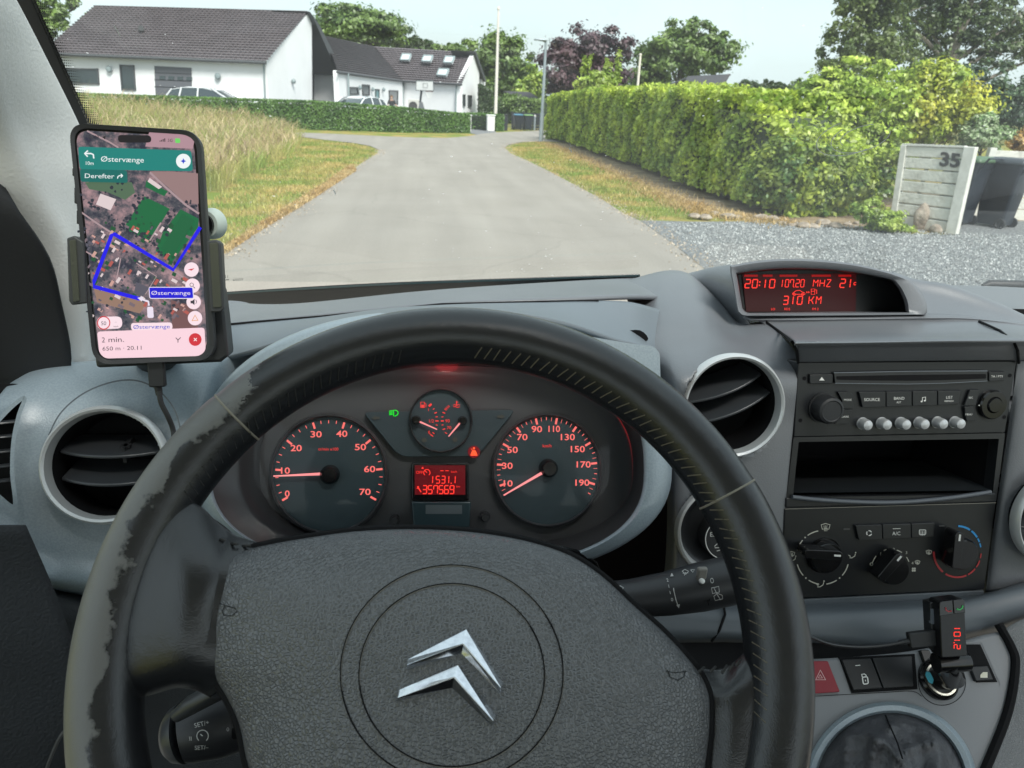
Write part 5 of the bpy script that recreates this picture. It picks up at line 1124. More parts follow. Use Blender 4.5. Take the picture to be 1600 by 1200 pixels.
build('switch_surround', slab(LC, z8((318, 706), (655, 690), (668, 848), (375, 866)), .0012, .003), MBLACK, CO, smooth=False)
lb = build('lock_button', slab(LC, rr(z8((330, 716), (458, 710), (512, 843), (383, 853)), 2), .0035, .004), BLACK, CO, bevel=.0008)
mb = MB(); ribbon(LC, rr(z8((421, 795), (444, 792), (448, 823), (426, 826)), 2.5), 1.7, .0038, mb, True); ribbon(LC, z8((422, 795), (418, 782), (430, 780), (438, 786), (438, 794)), 1.5, .0038, mb); ribbon(LC, z8((434, 806), (436, 813)), 1.2, .0038, mb); ribbon(LC, z8((390, 743), (412, 741)), 1.2, .0038, mb); build('padlock_mark', mb, WHITE, lb, smooth=False, fix=False)
build('blank_switch', slab(LC, rr(z8((467, 709), (642, 700), (650, 835), (517, 843)), 1.5), .003, .004), BLACK, CO, bevel=.0008)
mb = MB(); ribbon(LC, circ(1472, 1066, 37, 36, 40), 1.0, .0004, mb, True); ribbon(LC, smooth_poly([(1270, 1088), (1380, 1082), (1425, 1080), (1440, 1088)], 4, False), .9, .0004, mb); build('console_groove', mb, MBLACK, CO, smooth=False, fix=False)
sc = LC.p(1464, 1062, .0); ts = (sc-CP).dot(FW)/F
mb = MB(); mb.lathe(sc, LC.n, [(30*ts, .0), (30*ts, .004), (27*ts, .006), (25*ts, .004), (23*ts, -.004), (0, -.01)], 48); so1 = build('power_socket', mb, GLOSS, CO)
mb = MB(); mb.lathe(sc, LC.n, [(25*ts, .0055), (24*ts, .0075), (21*ts, .0075), (20.5*ts, .0)], 48); build('metal_ring', mb, mat('brass_ring', (.72, .68, .58), .25, 1), so1)
mb = MB(); mb.prism([LC.p(x, y, .004) for x, y in rr(z8((680, 672), (720, 672), (735, 700), (700, 730)), 3)], -LC.n*.006); build('cap_hinge', mb, GLOSS, so1, bevel=.0008)
build('window_switch_recess', slab(LC, z8((886, 648), (948, 648), (1024, 816), (932, 818), (895, 745)), .0008, .001), MBLACK, CO, smooth=False)
wb = build('window_switch', slab(LC, rr(z8((903, 747), (982, 744), (1007, 806), (930, 812)), 2), .004, .005), RUB, CO, bevel=.0008)
mb = MB(); mb.poly([LC.p(x, y, .0043) for x, y in z8((948, 797), (948, 784), (960, 772), (980, 772), (980, 797))]); ribbon(LC, z8((950, 784), (960, 777), (974, 777)), .8, .0045, mb); build('window_mark', mb, mat('cream_mark', (.65, .62, .50), .5), wb, smooth=False, fix=False)
mb = MB(); ribbon(LC, z8((880, 640), (955, 640), (1040, 828), (1030, 835)), 1.6, .0006, mb); build('recess_edge', mb, LGREY, CO, smooth=False, fix=False)
# far side wall of the footwell
mb = MB(); mb.grid(loft([[LC.p(1567, 985, .004), LC.p(1620, 960, .01), LC.p(1750, 940, .01)], [LC.p(1588, 1030, .004), LC.p(1640, 1030, .01), LC.p(1750, 1030, .01)], [LC.p(1576, 1112, .004), LC.p(1640, 1110, .01), LC.p(1750, 1110, .01)], [LC.p(1543, 1195, .004), LC.p(1640, 1200, .01), LC.p(1750, 1200, .01)], [LC.p(1500, 1300, .004), LC.p(1640, 1300, .01), LC.p(1750, 1300, .01)]], 5, 5))
build('side_cheek', mb, mat('cheek_grain', (.20, .205, .21), .6, vor=(520, .7, .0008)), CO, solid=.003)
mb = MB(); mb.tube([LC.p(*q, .002) for q in smooth_poly([(1560, 975), (1580, 1010), (1587, 1040), (1576, 1110), (1543, 1195), (1500, 1290)], 5, False)], .004, 8); build('cheek_seam', mb, MBLACK, CO)
# gear gaiter
gc = (1392, 1232); GG = thing('gear_gaiter', LC.p(*gc), 'crumpled black leather gear lever gaiter inside a blue grey ring', 'gear gaiter')
mb = MB(); rows = []
for rx, ry, off in ((136, 136, .0), (135, 135, .005), (129, 130, .008), (121, 122, .007), (117, 118, .001)): rows.append([LC.p(x, y, off) for x, y in circ(gc[0], gc[1], rx, ry, 72)])
mb.grid(rows, True); build('ring', mb, PANEL, GG)
mb = MB(); rows = []; NA = 96
for k in range(15):
    s = k/14; row = []
    for i in range(NA):
        a = 2*pi*i/NA
        w1, w2, w3 = 1-abs(sin(2.5*a+3.2*s+.4)), 1-abs(sin(4*a-6*s+1)), 1-abs(sin(7*a+9*s))
        fold = (.012*w1**2+.008*w2**2+.004*w3)*sin(pi*min(1, s*1.15))**.7
        rad = 118*(1-s*.78)+(9*w1-7*w2)*s; off = .001+.036*(s**.8)+fold
        row.append(LC.p(gc[0]+rad*cos(a)+10*s, gc[1]-rad*sin(a)+ 20*s, off))
    rows.append(row)
mb.grid(rows, True); build('gaiter_leather', mb, mat('gaiter_black', (.065, .065, .072), .42, bump=(120, .7, .003), vor=(900, .25, .0003)), GG, ang=0)
mb = MB(); mb.tube([LC.p(1384, 1118, .004), LC.p(1390, 1133, .016), LC.p(1402, 1160, .031), LC.p(1410, 1185, .042)], .0007, 6); build('seam', mb, MBLACK, GG)
mb = MB(); b_ = LC.p(gc[0]+12, gc[1]+20, .05); mb.tube([b_, b_+V((0, -.02, .03))], .012, 14); build('lever', mb, RUB, GG)
# ---- radio
z7 = Z(1200, 540, 4)
RP = mat('radio_black', (.010, .011, .013), .36, bump=(1500, .1, .0002))
RA = thing('car_radio', CN.p(1410, 680), 'black car radio with six round silver preset buttons above the storage tray', 'radio')
fp_ = slab(CN, rr(z7((190, 103), (1555, 95), (1482, 545), (160, 572)), 2), .002, .02)
build('faceplate', fp_, RP, RA, bevel=.001)
mb = MB()
for c in z7((228, 205), (1513, 187), (203, 468), (1478, 447)): mb.lathe(CN.p(*c, .0023), CN.n, [(3.4*.6/F*1, .0), (0, 0)], 16)
build('screw_hole', mb, MBLACK, RA)
def btn(pts, name='button', m=None, par=None, r=1.5, off=.0048, th=.004, bev=.0006): return build(name, slab(CN, rr(pts, r), off, th), m or RP, par or RA, bevel=bev)
def marks(fn, par, m=WHITE, name='lettering'):
    mb = MB(); fn(mb); return build(name, mb, m, par, smooth=False, fix=False)
O_ = .0052
b = btn(z7((262, 180), (406, 178), (406, 238), (262, 240))); marks(lambda q: flat(CN, z7((320, 218), (336, 196), (354, 218)), O_, q), b, WHITE, 'eject_mark')
b = btn(z7((1381, 163), (1484, 161), (1480, 219), (1381, 224))); marks(lambda q: text(CN, 'TA / PTY', 1558, 588, 3.4, O_, q, 0), b)
o_ = rr(z7((412, 170), (900, 156), (1372, 158), (1372, 222), (1100, 238), (880, 242), (640, 240), (420, 236)), 1.5); 
b = btn(z7((412, 170), (900, 160), (1372, 158), (1372, 222), (1100, 236), (880, 241), (640, 239), (420, 236)), 'disc_slot', BLACK, None, 1)
build('slot_mouth', slab(CN, rr(z7((428, 192), (900, 183), (1364, 178), (1364, 206), (1100, 216), (880, 220), (640, 218), (432, 214)), 2), .0052, .003), MBLACK, b, smooth=False)
mb = MB(); ribbon(CN, z7((412, 170), (900, 160), (1372, 158)), 1.1, .0052, mb); ribbon(CN, z7((420, 235), (640, 238), (880, 240), (1100, 235), (1372, 221)), .8, .0052, mb); build('slot_edge', mb, mat('edge_grey', (.16, .18, .21), .3), b, smooth=False, fix=False)
kc = CN.p(1285.5, 637, .002); tk = (kc-CP).dot(FW)/F
mb = MB(); mb.lathe(kc, CN.n, [(24.5*tk, 0), (24.5*tk, .0015), (22*tk, .0015), (21.5*tk, .012), (20*tk, .0145), (16.5*tk, .0155), (15*tk, .0148), (0, .0148)], 56); build('volume_knob', mb, RUB, RA)
for pts, s, c, h in (([(437, 290), (510, 288), (535, 312), (535, 394), (464, 390), (462, 340)], 'MODE', (499, 339), 3.0), ([(464, 400), (530, 404), (498, 490), (418, 490), (452, 440)], 'DARK', (484, 444), 3.0),
                     ([(1264, 277), (1325, 275), (1300, 374), (1228, 376)], 'ESC', (1268, 325), 2.8), ([(1228, 382), (1280, 380), (1302, 470), (1242, 474)], 'MENU', (1255, 430), 2.8)):
    b = btn(z7(*pts)); c = z7(c)[0]; marks(lambda q: text(CN, s, *c, h, O_, q), b)
xs = [(567, 590, 290, 388), (738, 738, 288, 383), (902, 902, 285, 378), (1060, 1060, 282, 374), (1215, 1195, 280, 366)]
ic = []
for i in range(4):
    a, c = xs[i], xs[i+1]; g_ = 2
    b = btn(z7((a[0]+g_, a[2]), (c[0]-g_, c[2]), (c[1]-g_, c[3]), (a[1]+g_, a[3])))
    def fn(q, i=i):
        if i == 0: text(CN, 'SOURCE', 1362.5, 624.3, 4.6, O_, q, -.5)
        if i == 1: text(CN, 'BAND', 1405, 622.3, 4.3, O_, q, -.5); text(CN, 'AST', 1404.5, 628.5, 3, O_, q, -.5)
        if i == 2:
            ribbon(CN, z7((965, 350), (965, 325), (985, 321), (985, 344)), 1.1, O_, q); flat(CN, circ(1440, 627.3, 1.6, 1.3, 10), O_, q); flat(CN, circ(1445, 626, 1.6, 1.3, 10), O_, q)
        if i == 3: text(CN, 'LIST', 1483.5, 620.8, 4.2, O_, q, -.5); text(CN, 'REFRESH', 1483, 626.6, 2.6, O_, q, -.5)
    marks(fn, b)
for x, y in ((588, 485), (707, 483), (826, 482), (941, 480), (1055, 478), (1163, 477)):
    c = CN.p(1200+x/4, 540+y/4, .002); mb = MB(); mb.lathe(c, CN.n, [(9.6*tk, -.001), (9.6*tk, .0008), (8.9*tk, .0008), (8.6*tk, .0075), (7.4*tk, .0092), (4*tk, .0100), (0, .0102)], 32); build('preset_button', mb, mat('satin_silver', (.56, .57, .58), .35, .45, bump=(2500, .2, .0002)), RA)
c = CN.p(1548.5, 631.5, .002); mb = MB(); mb.lathe(c, CN.n, [(24*tk, 0), (24*tk, .003), (22*tk, .0042), (13.5*tk, .0042), (12.5*tk, .002), (12.3*tk, .0045), (11*tk, .0058), (0, .0058)], 56); b = build('menu_dial', mb, GLOSS, RA)
def fn(q):
    text(CN, 'OK', 1549.5, 632.5, 3.6, .0062, q); flat(CN, z7((1397, 300), (1408, 300), (1408, 292)), .0046, q); flat(CN, z7((1380, 433), (1394, 433), (1387, 445)), .0046, q)
    for k in (0, 3.2): flat(CN, [(1561+k, 630.5), (1564+k, 632), (1561+k, 633.5)], .0046, q); flat(CN, [(1534.5-k, 632), (1531.5-k, 633.5), (1534.5-k, 635)], .0046, q)
marks(fn, b)
# ---- storage tray
TR = thing('storage_tray', CN.p(1400, 780), 'open black storage tray with ribbed rubber mat below the radio', 'storage tray')
outer = rr(z7((160, 573), (1482, 547), (1426, 978), (110, 1016)), 2); 
inner = rr(z7((192, 602), (1444, 582), (1404, 930), (155, 948)), 2)
build('tray_frame', frame(CN, outer, inner, .002, .012), BLACK, TR, smooth=False)
IN = [CN.p(x, y, .0) for x, y in inner]; bk = [p-CN.n*.12+V((0, 0, -.004)) for p in IN]
mb = MB(); mb.grid([IN, bk], True); mb.poly(bk); build('tray_box', mb, MBLACK, TR, smooth=False)
zz = z7((155, 948), (1404, 930)); a_, b_ = CN.p(*zz[0], -.001), CN.p(*zz[1], -.001); mb = MB(); n_ = 90; rows = [[], []]; upv = V((0, .06, 1)).normalized()
for i in range(n_*2+1):
    t = i/(n_*2); h_ = .0012 if i % 2 else 0; p = a_.lerp(b_, t)+upv*(.004+h_); rows[0].append(p); rows[1].append(p-CN.n*.10)
mb.grid(rows); build('ribbed_mat', mb, mat('rubber_mat', (.030, .034, .038), .5), TR, smooth=False)
mb = MB(); lp = z7((150, 946), (300, 962), (500, 975), (700, 981), (900, 975), (1150, 950), (1390, 915)); P_ = [CN.p(x, y, .004) for x, y in smooth_poly(lp, 5, False)]
mb.tube(P_, .0022, 10); build('tray_lip', mb, mat('lip_grey', (.09, .10, .115), .3), TR)
mb = MB(); lp2 = z7((112, 960), (300, 990), (700, 1004), (1100, 985), (1420, 945)); mb.prism([CN.p(x, y, .0035) for x, y in smooth_poly(z7((115, 952), (300, 972), (700, 990), (1100, 968), (1424, 922)), 4, False)+z7((1426, 976), (112, 1012))], -CN.n*.004); build('tray_apron', mb, BLACK, TR, bevel=.0008)
# ---- climate panel
CC = thing('climate_panel', CN.p(1390, 930), 'black heater control panel with three rotary knobs and a centre button row', 'climate control')
build('faceplate', slab(CN, rr(z8((74, 43), (1018, 14), (966, 402), (60, 446)), 2), .003, .018), RP, CC, bevel=.001)
mb = MB(); ribbon(CN, z8((74, 44), (1018, 16)), 1.0, .0035, mb); build('worn_edge', mb, mat('edge_worn', (.22, .21, .18), .6), CC, smooth=False, fix=False)
build('lower_strip', slab(CN, z8((60, 452), (966, 407), (966, 432), (60, 500)), .002, .01), PANELD, CC, smooth=False, bevel=.001)
def knob(cx, cy, r, ang, L1, label):
    c = CN.p(cx, cy, .003); mb = MB(); mb.lathe(c, CN.n, [(r*1.1*tk, 0), (r*1.1*tk, .0015), (r*tk, .0015), (r*.98*tk, .007), (r*.9*tk, .0085), (0, .0085)], 56); kb = build('knob', mb, GLOSS, CC, label=label)
    ca, sa = cos(radians(ang)), sin(radians(ang)); q = [(-L1, -6.5), (L1*.9, -7.5), (L1*1.12, -4), (L1*1.12, 4), (L1*.9, 7.5), (-L1, 6.5)]
    pts = [(cx+x*ca-y*sa, cy+x*sa+y*ca) for x, y in rr(q, 4, 3)]
    build('grip', slab(CN, pts, .021, .014), GLOSS, kb, bevel=.0022, seg=3)
    mb = MB(); ribbon(CN, [(cx+L1*.62*ca, cy+L1*.62*sa), (cx+L1*1.0*ca, cy+L1*1.0*sa)], 3, .0214, mb); build('pointer', mb, WHITE, kb, smooth=False, fix=False)
knob(1286, 867, 27, 3, 28, 'air direction knob pointing right'); knob(1392, 888, 24, -49, 25, 'fan speed knob turned to three'); knob(1497, 862, 27, -83, 27, 'temperature knob pointing up')
xs = [(390, 405, 118, 183), (510, 512, 114, 179), (640, 640, 110, 174), (747, 740, 105, 168)]
for i in range(3):
    a, c = xs[i], xs[i+1]; b = build('button', slab(CN, rr(z8((a[0]+1.5, a[2]), (c[0]-1.5, c[2]), (c[1]-1.5, c[3]), (a[1]+1.5, a[3])), 1.2), .0062, .004), BLACK, CC, bevel=.0007)
    def fn(q, i=i):
        if i == 0:
            for a0 in (20, 140, 260): ribbon(CN, circ(1358, 833, 3.8, 3.8, 8, a0, a0+85), 1.5, .0066, q)
        if i == 1: text(CN, 'A/C', 1400.5, 833.5, 5.5, .0066, q, -1); ribbon(CN, [(1395, 826.2), (1407, 825.9)], .8, .0066, q)
        if i == 2:
            ribbon(CN, rr(rect(1436.5, 828, 1446.5, 835), 1.5), 1.1, .0066, q, True)
            for k in (0, 1, 2): ribbon(CN, [(1439+k*2.5, 830), (1439+k*2.5, 837)], .8, .0066, q)
    marks(fn, b)
def screen_icon(q, x, y, s=1.):
    ribbon(CN, [(x-7*s, y-4*s), (x, y-6*s), (x+7*s, y-4*s), (x+5*s, y+3*s), (x, y+2*s), (x-5*s, y+3*s)], 1.1, .0036, q, True)
    for k in (-2.4, 0, 2.4): ribbon(CN, [(x+k*s, y-3*s), (x+k*s*.8-.5, y), (x+k*s*.8+.6, y+2*s), (x+k*s*.8, y+6*s)], .8, .0036, q)
def seat_icon(q, x, y, s=1.):
    ribbon(CN, [(x-5*s, y+4*s), (x-1*s, y+4*s), (x+4*s, y+1*s), (x+5*s, y-3*s)], 1.2, .0036, q); flat(CN, circ(x+5.5*s, y-5*s, 1.3*s, 1.3*s, 8), .0036, q); ribbon(CN, [(x-7*s, y-1*s), (x-4*s, y+1*s)], 1.1, .0036, q); flat(CN, [(x-4.5*s, y-.5*s), (x-2.5*s, y+2*s), (x-5*s, y+2.2*s)], .0036, q)
def fn(q):
    for a0, a1 in ((100, 125), (140, 165), (195, 222), (238, 262), (278, 302), (318, 345)): ribbon(CN, circ(1285.5, 871, 41, 42, 6, a0, a1), 1.6, .0036, q)
    for a in (132, 230, 310): flat(CN, circ(1285.5+41*cos(radians(a)), 871-42*sin(radians(a)), 1.3, 1.3, 8), .0036, q)
    screen_icon(q, 1290, 824); screen_icon(q, 1237, 866, .7); seat_icon(q, 1239, 873, .8); seat_icon(q, 1332, 868, .9); seat_icon(q, 1282, 913, 1)
    for s, x, y in (('1', 503, 243), ('2', 562, 224), ('3', 618, 238), ('4', 645, 285)): text(CN, s, 1200+x/2.857, 780+y/2.857, 4.6, .0036, q)
    ribbon(CN, circ(1361.7, 881.5, 2.2, 2.2, 12), 1, .0036, q, True)
    for a0, a1 in ((95, 112), (55, 72), (20, 36), (140, 165)): ribbon(CN, circ(1392, 888, 30, 30, 5, a0, a1), 1.2, .0036, q)
    screen_icon(q, 1433.5, 879, .55)
    for a in (45, 135, 225, 315): flat(CN, circ(1427.8+2.2*cos(radians(a)), 890-2.2*sin(radians(a)), 1.7, 1.7, 8), .0036, q)
    screen_icon(q, 1451.3, 863.3, .62)
marks(fn, CC, mat('print_white', (.55, .54, .47), .5), 'printed_scale')
marks(lambda q: [ribbon(CN, circ(1496, 862, 37, 40, 8, a0, a1), w_, .0036, q) for a0, a1, w_ in ((58, 88, 3), (34, 54, 3), (22, 31, 2.6), (10, 19, 2.2))], CC, mat('print_blue', (.03, .28, .62), .5), 'cold_scale')
marks(lambda q: [ribbon(CN, circ(1496, 862, 37, 40, 10, a0, a1), w_, .0036, q) for a0, a1, w_ in ((180, 232, 3), (240, 292, 2.8), (297, 318, 2.4), (323, 340, 2.0), (345, 356, 1.8))], CC, mat('print_red', (.42, .035, .04), .5), 'warm_scale')
marks(lambda q: [flat(CN, rect(1318, 825.3, 1328, 828), .0036, q), flat(CN, rect(1467, 820.5, 1476, 823), .0036, q)], CC, mat('lamp_off', (.06, .06, .06), .5), 'indicator')

# ---- trip display pod
z6 = Z(1000, 380, 2.667)
PD = thing('information_display', DP.p(1290, 492), 'red lit trip and radio display in a grey hood on top of the dashboard', 'display')
top_o = smooth_poly([(1141, 415), (1180, 408), (1225, 404.5), (1280, 406), (1340, 413), (1394, 426)], 6, False)
oo = top_o+smooth_poly([(1420, 436), (1436, 452), (1447, 472), (1449, 492)], 5, False)+smooth_poly([(1360, 493), (1260, 494), (1160, 494)], 5, False)+smooth_poly([(1152, 488), (1146, 450), (1141, 425)], 3, False)
n_o = len(oo)
def resample(pts, n):
    P = np.array(pts+[pts[0]], float); d = np.r_[0, np.cumsum(np.hypot(*(P[1:]-P[:-1]).T))]; t = np.linspace(0, d[-1], n, endpoint=False)
    return list(zip(np.interp(t, d, P[:, 0]), np.interp(t, d, P[:, 1])))
ii = smooth_poly([(1151, 427.5), (1190, 422), (1230, 419.5), (1290, 421), (1345, 427), (1394, 437)], 5, False)+smooth_poly([(1404, 450), (1413, 470), (1415, 484)], 4, False)+rr([(1417, 488), (1165, 489)], 1)+[(1160, 482), (1154, 447)]
oo = resample(oo, 90); ii = resample(ii, 90)
k0 = min(range(90), key=lambda k: hypot(ii[k][0]-oo[0][0], ii[k][1]-oo[0][1])); ii = ii[k0:]+ii[:k0]
hoodr = [[DP.p(x, y, .06) for x, y in oo]]
mb = MB(); A_ = [DP.p(x, y, .045) for x, y in oo]; A1_ = [p+V((0, -.001, -.003)) for p in A_]; 
back = [at_y(1300+(x-1300)*.93, 478+(y-478)*.9, p.y+.13) for (x, y), p in zip(oo, A_)]
fr0 = [DP.p(x, y, .047) for x, y in [(a[0]*.8+b[0]*.2, a[1]*.8+b[1]*.2) for a, b in zip(oo, ii)]]; fr1 = [DP.p(x, y, .044) for x, y in [(a[0]*.15+b[0]*.85, a[1]*.15+b[1]*.85) for a, b in zip(oo, ii)]]
mb.grid([back, A_, fr0, fr1, [DP.p(x, y, .038) for x, y in ii]], True); build('hood', mb, DASH, PD, ang=60)
sc_ = resample([(1161, 431), (1341, 427.5), (1338, 487), (1166, 486)], 90)
mb = MB(); I0 = [DP.p(x, y, .038) for x, y in ii]; cx_, cy_ = 1288, 457
bi = [DP.p(cx_+(x-cx_)*.985, cy_+(y-cy_)*.96+1, .002) for x, y in ii]
mb.grid([I0, bi], True); mb.poly(bi); build('recess', mb, mat('recess_black', (.010, .011, .012), .45), PD, smooth=False)
SCRN = emis('lcd_dark_red', (50, 3, 5), 1)
mb = MB(); mb.poly([DP.p(x, y, .0035) for x, y in ((1160, 429), (1338, 427), (1337, 487), (1166, 487))]); sn = build('screen', mb, SCRN, PD, smooth=False, fix=False)
RED = emis('lcd_red', (255, 58, 48), 1.25)
mb = MB(); q_ = .0045
seg(DP, '20:10', 1164.5, 443.2, 7.6, 13, 3.6, 1.7, q_, mb); seg(DP, '107.20', 1219.5, 442.6, 5.2, 11.5, 2.4, 1.3, q_, mb); seg(DP, 'MHZ', 1271, 442.4, 7, 11, 3.2, 1.25, q_, mb); seg(DP, '21', 1313, 442.6, 7.5, 13, 4, 1.7, q_, mb); seg(DP, 'c', 1334.5, 441.5, 3.6, 7, 2, 1.2, q_, mb)
seg(DP, '310', 1224, 469.2, 7.4, 12.5, 3.6, 1.7, q_, mb); seg(DP, 'KM', 1264, 469, 7.4, 12, 4, 1.4, q_, mb)
ribbon(DP, z6((635, 210), (650, 198), (665, 196), (675, 203), (688, 208), (688, 213), (635, 213)), 1.0, q_, mb, True); ribbon(DP, circ(1241, 460, 1.8, n=8), .9, q_, mb, True); ribbon(DP, circ(1254, 460, 1.8, n=8), .9, q_, mb, True)
for k in (0, 3): flat(DP, [(1260+k, 455), (1262.5+k, 456.6), (1260+k, 458.2)], q_, mb)
ribbon(DP, rect(1267.5, 451.5, 1273, 460), 1.0, q_, mb, True); ribbon(DP, [(1273, 453), (1276, 453), (1276, 459)], 1.0, q_, mb); ribbon(DP, [(1268, 455), (1273, 455)], .9, q_, mb)
text(DP, 'LO', 1208, 482.8, 3.6, q_, mb); text(DP, 'RDS', 1230, 482.8, 3.6, q_, mb); text(DP, 'FM 2', 1274, 482.8, 3.6, q_, mb)
build('digits', mb, RED, sn, smooth=False, fix=False)
mb = MB()
for a, b in ((1163, 1184), (1192, 1207), (1218, 1246), (1268, 1298), (1310, 1330)): mb.poly([DP.p(x, y, .0042) for x, y in rect(a, 429.2, b, 432.4)])
build('backlight_bleed', mb, emis('dim_red', (150, 8, 8), 1), sn, smooth=False, fix=False)

# ---- instrument cluster
zc = Z(380, 560, 2.5)
IC = thing('instrument_cluster', CL.p(690, 850), 'instrument cluster glowing red behind the steering wheel', 'instrument cluster')
DIAL = mat('dial_teal', (.020, .038, .046), .5); HOUS = mat('cluster_housing', (.045, .047, .051), .5, bump=(900, .1, .0002)); PNK = emis('pink_red', (255, 118, 112), 1.05); REDM = emis('mark_red', (245, 70, 66), 1.0); REDD = emis('mark_dim', (150, 40, 40), .8)
def sup(cx, cy, rx, rt, rb, n, N=96):
    o = []
    for i in range(N):
        a = 2*pi*i/N; c, s = cos(a), sin(a); o.append((cx+rx*abs(c)**(2/n)*(1 if c > 0 else -1), cy-(rt if s > 0 else rb)*abs(s)**(2/n)*(1 if s > 0 else -1)))
    return o
hA = sup(697, 735, 292, 163, 122, 2.5); hB = sup(668, 735, 338, 200, 155, 2.5); hC = sup(676, 735, 374, 250, 175, 2.25)
mb = MB(); mb.prism([CL.p(x, y, -.004) for x, y in hA], -CL.n*.02); build('housing', mb, HOUS, IC, smooth=False)
mb = MB(); mb.grid([[CL.p(x, y, -.003) for x, y in hA], [CL.p(x*.6+u*.4, y*.6+v*.4, .010) for (x, y), (u, v) in zip(hA, hB)], [CL.p(x, y, .045) for x, y in hB]], True); build('shroud', mb, mat('shroud_dark', (.035, .035, .038), .34, spec=.8), IC)
rows = []
for t, off in ((0, .045), (.06, .050), (.2, .052), (.8, .048), (.96, .042), (1, .030)): rows.append([CL.p(x*(1-t)+u*t, y*(1-t)+v*t, off) for (x, y), (u, v) in zip(hB, hC)])
rows.append([p-CL.n*.06 for p in rows[-1]])
mb = MB(); mb.grid(rows, True); build('surround', mb, PANEL, IC, ang=60)
build('surround_tab', slab(CL, rr([(900, 522), (985, 537), (1022, 541), (1031, 552), (1032, 590), (1045, 640), (985, 600), (930, 560)], [2, 4, 8, 5, 4, 2, 2, 2]), .0495, .006), PANEL, IC, bevel=.002)
def dial(cx, cy, rx, ry, name='gauge'):
    mb = MB(); N_ = 64
    R3 = [[CL.p(x, y, o_) for x, y in circ(cx, cy, rx*k, ry*k, N_)] for k, o_ in ((1.06, -.002), (1.055, .004), (1.02, .006), (1.0, .004), (.985, -.001))]
    mb.grid(R3, True); g_ = build(name, mb, HOUS, IC)
    mb = MB(); mb.poly([CL.p(x, y, .0002) for x, y in circ(cx, cy, rx*.99, ry*.99, N_)]); build('dial_face', mb, DIAL, g_, smooth=False, fix=False); return g_
def hub(c, r, g_, off=.010):
    mb = MB(); q = CL.p(*c, .0); k = (q-CP).dot(FW)/F; mb.lathe(q, CL.n, [(r*k, 0), (r*k*.95, off*.7), (r*k*.7, off), (0, off)], 32); build('hub', mb, GLOSS, g_)
def needle(a, b, w0, w1, g_, off=.007):
    a = np.array(a, float); b = np.array(b, float); t = (b-a)/np.linalg.norm(b-a); n_ = np.array((-t[1], t[0])); mb = MB()
    addslab(mb, CL, [tuple(a+n_*w0/2), tuple(b+n_*w1/2), tuple(b-n_*w1/2), tuple(a-n_*w0/2)], off, .001); build('needle', mb, emis('needle_pink', (255, 150, 150), 1.1), g_, smooth=False)
# rev counter
c1 = (514, 740.5); g1_ = dial(514, 741, 88.5, 90)
mb = MB(); md_ = MB()
for k in range(29):
    a = 209.5-238.3*k/28; big = k % 4 == 0; r1, r0 = 84, (74 if big else 79)
    ribbon(CL, [(c1[0]+r0*cos(radians(a)), c1[1]-r0*sin(radians(a))), (c1[0]+r1*cos(radians(a)), c1[1]-r1*sin(radians(a)))], 3.2 if big else 1.1, .0006, mb)
for s, x, y in (('0', 172, 528), ('10', 165, 438), ('20', 207, 350), ('30', 285, 296), ('40', 385, 294), ('50', 458, 346), ('60', 494, 432), ('70', 476, 521)): text(CL, s, 380+x/2.5, 560+y/2.5, 9.6, .0006, mb, 0, bold=.014, shear=0, wid=(7.5 if s == '0' else 14 if '1' in s else 17.5))
build('numerals', mb, PNK, g1_, smooth=False, fix=False)
mb = MB(); text(CL, 'tr/min x100', 513, 701.6, 4.6, .0006, mb); build('unit_lettering', mb, REDM, g1_, smooth=False, fix=False)
hub((516, 741), 15, g1_); needle((502, 740.5), (427, 744), 4.2, 1.8, g1_)
# speedometer
g2_ = dial(855.5, 735, 82.5, 85); c2 = (854.8, 732)
mb = MB()
for k in range(41):
    a = 205.5-235*k/40 if True else 0; a = 199.7+ (6.05*2) - 6.05*k
    if a < -31: break
    big = (k-2) % 4 == 0; r1x, r0 = 78.5, (69 if big else 74 if k % 2 == 0 else 72.5)
    ribbon(CL, [(c2[0]+r0*cos(radians(a)), c2[1]-r0*1.02*sin(radians(a))), (c2[0]+r1x*cos(radians(a)), c2[1]-r1x*1.02*sin(radians(a)))], 3.2 if big else 1.1 if k % 2 == 0 else .7, .0006, mb)
for s, x, y in (('10', 1035, 488), ('30', 1032, 419), ('50', 1052, 357), ('70', 1090, 307), ('90', 1147, 276), ('110', 1215, 275), ('130', 1268, 307), ('150', 1307, 354), ('170', 1330, 414), ('190', 1325, 485)): text(CL, s, 380+x/2.5, 560+y/2.5, 9.6, .0006, mb, 0, bold=.014, wid=(14 if s == '10' else 16.5 if len(s) == 2 else 18 if s == '110' else 22))
build('numerals', mb, PNK, g2_, smooth=False, fix=False)
mb = MB(); text(CL, 'km/h', 854.8, 696.5, 5, .0006, mb); build('unit_lettering', mb, REDM, g2_, smooth=False, fix=False)
hub((856, 731), 14.5, g2_); needle((848, 738.5), (787, 774), 4.2, 1.8, g2_)
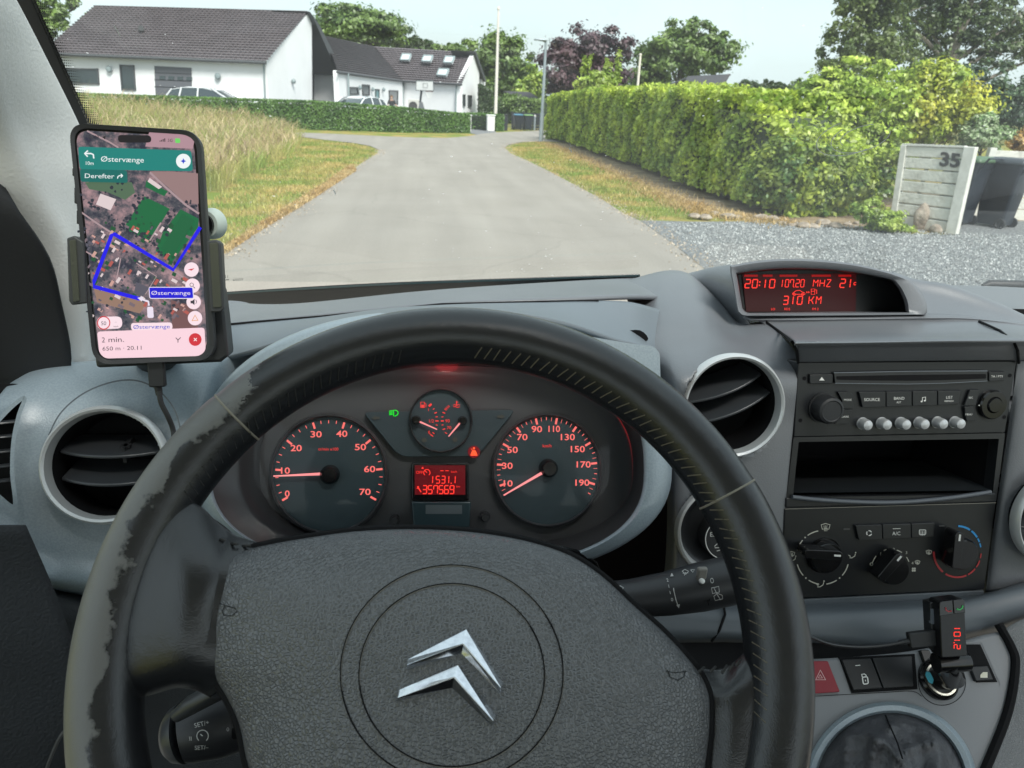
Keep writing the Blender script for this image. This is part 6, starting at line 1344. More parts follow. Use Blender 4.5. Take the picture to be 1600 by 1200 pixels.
# warning panel and small gauges
build('warning_panel', slab(CL, rr([(567, 644), (806, 640), (746, 713), (624, 714)], [10, 10, 16, 16]), .003, .006), mat('warning_teal', (.024, .040, .048), .45), IC, bevel=.001)
g3 = dial(688.5, 657, 47, 47.5)
for ch in list(g3.children):
    for v in ch.data.vertices: v.co += CL.n*.005
for v in g3.data.vertices: v.co += CL.n*.004
zi = Z(600, 570, 4.2857); mb = MB(); o3 = .006
for a0, s in ((0, 1), ):
    for x0, y0, x1, y1, w_ in ((300, 278, 318, 262, 3.2), (328, 300, 338, 292, 1.2), (338, 325, 354, 318, 1.6), (345, 350, 360, 347, 1.3), (344, 376, 365, 376, 2), (346, 402, 360, 405, 1.3), (312, 470, 330, 480, 1), (305, 462, 325, 474, 1), (324, 452, 338, 462, 1.3),
                              (381, 376, 400, 376, 2), (385, 350, 398, 348, 1.3), (392, 318, 410, 325, 1.6), (405, 295, 418, 305, 1.2), (412, 288, 424, 298, 1), (420, 280, 432, 290, 1), (428, 272, 440, 282, 1), (385, 404, 398, 402, 1.3), (393, 434, 410, 428, 1.6), (408, 452, 422, 462, 1.2)):
        ribbon(CL, zi((x0, y0), (x1, y1)), w_, o3, mb)
for s, x, y, h in (('1', 298, 300, 4.6), ('1/2', 318, 376, 5), ('0', 302, 451, 4.6), ('90', 425, 375, 5), ('70', 436, 421, 5)): text(CL, s, 600+x/4.2857, 570+y/4.2857, h, o3, mb)
ribbon(CL, zi((246, 250), (270, 250), (270, 287), (246, 287)), 1.2, o3, mb, True); flat(CL, zi((250, 268), (267, 268), (267, 285), (250, 285)), o3, mb); ribbon(CL, zi((272, 256), (281, 262), (281, 285)), 1, o3, mb)
ribbon(CL, zi((486, 242), (486, 272)), 1.6, o3, mb); ribbon(CL, zi((486, 250), (496, 250)), 1, o3, mb); ribbon(CL, zi((463, 270), (475, 266), (486, 274), (497, 266), (508, 270)), 1.1, o3, mb); ribbon(CL, zi((465, 282), (478, 279), (490, 286), (506, 282)), 1.1, o3, mb)
build('numerals', mb, REDM, g3, smooth=False, fix=False)
hub((650.5, 656), 7.5, g3, .014); hub((722, 657), 7.5, g3, .014); needle((656, 659), (683, 671), 2.8, 1.6, g3, .011); needle((719.5, 660), (701, 682), 2.8, 1.6, g3, .011)
mb = MB(); flat(CL, [(608, 641), (613.5, 641.2), (613.5, 649), (608, 649)], .0045, mb); mb = MB()
for k in range(4): ribbon(CL, [(608, 642.2+k*2), (613.5, 641.5+k*2)], 1.1, .0045, mb)
ribbon(CL, [(615, 640.8), (618.5, 641), (621.5, 643), (622, 645.5), (621, 648), (618, 650), (615, 650)], 1.3, .0045, mb, True); build('headlamp_light', mb, emis('tell_green', (30, 245, 50), 1.1), IC, smooth=False, fix=False)
mb = MB(); flat(CL, circ(740.5, 700.5, 1.8, 1.9, 12), .0045, mb); flat(CL, rr([(737.8, 703.5), (743.2, 703.5), (746.5, 712), (734.5, 712)], 1.5), .0045, mb); ribbon(CL, [(736, 701), (745.5, 711)], .9, .0047, mb); build('seat_belt_light', mb, emis('tell_red', (255, 90, 50), 1.3), IC, smooth=False, fix=False)
mb = MB(); flat(CL, circ(740.5, 706, 9.5, 9.5, 24), .0041, mb); build('seat_belt_halo', mb, emis('tell_halo', (120, 8, 22), 1), IC, smooth=False, fix=False)
mb = MB()
for x, y in ((587, 653), (783, 651)): flat(CL, [(x-6, y), (x, y-4), (x, y-2), (x+6, y-2), (x+6, y+2), (x, y+2), (x, y+4)] if x < 700 else [(x+6, y), (x, y-4), (x, y-2), (x-6, y-2), (x-6, y+2), (x, y+2), (x, y+4)], .0045, mb)
flat(CL, circ(663, 687.5, 4, n=12), .0062, mb); flat(CL, circ(711, 687, 4, n=12), .0062, mb)
build('unlit_light', mb, mat('lamp_unlit', (.05, .05, .04), .5), IC, smooth=False, fix=False)
# lcd
LCD = build('odometer', slab(CL, rr([(643, 723), (733, 723), (733, 782), (643, 782)], 3), .004, .006), GLOSS, IC, bevel=.001)
mb = MB(); mb.poly([CL.p(x, y, .0046) for x, y in ((648, 727), (727, 727), (727, 773), (648, 773))]); build('screen', mb, emis('lcd_wine', (92, 6, 16), 1), LCD, smooth=False, fix=False)
mb = MB(); q_ = .0052
seg(CL, '1531.1', 673, 749.5, 5.5, 11, 2.9, 1.5, q_, mb, .05); seg(CL, '357569', 660.5, 765, 6.2, 12.5, 2.3, 1.7, q_, mb, .05)
text(CL, 'OFF', 655.5, 738, 4.4, q_, mb); ribbon(CL, circ(667, 738.5, 5, 5, 14, -50, 230), 1.2, q_, mb); ribbon(CL, [(667, 738.5), (663.5, 735)], 1.2, q_, mb); flat(CL, [(658, 732), (661, 729), (662, 733)], q_, mb)
ribbon(CL, [(688, 735.5), (693, 735.5)], 1.3, q_, mb); ribbon(CL, [(696, 735.5), (701, 735.5)], 1.3, q_, mb); text(CL, 'km/h', 709.5, 737, 3.3, q_, mb); text(CL, 'km', 716, 760, 3.3, q_, mb); ribbon(CL, [(652, 760), (654.5, 763.5), (658, 769)], 1.8, q_, mb); ribbon(CL, [(651, 763), (654.5, 763.5), (654, 759.5)], 1.2, q_, mb)
build('digits', mb, RED, LCD, smooth=False, fix=False)
LD = build('lower_display', slab(CL, rr([(643, 784), (736, 784), (734, 824), (646, 824)], 3), .004, .006), mat('display_teal', (.03, .05, .058), .2), IC, bevel=.001)
mb = MB(); flat(CL, rect(665, 789, 722, 803), .0044, mb); build('window', mb, mat('display_grey', (.11, .13, .14), .25), LD, smooth=False, fix=False)
for x, y in ((617, 811), (757, 806)):
    q = CL.p(x, y, 0); k = (q-CP).dot(FW)/F; mb = MB(); mb.lathe(q, CL.n, [(8.5*k, 0), (8.5*k, .004), (7*k, .004), (6.5*k, .010), (5.5*k, .011), (0, .011)], 28); build('reset_button', mb, RUB, IC)
# clear curved cover
mb = MB(); rows = []
for t in np.linspace(0, 1, 9):
    rows.append([CL.p(697+(x-697)*t*1.04, 735+(y-735)*t*1.04, .022-.012*t*t) for x, y in hA])
mb.grid(rows[1:], True); mb.poly(rows[1]); 
cm = bpy.data.materials.new('clear_cover'); cm.use_nodes = True; t_ = cm.node_tree; t_.nodes.clear(); N = t_.nodes.new
o = N('ShaderNodeOutputMaterial'); tr2 = N('ShaderNodeBsdfTransparent'); gl2 = N('ShaderNodeBsdfGlossy'); gl2.inputs['Roughness'].default_value = .06; fr2 = N('ShaderNodeFresnel'); fr2.inputs[0].default_value = 1.28; m2 = N('ShaderNodeMixShader')
t_.links.new(fr2.outputs[0], m2.inputs[0]); t_.links.new(tr2.outputs[0], m2.inputs[1]); t_.links.new(gl2.outputs[0], m2.inputs[2]); t_.links.new(m2.outputs[0], o.inputs[0])
build('clear_cover', mb, cm, IC, fix=False)

for i, (x, y) in enumerate(((700, 548), (1012, 668))):      # the instruments' own red lighting spilling onto the shroud
    l = bpy.data.lights.new('instrument_lighting', 'POINT'); l.energy = .035; l.color = (1, .03, .04); l.shadow_soft_size = .015
    o = bpy.data.objects.new('instrument_lighting', l); C.objects.link(o); o.location = CL.p(x, y, .02)
# ---- steering column and stalks
WC = CP+V((.01393, .29425, -.26518)); e_, a_z = radians(39.4), radians(-4.46)
WN = V((sin(a_z)*cos(e_), -cos(a_z)*cos(e_), sin(e_))); WP = Plane(WC, WN)
SC = thing('column_shroud', at_y(700, 900, .42), 'rounded black steering column shroud showing behind the right of the wheel hub', 'column shroud')
mb = MB(); mb.grid(loft([
 [WP.p(560, 905, -.05), WP.p(600, 850, -.065), WP.p(700, 838, -.07), (WP.p(810, 850, -.07)), WP.p(890, 872, -.065), WP.p(925, 905, -.055), WP.p(935, 940, -.05)],
 [WP.p(570, 930, -.03), WP.p(605, 880, -.04), WP.p(700, 862, -.045), WP.p(805, 872, -.045), WP.p(872, 893, -.04), WP.p(905, 922, -.03), WP.p(915, 950, -.03)],
 [WP.p(580, 1250, -.03), WP.p(610, 1250, -.04), WP.p(700, 1250, -.045), WP.p(805, 1250, -.045), WP.p(960, 1250, -.04), WP.p(1000, 1250, -.03), WP.p(1010, 1250, -.03)]], 6, 6)); build('upper_shell', mb, DASH, SC, solid=.003)
mb = MB(); mb.tube([WC-WN*.02+V((0, 0, -.02)), WC-WN*.16+V((0, .0, -.03))], [.055, .06], 28); build('column_tube', mb, MBLACK, SC)
mb = MB(); mb.tube([at_y(*q) for q in [(700, 838, .455), (820, 845, .455), (900, 862, .46), (930, 880, .465), (940, 905, .46)]], .002, 8); build('shell_edge', mb, GLOSS, SC)

def stalk(name, label, cl, flat_=.75): ...
st = [(890, 932, 24, .405), (935, 937, 26, .410), (985, 935, 29, .412), (1040, 928, 33, .413), (1090, 918, 37, .413), (1130, 909, 37.5, .413), (1160, 903, 37, .413), (1200, 894, 34, .413), (1215, 891, 24, .413)]
WST = thing('wiper_stalk', at_y(900, 932, .41), 'black wiper stalk with printed white symbols right of the steering wheel hub', 'stalk')
pts = [at_y(x, y, d) for x, y, r, d in st]; rs = [r*((p-CP).dot(FW)/F) for (x, y, r, d), p in zip(st, pts)]
mb = MB(); mb.tube(pts, rs, 40); STB = mat('stalk_black', (.020, .021, .024), .42, bump=(1800, .15, .0002)); build('lever', mb, STB, WST, ang=60)
sd = Sdf(pts, rs); zs = Z(850, 700, 2.4); mb = MB(); o_ = .0006
ribbon(sd, zs((480, 470), (487, 535), (495, 570), (505, 598)), 1.1, o_, mb); flat(sd, zs((473, 482), (479, 468), (486, 480)), o_, mb); flat(sd, zs((496, 588), (510, 586), (506, 601)), o_, mb)
for s, x, y in (('2', 463, 495), ('1', 468, 518), ('I', 473, 542), ('0', 480, 568)): text(sd, s, 850+x/2.4, 700+y/2.4, 5.2, o_, mb, -12)
ribbon(sd, zs((273, 522), (285, 516), (298, 524), (288, 538), (273, 522)), 1, o_, mb); ribbon(sd, zs((283, 540), (288, 528)), 1, o_, mb)
ribbon(sd, zs((518, 462), (528, 455), (542, 462), (532, 474), (518, 462)), 1, o_, mb); ribbon(sd, zs((526, 478), (531, 466)), 1, o_, mb); ribbon(sd, zs((520, 470), (541, 468)), .8, o_, mb)
ribbon(sd, zs((550, 457), (564, 456), (558, 466), (550, 457)), .9, o_, mb)
text(sd, 'O', 850+630/2.4, 700+497/2.4, 8.5, o_, mb, -8, wid=5.4)
ribbon(sd, zs((628, 525), (655, 519), (658, 540), (632, 546)), 1.1, o_, mb, True); ribbon(sd, zs((638, 526), (650, 550), (662, 570)), .9, o_, mb); ribbon(sd, zs((637, 556), (650, 545), (668, 552), (670, 566), (642, 572)), 1, o_, mb, True); ribbon(sd, zs((648, 548), (662, 570)), .8, o_, mb)
build('printed_marks', mb, mat('print_grey', (.50, .50, .49), .5), WST, smooth=False, fix=False)
mb = MB(); flat(sd, rr(zs((577, 452), (600, 448), (606, 470), (624, 575), (605, 580), (576, 470)), 3), .0005, mb); ribbon(sd, zs((588, 415), (590, 450)), .9, .0005, mb); ribbon(sd, zs((614, 575), (618, 590)), 1, .0005, mb); build('thumb_slot', mb, MBLACK, WST, smooth=False, fix=False)
q = sd.p(850+590/2.4, 700+478/2.4, .001); mb = MB(); mb.box(q, (.0075, .004, .014)); build('thumb_slider', mb, mat('worn_grey', (.22, .21, .19), .6, bump=(2000, .8, .0006)), WST, bevel=.0015)
mb = MB(); mb.lathe(sd.p(850+593/2.4, 700+499/2.4, .002), (0, -.8, .6), [(.0022, -.001), (.0018, .001), (0, .0015)], 12); build('white_dot', mb, WHITE, WST)
# cruise stalk, lower left
st = [(258, 1152, 14, .352), (262, 1151, 30, .352), (272, 1149, 40, .352), (287, 1145, 45, .352), (300, 1141, 48, .353), (340, 1130, 52, .355), (380, 1118, 50, .36), (430, 1104, 44, .365), (520, 1080, 34, .37)]
CST = thing('cruise_control_stalk', at_y(300, 1200, .35), 'black cruise control stalk with printed marks, left below the wheel spoke', 'stalk')
pts = [at_y(x, y, d) for x, y, r, d in st]; rs = [r*((p-CP).dot(FW)/F) for (x, y, r, d), p in zip(st, pts)]
mb = MB(); mb.tube(pts[:4], rs[:4], 36); build('end_cap', mb, mat('cap_grey', (.05, .053, .058), .35), CST, ang=60)
mb = MB(); mb.tube(pts[3:], [r*.985 for r in rs[3:]], 36); build('lever', mb, STB, CST, ang=60)
sd = Sdf(pts, rs); zt_ = Z(0, 800, 3); mb = MB()
text(sd, 'SET/+', 315, 1131, 7, .0006, mb, -14); text(sd, 'SET/–', 315, 1168, 6.5, .0006, mb, -2); text(sd, 'II', 297.5, 1154, 6.5, .0006, mb, -5); text(sd, '0', 356, 1139.5, 6, .0006, mb, 0)
ribbon(sd, circ(316.5, 1150, 9, 9.2, 20, -50, 230), 1.4, .0006, mb); ribbon(sd, [(316.5, 1150), (313, 1147)], 1.6, .0006, mb)
text(sd, 'CRUISE', 382, 1162, 4.6, .0006, mb, -8); ribbon(sd, circ(364.5, 1103, 1.8, 2, 12), 1, .0006, mb, True); ribbon(sd, [(364.5, 1105), (365, 1110)], 1.1, .0006, mb); ribbon(sd, [(371, 1103), (371.5, 1108), (375, 1107)], 1.1, .0006, mb)
build('printed_marks', mb, mat('print_grey'), CST, smooth=False, fix=False)
mb = MB(); ribbon(sd, circ(332, 1069, 4, 4, 10), 1, .0006, mb, True); ribbon(sd, [(327, 1065), (324, 1065)], 1, .0006, mb); ribbon(sd, [(327, 1069), (323, 1069)], 1, .0006, mb); ribbon(sd, [(327, 1073), (324, 1073)], 1, .0006, mb)
mb2 = MB(); flat(sd, rr(rect(362, 1115, 395, 1155), 4), .0004, mb2); build('rocker_recess', mb2, MBLACK, CST, smooth=False, fix=False)
mb2 = MB(); ribbon(sd, [(370, 1130), (392, 1127)], 1.2, .0008, mb2); ribbon(sd, [(371, 1149), (392, 1147)], 1.2, .0008, mb2); build('rocker', mb2, mat('edge_grey'), CST, smooth=False, fix=False)
pts2 = [at_y(x, y, d) for x, y, d in ((276, 1118, .338), (300, 1101, .336), (335, 1082, .336), (352, 1080, .338))]
mb2 = MB(); mb2.tube(pts2, [.004, .0055, .0058, .004], 16); tb = build('top_bar', mb2, mat('cap_grey'), CST)
fl = Plane(at_y(333, 1069, .345), (0, -.8, .6)); mb = MB(); ribbon(fl, circ(334, 1069, 4, 4, 12, -90, 90)+[(334, 1065)], 1.1, .004, mb)
for k in (-3.5, 0, 3.5): ribbon(fl, [(331, 1069+k), (327, 1070+k)], 1, .004, mb)
build('fog_mark', mb, mat('pink_grey', (.45, .26, .25), .5), CST, smooth=False, fix=False)

# ---- steering wheel (local frame: x right, y up the rim, z towards the driver)
SW = thing('steering_wheel', WC, 'worn black leather steering wheel turned slightly right, silver double chevron on its hub', 'steering wheel')
Mw = Matrix((WP.x, WP.y, WP.n)).transposed(); SW.rotation_euler = Mw.to_euler()
R0, r0t = .1735, .0168
def wpt(a, rad, h): return WC+WP.x*(rad*cos(a))+WP.y*(rad*sin(a))+WP.n*h
def rimmat(name, worn):
    m = bpy.data.materials.new(name); m.use_nodes = True; t = m.node_tree; b = t.nodes['Principled BSDF']; N = t.nodes.new; L = t.links.new
    b.inputs['Roughness'].default_value = .27; b.inputs['Specular IOR Level'].default_value = .65
    tcn = N('ShaderNodeTexCoord'); O = tcn.outputs['Object']
    v = N('ShaderNodeTexVoronoi'); v.feature = 'DISTANCE_TO_EDGE'; v.inputs['Scale'].default_value = 700; L(O, v.inputs[0]); r = N('ShaderNodeMapRange'); r.inputs[2].default_value = .2; L(v.outputs[0], r.inputs[0])
    bp = N('ShaderNodeBump'); bp.inputs['Strength'].default_value = .15; bp.inputs['Distance'].default_value = .0003; L(r.outputs[0], bp.inputs['Height'])
    n2 = N('ShaderNodeTexNoise'); n2.inputs['Scale'].default_value = 160; n2.inputs['Detail'].default_value = 5; L(O, n2.inputs[0]); bp2 = N('ShaderNodeBump'); bp2.inputs['Strength'].default_value = .22; bp2.inputs['Distance'].default_value = .001
    L(n2.outputs[0], bp2.inputs['Height']); L(bp.outputs[0], bp2.inputs['Normal']); L(bp2.outputs[0], b.inputs['Normal'])
    sx = N('ShaderNodeSeparateXYZ'); L(O, sx.inputs[0])
    n1 = N('ShaderNodeTexNoise'); n1.inputs['Scale'].default_value = 38; n1.inputs['Detail'].default_value = 7; n1.inputs['Roughness'].default_value = .65; L(O, n1.inputs[0])
    def mt(op, a, b_=None, c=None):
        q = N('ShaderNodeMath'); q.operation = op
        for i, z in enumerate((a, b_, c)):
            if z is None: continue
            if isinstance(z, (int, float)): q.inputs[i].default_value = z
            else: L(z, q.inputs[i])
        return q.outputs[0]
    rad = mt('SQRT', mt('ADD', mt('MULTIPLY', sx.outputs[0], sx.outputs[0]), mt('MULTIPLY', sx.outputs[1], sx.outputs[1])))
    lim = mt('ADD', .1715, mt('MULTIPLY', mt('SUBTRACT', n1.outputs[0], .5), .045))
    k1 = mt('MINIMUM', mt('MAXIMUM', mt('ADD', mt('MULTIPLY', mt('SUBTRACT', rad, lim), 420), .5), 0), 1)
    left = mt('LESS_THAN', sx.outputs[0], mt('ADD', -.105, mt('MULTIPLY', mt('SUBTRACT', n1.outputs[0], .5), .09)))
    k = mt('MULTIPLY', k1, left)
    # light scuffs elsewhere
    sc = N('ShaderNodeTexNoise'); sc.inputs['Scale'].default_value = 24; sc.inputs['Detail'].default_value = 8; sc.inputs['Roughness'].default_value = .75; L(O, sc.inputs[0])
    k3 = mt('MULTIPLY', mt('GREATER_THAN', sc.outputs[0], .70), .5)
    tot = mt('MINIMUM', mt('ADD', mt('MULTIPLY', k, 1.0), k3), 1.0)
    x = N('ShaderNodeMix'); x.data_type = 'RGBA'; L(tot, x.inputs[0]); x.inputs[6].default_value = (.013, .014, .016, 1); x.inputs[7].default_value = (.125, .123, .116, 1); L(x.outputs[2], b.inputs['Base Color'])
    rr_ = mt('ADD', .27, mt('MULTIPLY', tot, .18)); L(rr_, b.inputs['Roughness'])
    return m
RIM = rimmat('rim_worn_leather', True)
mb = MB(); rows = []; NR = 220
seams = [radians(a) for a in (133, 25)]
for i in range(NR):
    a = 2*pi*i/NR; r = r0t*(1-.0)
    k_ = min(min(abs((a-s+pi) % (2*pi)-pi) for s in seams)/.012, 1); r = r0t*(.965+.035*k_)*(1.03 if (a < seams[1] or a > seams[0]) else 1)
    rows.append([wpt(a, R0+r*cos(b)*1.0, r*sin(b)*1.08) for b in [2*pi*j/28 for j in range(28)]])
rows.append(rows[0]); mb.grid(rows, True); build('rim', mb, RIM, SW, ang=0)
for s in seams:
    mb = MB(); mb.tube([wpt(s, R0+r0t*1.0*cos(b), r0t*1.08*sin(b)) for b in [2*pi*j/30 for j in range(31)]], .0007, 6); build('rim_seam', mb, mat('seam_tan', (.22, .20, .16), .7), SW)
# stitches along the inner edge, front side
def stitches(a0, a1, n, m, name):
    mb = MB()
    for i in range(n):
        a = radians(a0+(a1-a0)*i/(n-1)); b0 = radians(158); b1 = radians(132)
        p0 = wpt(a, R0+r0t*1.03*cos(b0), r0t*1.11*sin(b0)); p1 = wpt(a-.026+.008*random.random(), R0+r0t*1.03*cos(b1), r0t*1.10*sin(b1)); mb.tube([p0, p0.lerp(p1, .5)+WP.n*.0004, p1], .00033, 6)
    build(name, mb, m, SW)
stitches(84, -14, 50, mat('thread_tan', (.13, .11, .075), .8), 'stitching'); stitches(100, 150, 28, mat('thread_black', (.02, .02, .02), .6), 'stitching')
# spokes
def spoke(rows_, nm='spoke'):
    mb = MB(); mb.grid(loft([[WP.p(x, y, o) for x, y, o in r] for r in rows_], 8, 8)); return build(nm, mb, RIM, SW, solid=.012, ang=0)
spoke([[(262, 772, -.004), (250, 850, .000), (228, 960, .001), (208, 1036, -.003), (190, 1064, -.010)],
       [(295, 800, -.004), (288, 870, .005), (270, 960, .006), (240, 1030, .000), (228, 1052, -.010)],
       [(320, 832, -.004), (312, 890, .008), (302, 960, .009), (288, 1020, .004), (276, 1038, -.008)],
       [(362, 858, -.008), (340, 903, .004), (322, 960, .005), (326, 1022, .002), (318, 1044, -.008)],
       [(430, 866, -.006), (390, 920, -.001), (370, 970, .000), (365, 1030, -.003), (348, 1068, -.010)]])
spoke([[(1216, 965, -.004), (1226, 1060, .000), (1228, 1140, .001), (1220, 1230, .000), (1200, 1320, -.004)],
       [(1180, 995, -.004), (1186, 1065, .006), (1188, 1140, .007), (1180, 1230, .006), (1160, 1310, -.002)],
       [(1162, 1020, -.006), (1152, 1072, .006), (1150, 1140, .008), (1145, 1230, .006), (1130, 1310, -.004)],
       [(1120, 1046, -.008), (1116, 1085, .002), (1116, 1140, .003), (1112, 1230, .002), (1098, 1310, -.006)],
       [(1035, 1030, -.008), (1060, 1085, -.002), (1070, 1140, -.001), (1065, 1230, -.008), (1050, 1310, -.010)]])
mb = MB()
for x0, y0, x1, y1 in ((1157, 1031, 1150, 1040), (1148, 1036, 1139, 1047), (1136, 1040, 1128, 1052), (1118, 1042, 1110, 1050), (1100, 1043, 1092, 1050)): mb.tube([WP.p(x0, y0, .006), WP.p((x0+x1)/2, (y0+y1)/2, .0095), WP.p(x1, y1, .0085)], .0007, 6)
for x0, y0, x1, y1 in ((303, 812, 315, 822), (312, 822, 325, 829), (324, 832, 338, 838), (340, 841, 352, 844), (360, 849, 372, 850), (378, 853, 392, 852)): mb.tube([WP.p(x0, y0, .004), WP.p((x0+x1)/2, (y0+y1)/2, .0085), WP.p(x1, y1, .0075)], .0007, 6)
build('stitching', mb, mat('thread_black'), SW)
# airbag cover
air = smooth_poly([(312, 905), (330, 882), (365, 864), (420, 850), (490, 838), (560, 829), (640, 826), (720, 829), (790, 838), (850, 852), (900, 872), (945, 903), (990, 945), (1040, 990), (1085, 1040), (1105, 1075), (1110, 1110), (1106, 1170), (1090, 1240), (1030, 1290), (900, 1330), (700, 1345), (520, 1325), (420, 1270), (388, 1200), (372, 1130), (348, 1080), (318, 1035), (306, 985), (304, 940)], 5)
RD_ = (705, 1062)
mb = MB(); P_ = []
prof = [(1.0, -.014), (1.0, .0045), (.994, .0066), (.98, .0092), (.955, .0118), (.92, .0140), (.87, .0164), (.80, .0188), (.70, .0218), (.58, .0238), (.45, .0250), (.3, .0256), (.18, .0258), (.08, .0258)]
rows = [[WP.p(RD_[0]+(x-RD_[0])*s, RD_[1]+(y-RD_[1])*s, o) for x, y in air] for s, o in prof]
b0 = 0; mb.grid(rows, True); k = len(mb.v); n = len(air); mb.v.append(tuple(WP.p(*RD_, .0258))); b0 = (len(prof)-1)*n
for j in range(n): mb.f.append((b0+j, b0+(j+1) % n, k)); mb.m.append(0)
AB = build('airbag_cover', mb, AIR, SW, ang=75)
def airoff(x, y):                       # height of the cover where the ray meets it
    dx, dy = x-RD_[0], y-RD_[1]; L_ = hypot(dx, dy)
    if L_ < 1e-6: return prof[-1][1]
    rm = 1e-6; n_ = len(air)
    for k in range(n_):
        ax_, ay_ = air[k][0]-RD_[0], air[k][1]-RD_[1]; bx_, by_ = air[(k+1) % n_][0]-RD_[0], air[(k+1) % n_][1]-RD_[1]
        ex, ey = bx_-ax_, by_-ay_; det = dx*(-ey)+dy*ex
        if abs(det) < 1e-9: continue
        t = (ax_*(-ey)+ay_*ex)/det; u = (dx*ay_-dy*ax_)/det
        if t > 0 and -1e-6 <= u <= 1+1e-6: rm = max(rm, t)
    s = 1/rm
    for (s1, o1), (s0, o0) in zip(prof[1:], prof[2:]):
        if s0 <= s <= s1: return o0+(o1-o0)*(s-s0)/(s1-s0+1e-9)
    return prof[-1][1]
mb = MB(); mb.tube([WP.p(x, y, .0035) for x, y in air+air[:1]], .0022, 8); build('cover_gap', mb, MBLACK, SW)
class AirP:
    n = WP.n
    def p(s, x, y, off=0): return WP.p(x, y, airoff(x, y)+off)
AP = AirP()
mb = MB(); mb2 = MB()
for rx, ry in ((174, 170), (145, 143)):
    pts = circ(706, 1053 if rx > 150 else 1055, rx, ry, 120); mb.tube([AP.p(x, y, .0001) for x, y in pts]+[AP.p(*pts[0], .0001)], .0004, 6)
    pts = circ(706.5, 1054.3 if rx > 150 else 1056.3, rx, ry, 120); mb2.tube([AP.p(x, y, .0001) for x, y in pts]+[AP.p(*pts[0], .0001)], .0003, 6)
build('ring_groove', mb, MBLACK, AB); build('ring_highlight', mb2, mat('groove_highlight', (.16, .15, .13), .4), AB)  # pale line beside each groove is a painted highlight
mb = MB()
for pts in ([(341, 942), (352, 946), (366, 950), (371, 955), (362, 962), (350, 962), (347, 955), (351, 947)], ): ribbon(AP, pts, 1.1, .0004, mb)
ribbon(AP, [(1043, 1047), (1047, 1058), (1060, 1063), (1069, 1057), (1071, 1048)], 1.2, .0004, mb); ribbon(AP, [(1041, 1049), (1056, 1051), (1073, 1049)], 1, .0004, mb)
build('horn_mark', mb, MBLACK, AB, smooth=False, fix=False)
zx = Z(500, 820, 3.1575)
for o_pts, rid in (([(430, 664), (722, 514), (906, 786), (890, 836), (698, 634), (424, 716)], [(428, 692), (706, 588), (893, 806)]),
                   ([(391, 812), (680, 689), (866, 940), (851, 994), (652, 804), (378, 873)], [(382, 855), (662, 752), (855, 968)])):
    A_ = [AP.p(x, y, .0016) for x, y in zx(*o_pts)]; A0 = [AP.p(x, y, -.001) for x, y in zx(*o_pts)]; Rg = [AP.p(x, y, .0050) for x, y in zx(*rid)]
    mb = MB(); mb.add(A0+A_+Rg, [(0, 1, 7, 6), (1, 2, 8, 7), (2, 3, 9, 8), (3, 4, 10, 9), (4, 5, 11, 10), (5, 0, 6, 11), (6, 7, 13, 12), (7, 8, 14, 13), (8, 9, 14), (9, 10, 13, 14), (10, 11, 12, 13), (11, 6, 12)])
    build('chevron', mb, CHROME, AB, smooth=False, bevel=.0003)
mb = MB(); ribbon(AP, [(0, 0), (1, 1)], .1, 0, mb)

# ---- phone, holder, cables
PH = Plane(CP+V((-.18204, .49719, -.10005)), (.12062, -.96722, .22347), (.99249, .12213, -.0071))
T = thing('smartphone', PH.p(243, 570), 'smartphone in a black case showing a satellite map with a blue route', 'smartphone')
case = rr([(107, 191), (313, 204), (337, 563), (146, 571)], [30, 30, 30, 30], 8)
mb = MB(); F1 = [PH.p(x, y, .001) for x, y in case]; n = len(case); c_ = PH.p(225, 382, 0)
def shr(P, s, off): return [c_+(p-c_)*s+PH.n*off for p in P]
inn = rr([(114, 199), (306, 211), (329, 555), (152, 564)], [26, 26, 26, 26], 8)
F2 = [PH.p(x, y, .001) for x, y in inn]
mb.grid([shr(F1, .97, -.012), shr(F1, 1, -.010), shr(F1, 1.0, -.001), shr(F1, .994, .0012), F2, [p-PH.n*.002 for p in F2]], True); mb.poly(shr(F1, .97, -.012)); build('case', mb, RUB, T, ang=50)
mb = MB(); mb.poly([PH.p(x, y, -.0004) for x, y in inn]); build('bezel', mb, GLOSS, T, smooth=False, fix=False)
scr = rr([(117.5, 203), (302.5, 214), (325, 551), (155.5, 560)], [24, 24, 24, 24], 8)
zp = Z(80, 180, 2.857)
def mapmat():
    m = bpy.data.materials.new('satellite_map'); m.use_nodes = True; t = m.node_tree; b = t.nodes['Principled BSDF']; N = t.nodes.new; L = t.links.new
    b.inputs['Base Color'].default_value = (.01, .01, .01, 1); b.inputs['Roughness'].default_value = .25; b.inputs['Specular IOR Level'].default_value = .25
    tcn = N('ShaderNodeTexCoord'); n1 = N('ShaderNodeTexNoise'); n1.inputs['Scale'].default_value = 110; n1.inputs['Detail'].default_value = 6; n1.inputs['Roughness'].default_value = .7
    L(tcn.outputs['Object'], n1.inputs[0]); r = N('ShaderNodeValToRGB'); L(n1.outputs[0], r.inputs[0]); e = r.color_ramp.elements
    e[0].position = .36; e[0].color = (*s2l(48, 48, 66), 1); e[1].position = .66; e[1].color = (*s2l(176, 142, 146), 1)
    q = e.new(.45); q.color = (*s2l(78, 80, 88), 1); q = e.new(.52); q.color = (*s2l(120, 105, 112), 1)
    L(r.outputs[0], b.inputs['Emission Color']); b.inputs['Emission Strength'].default_value = .95/2**EXPO; return m
UIB = MB(); UIB.poly([PH.p(x, y, 0) for x, y in scr]); UIM = [mapmat()]; SN = None
lay = [0]
def ui(name, rgb, fn, st=1.0, par=SN):
    lay[0] += 1; o = .00006*lay[0]; UIM.append(emis('ui_%d_%d_%d' % rgb, rgb, st)); UIB.k = len(UIM)-1; fn(UIB, o)
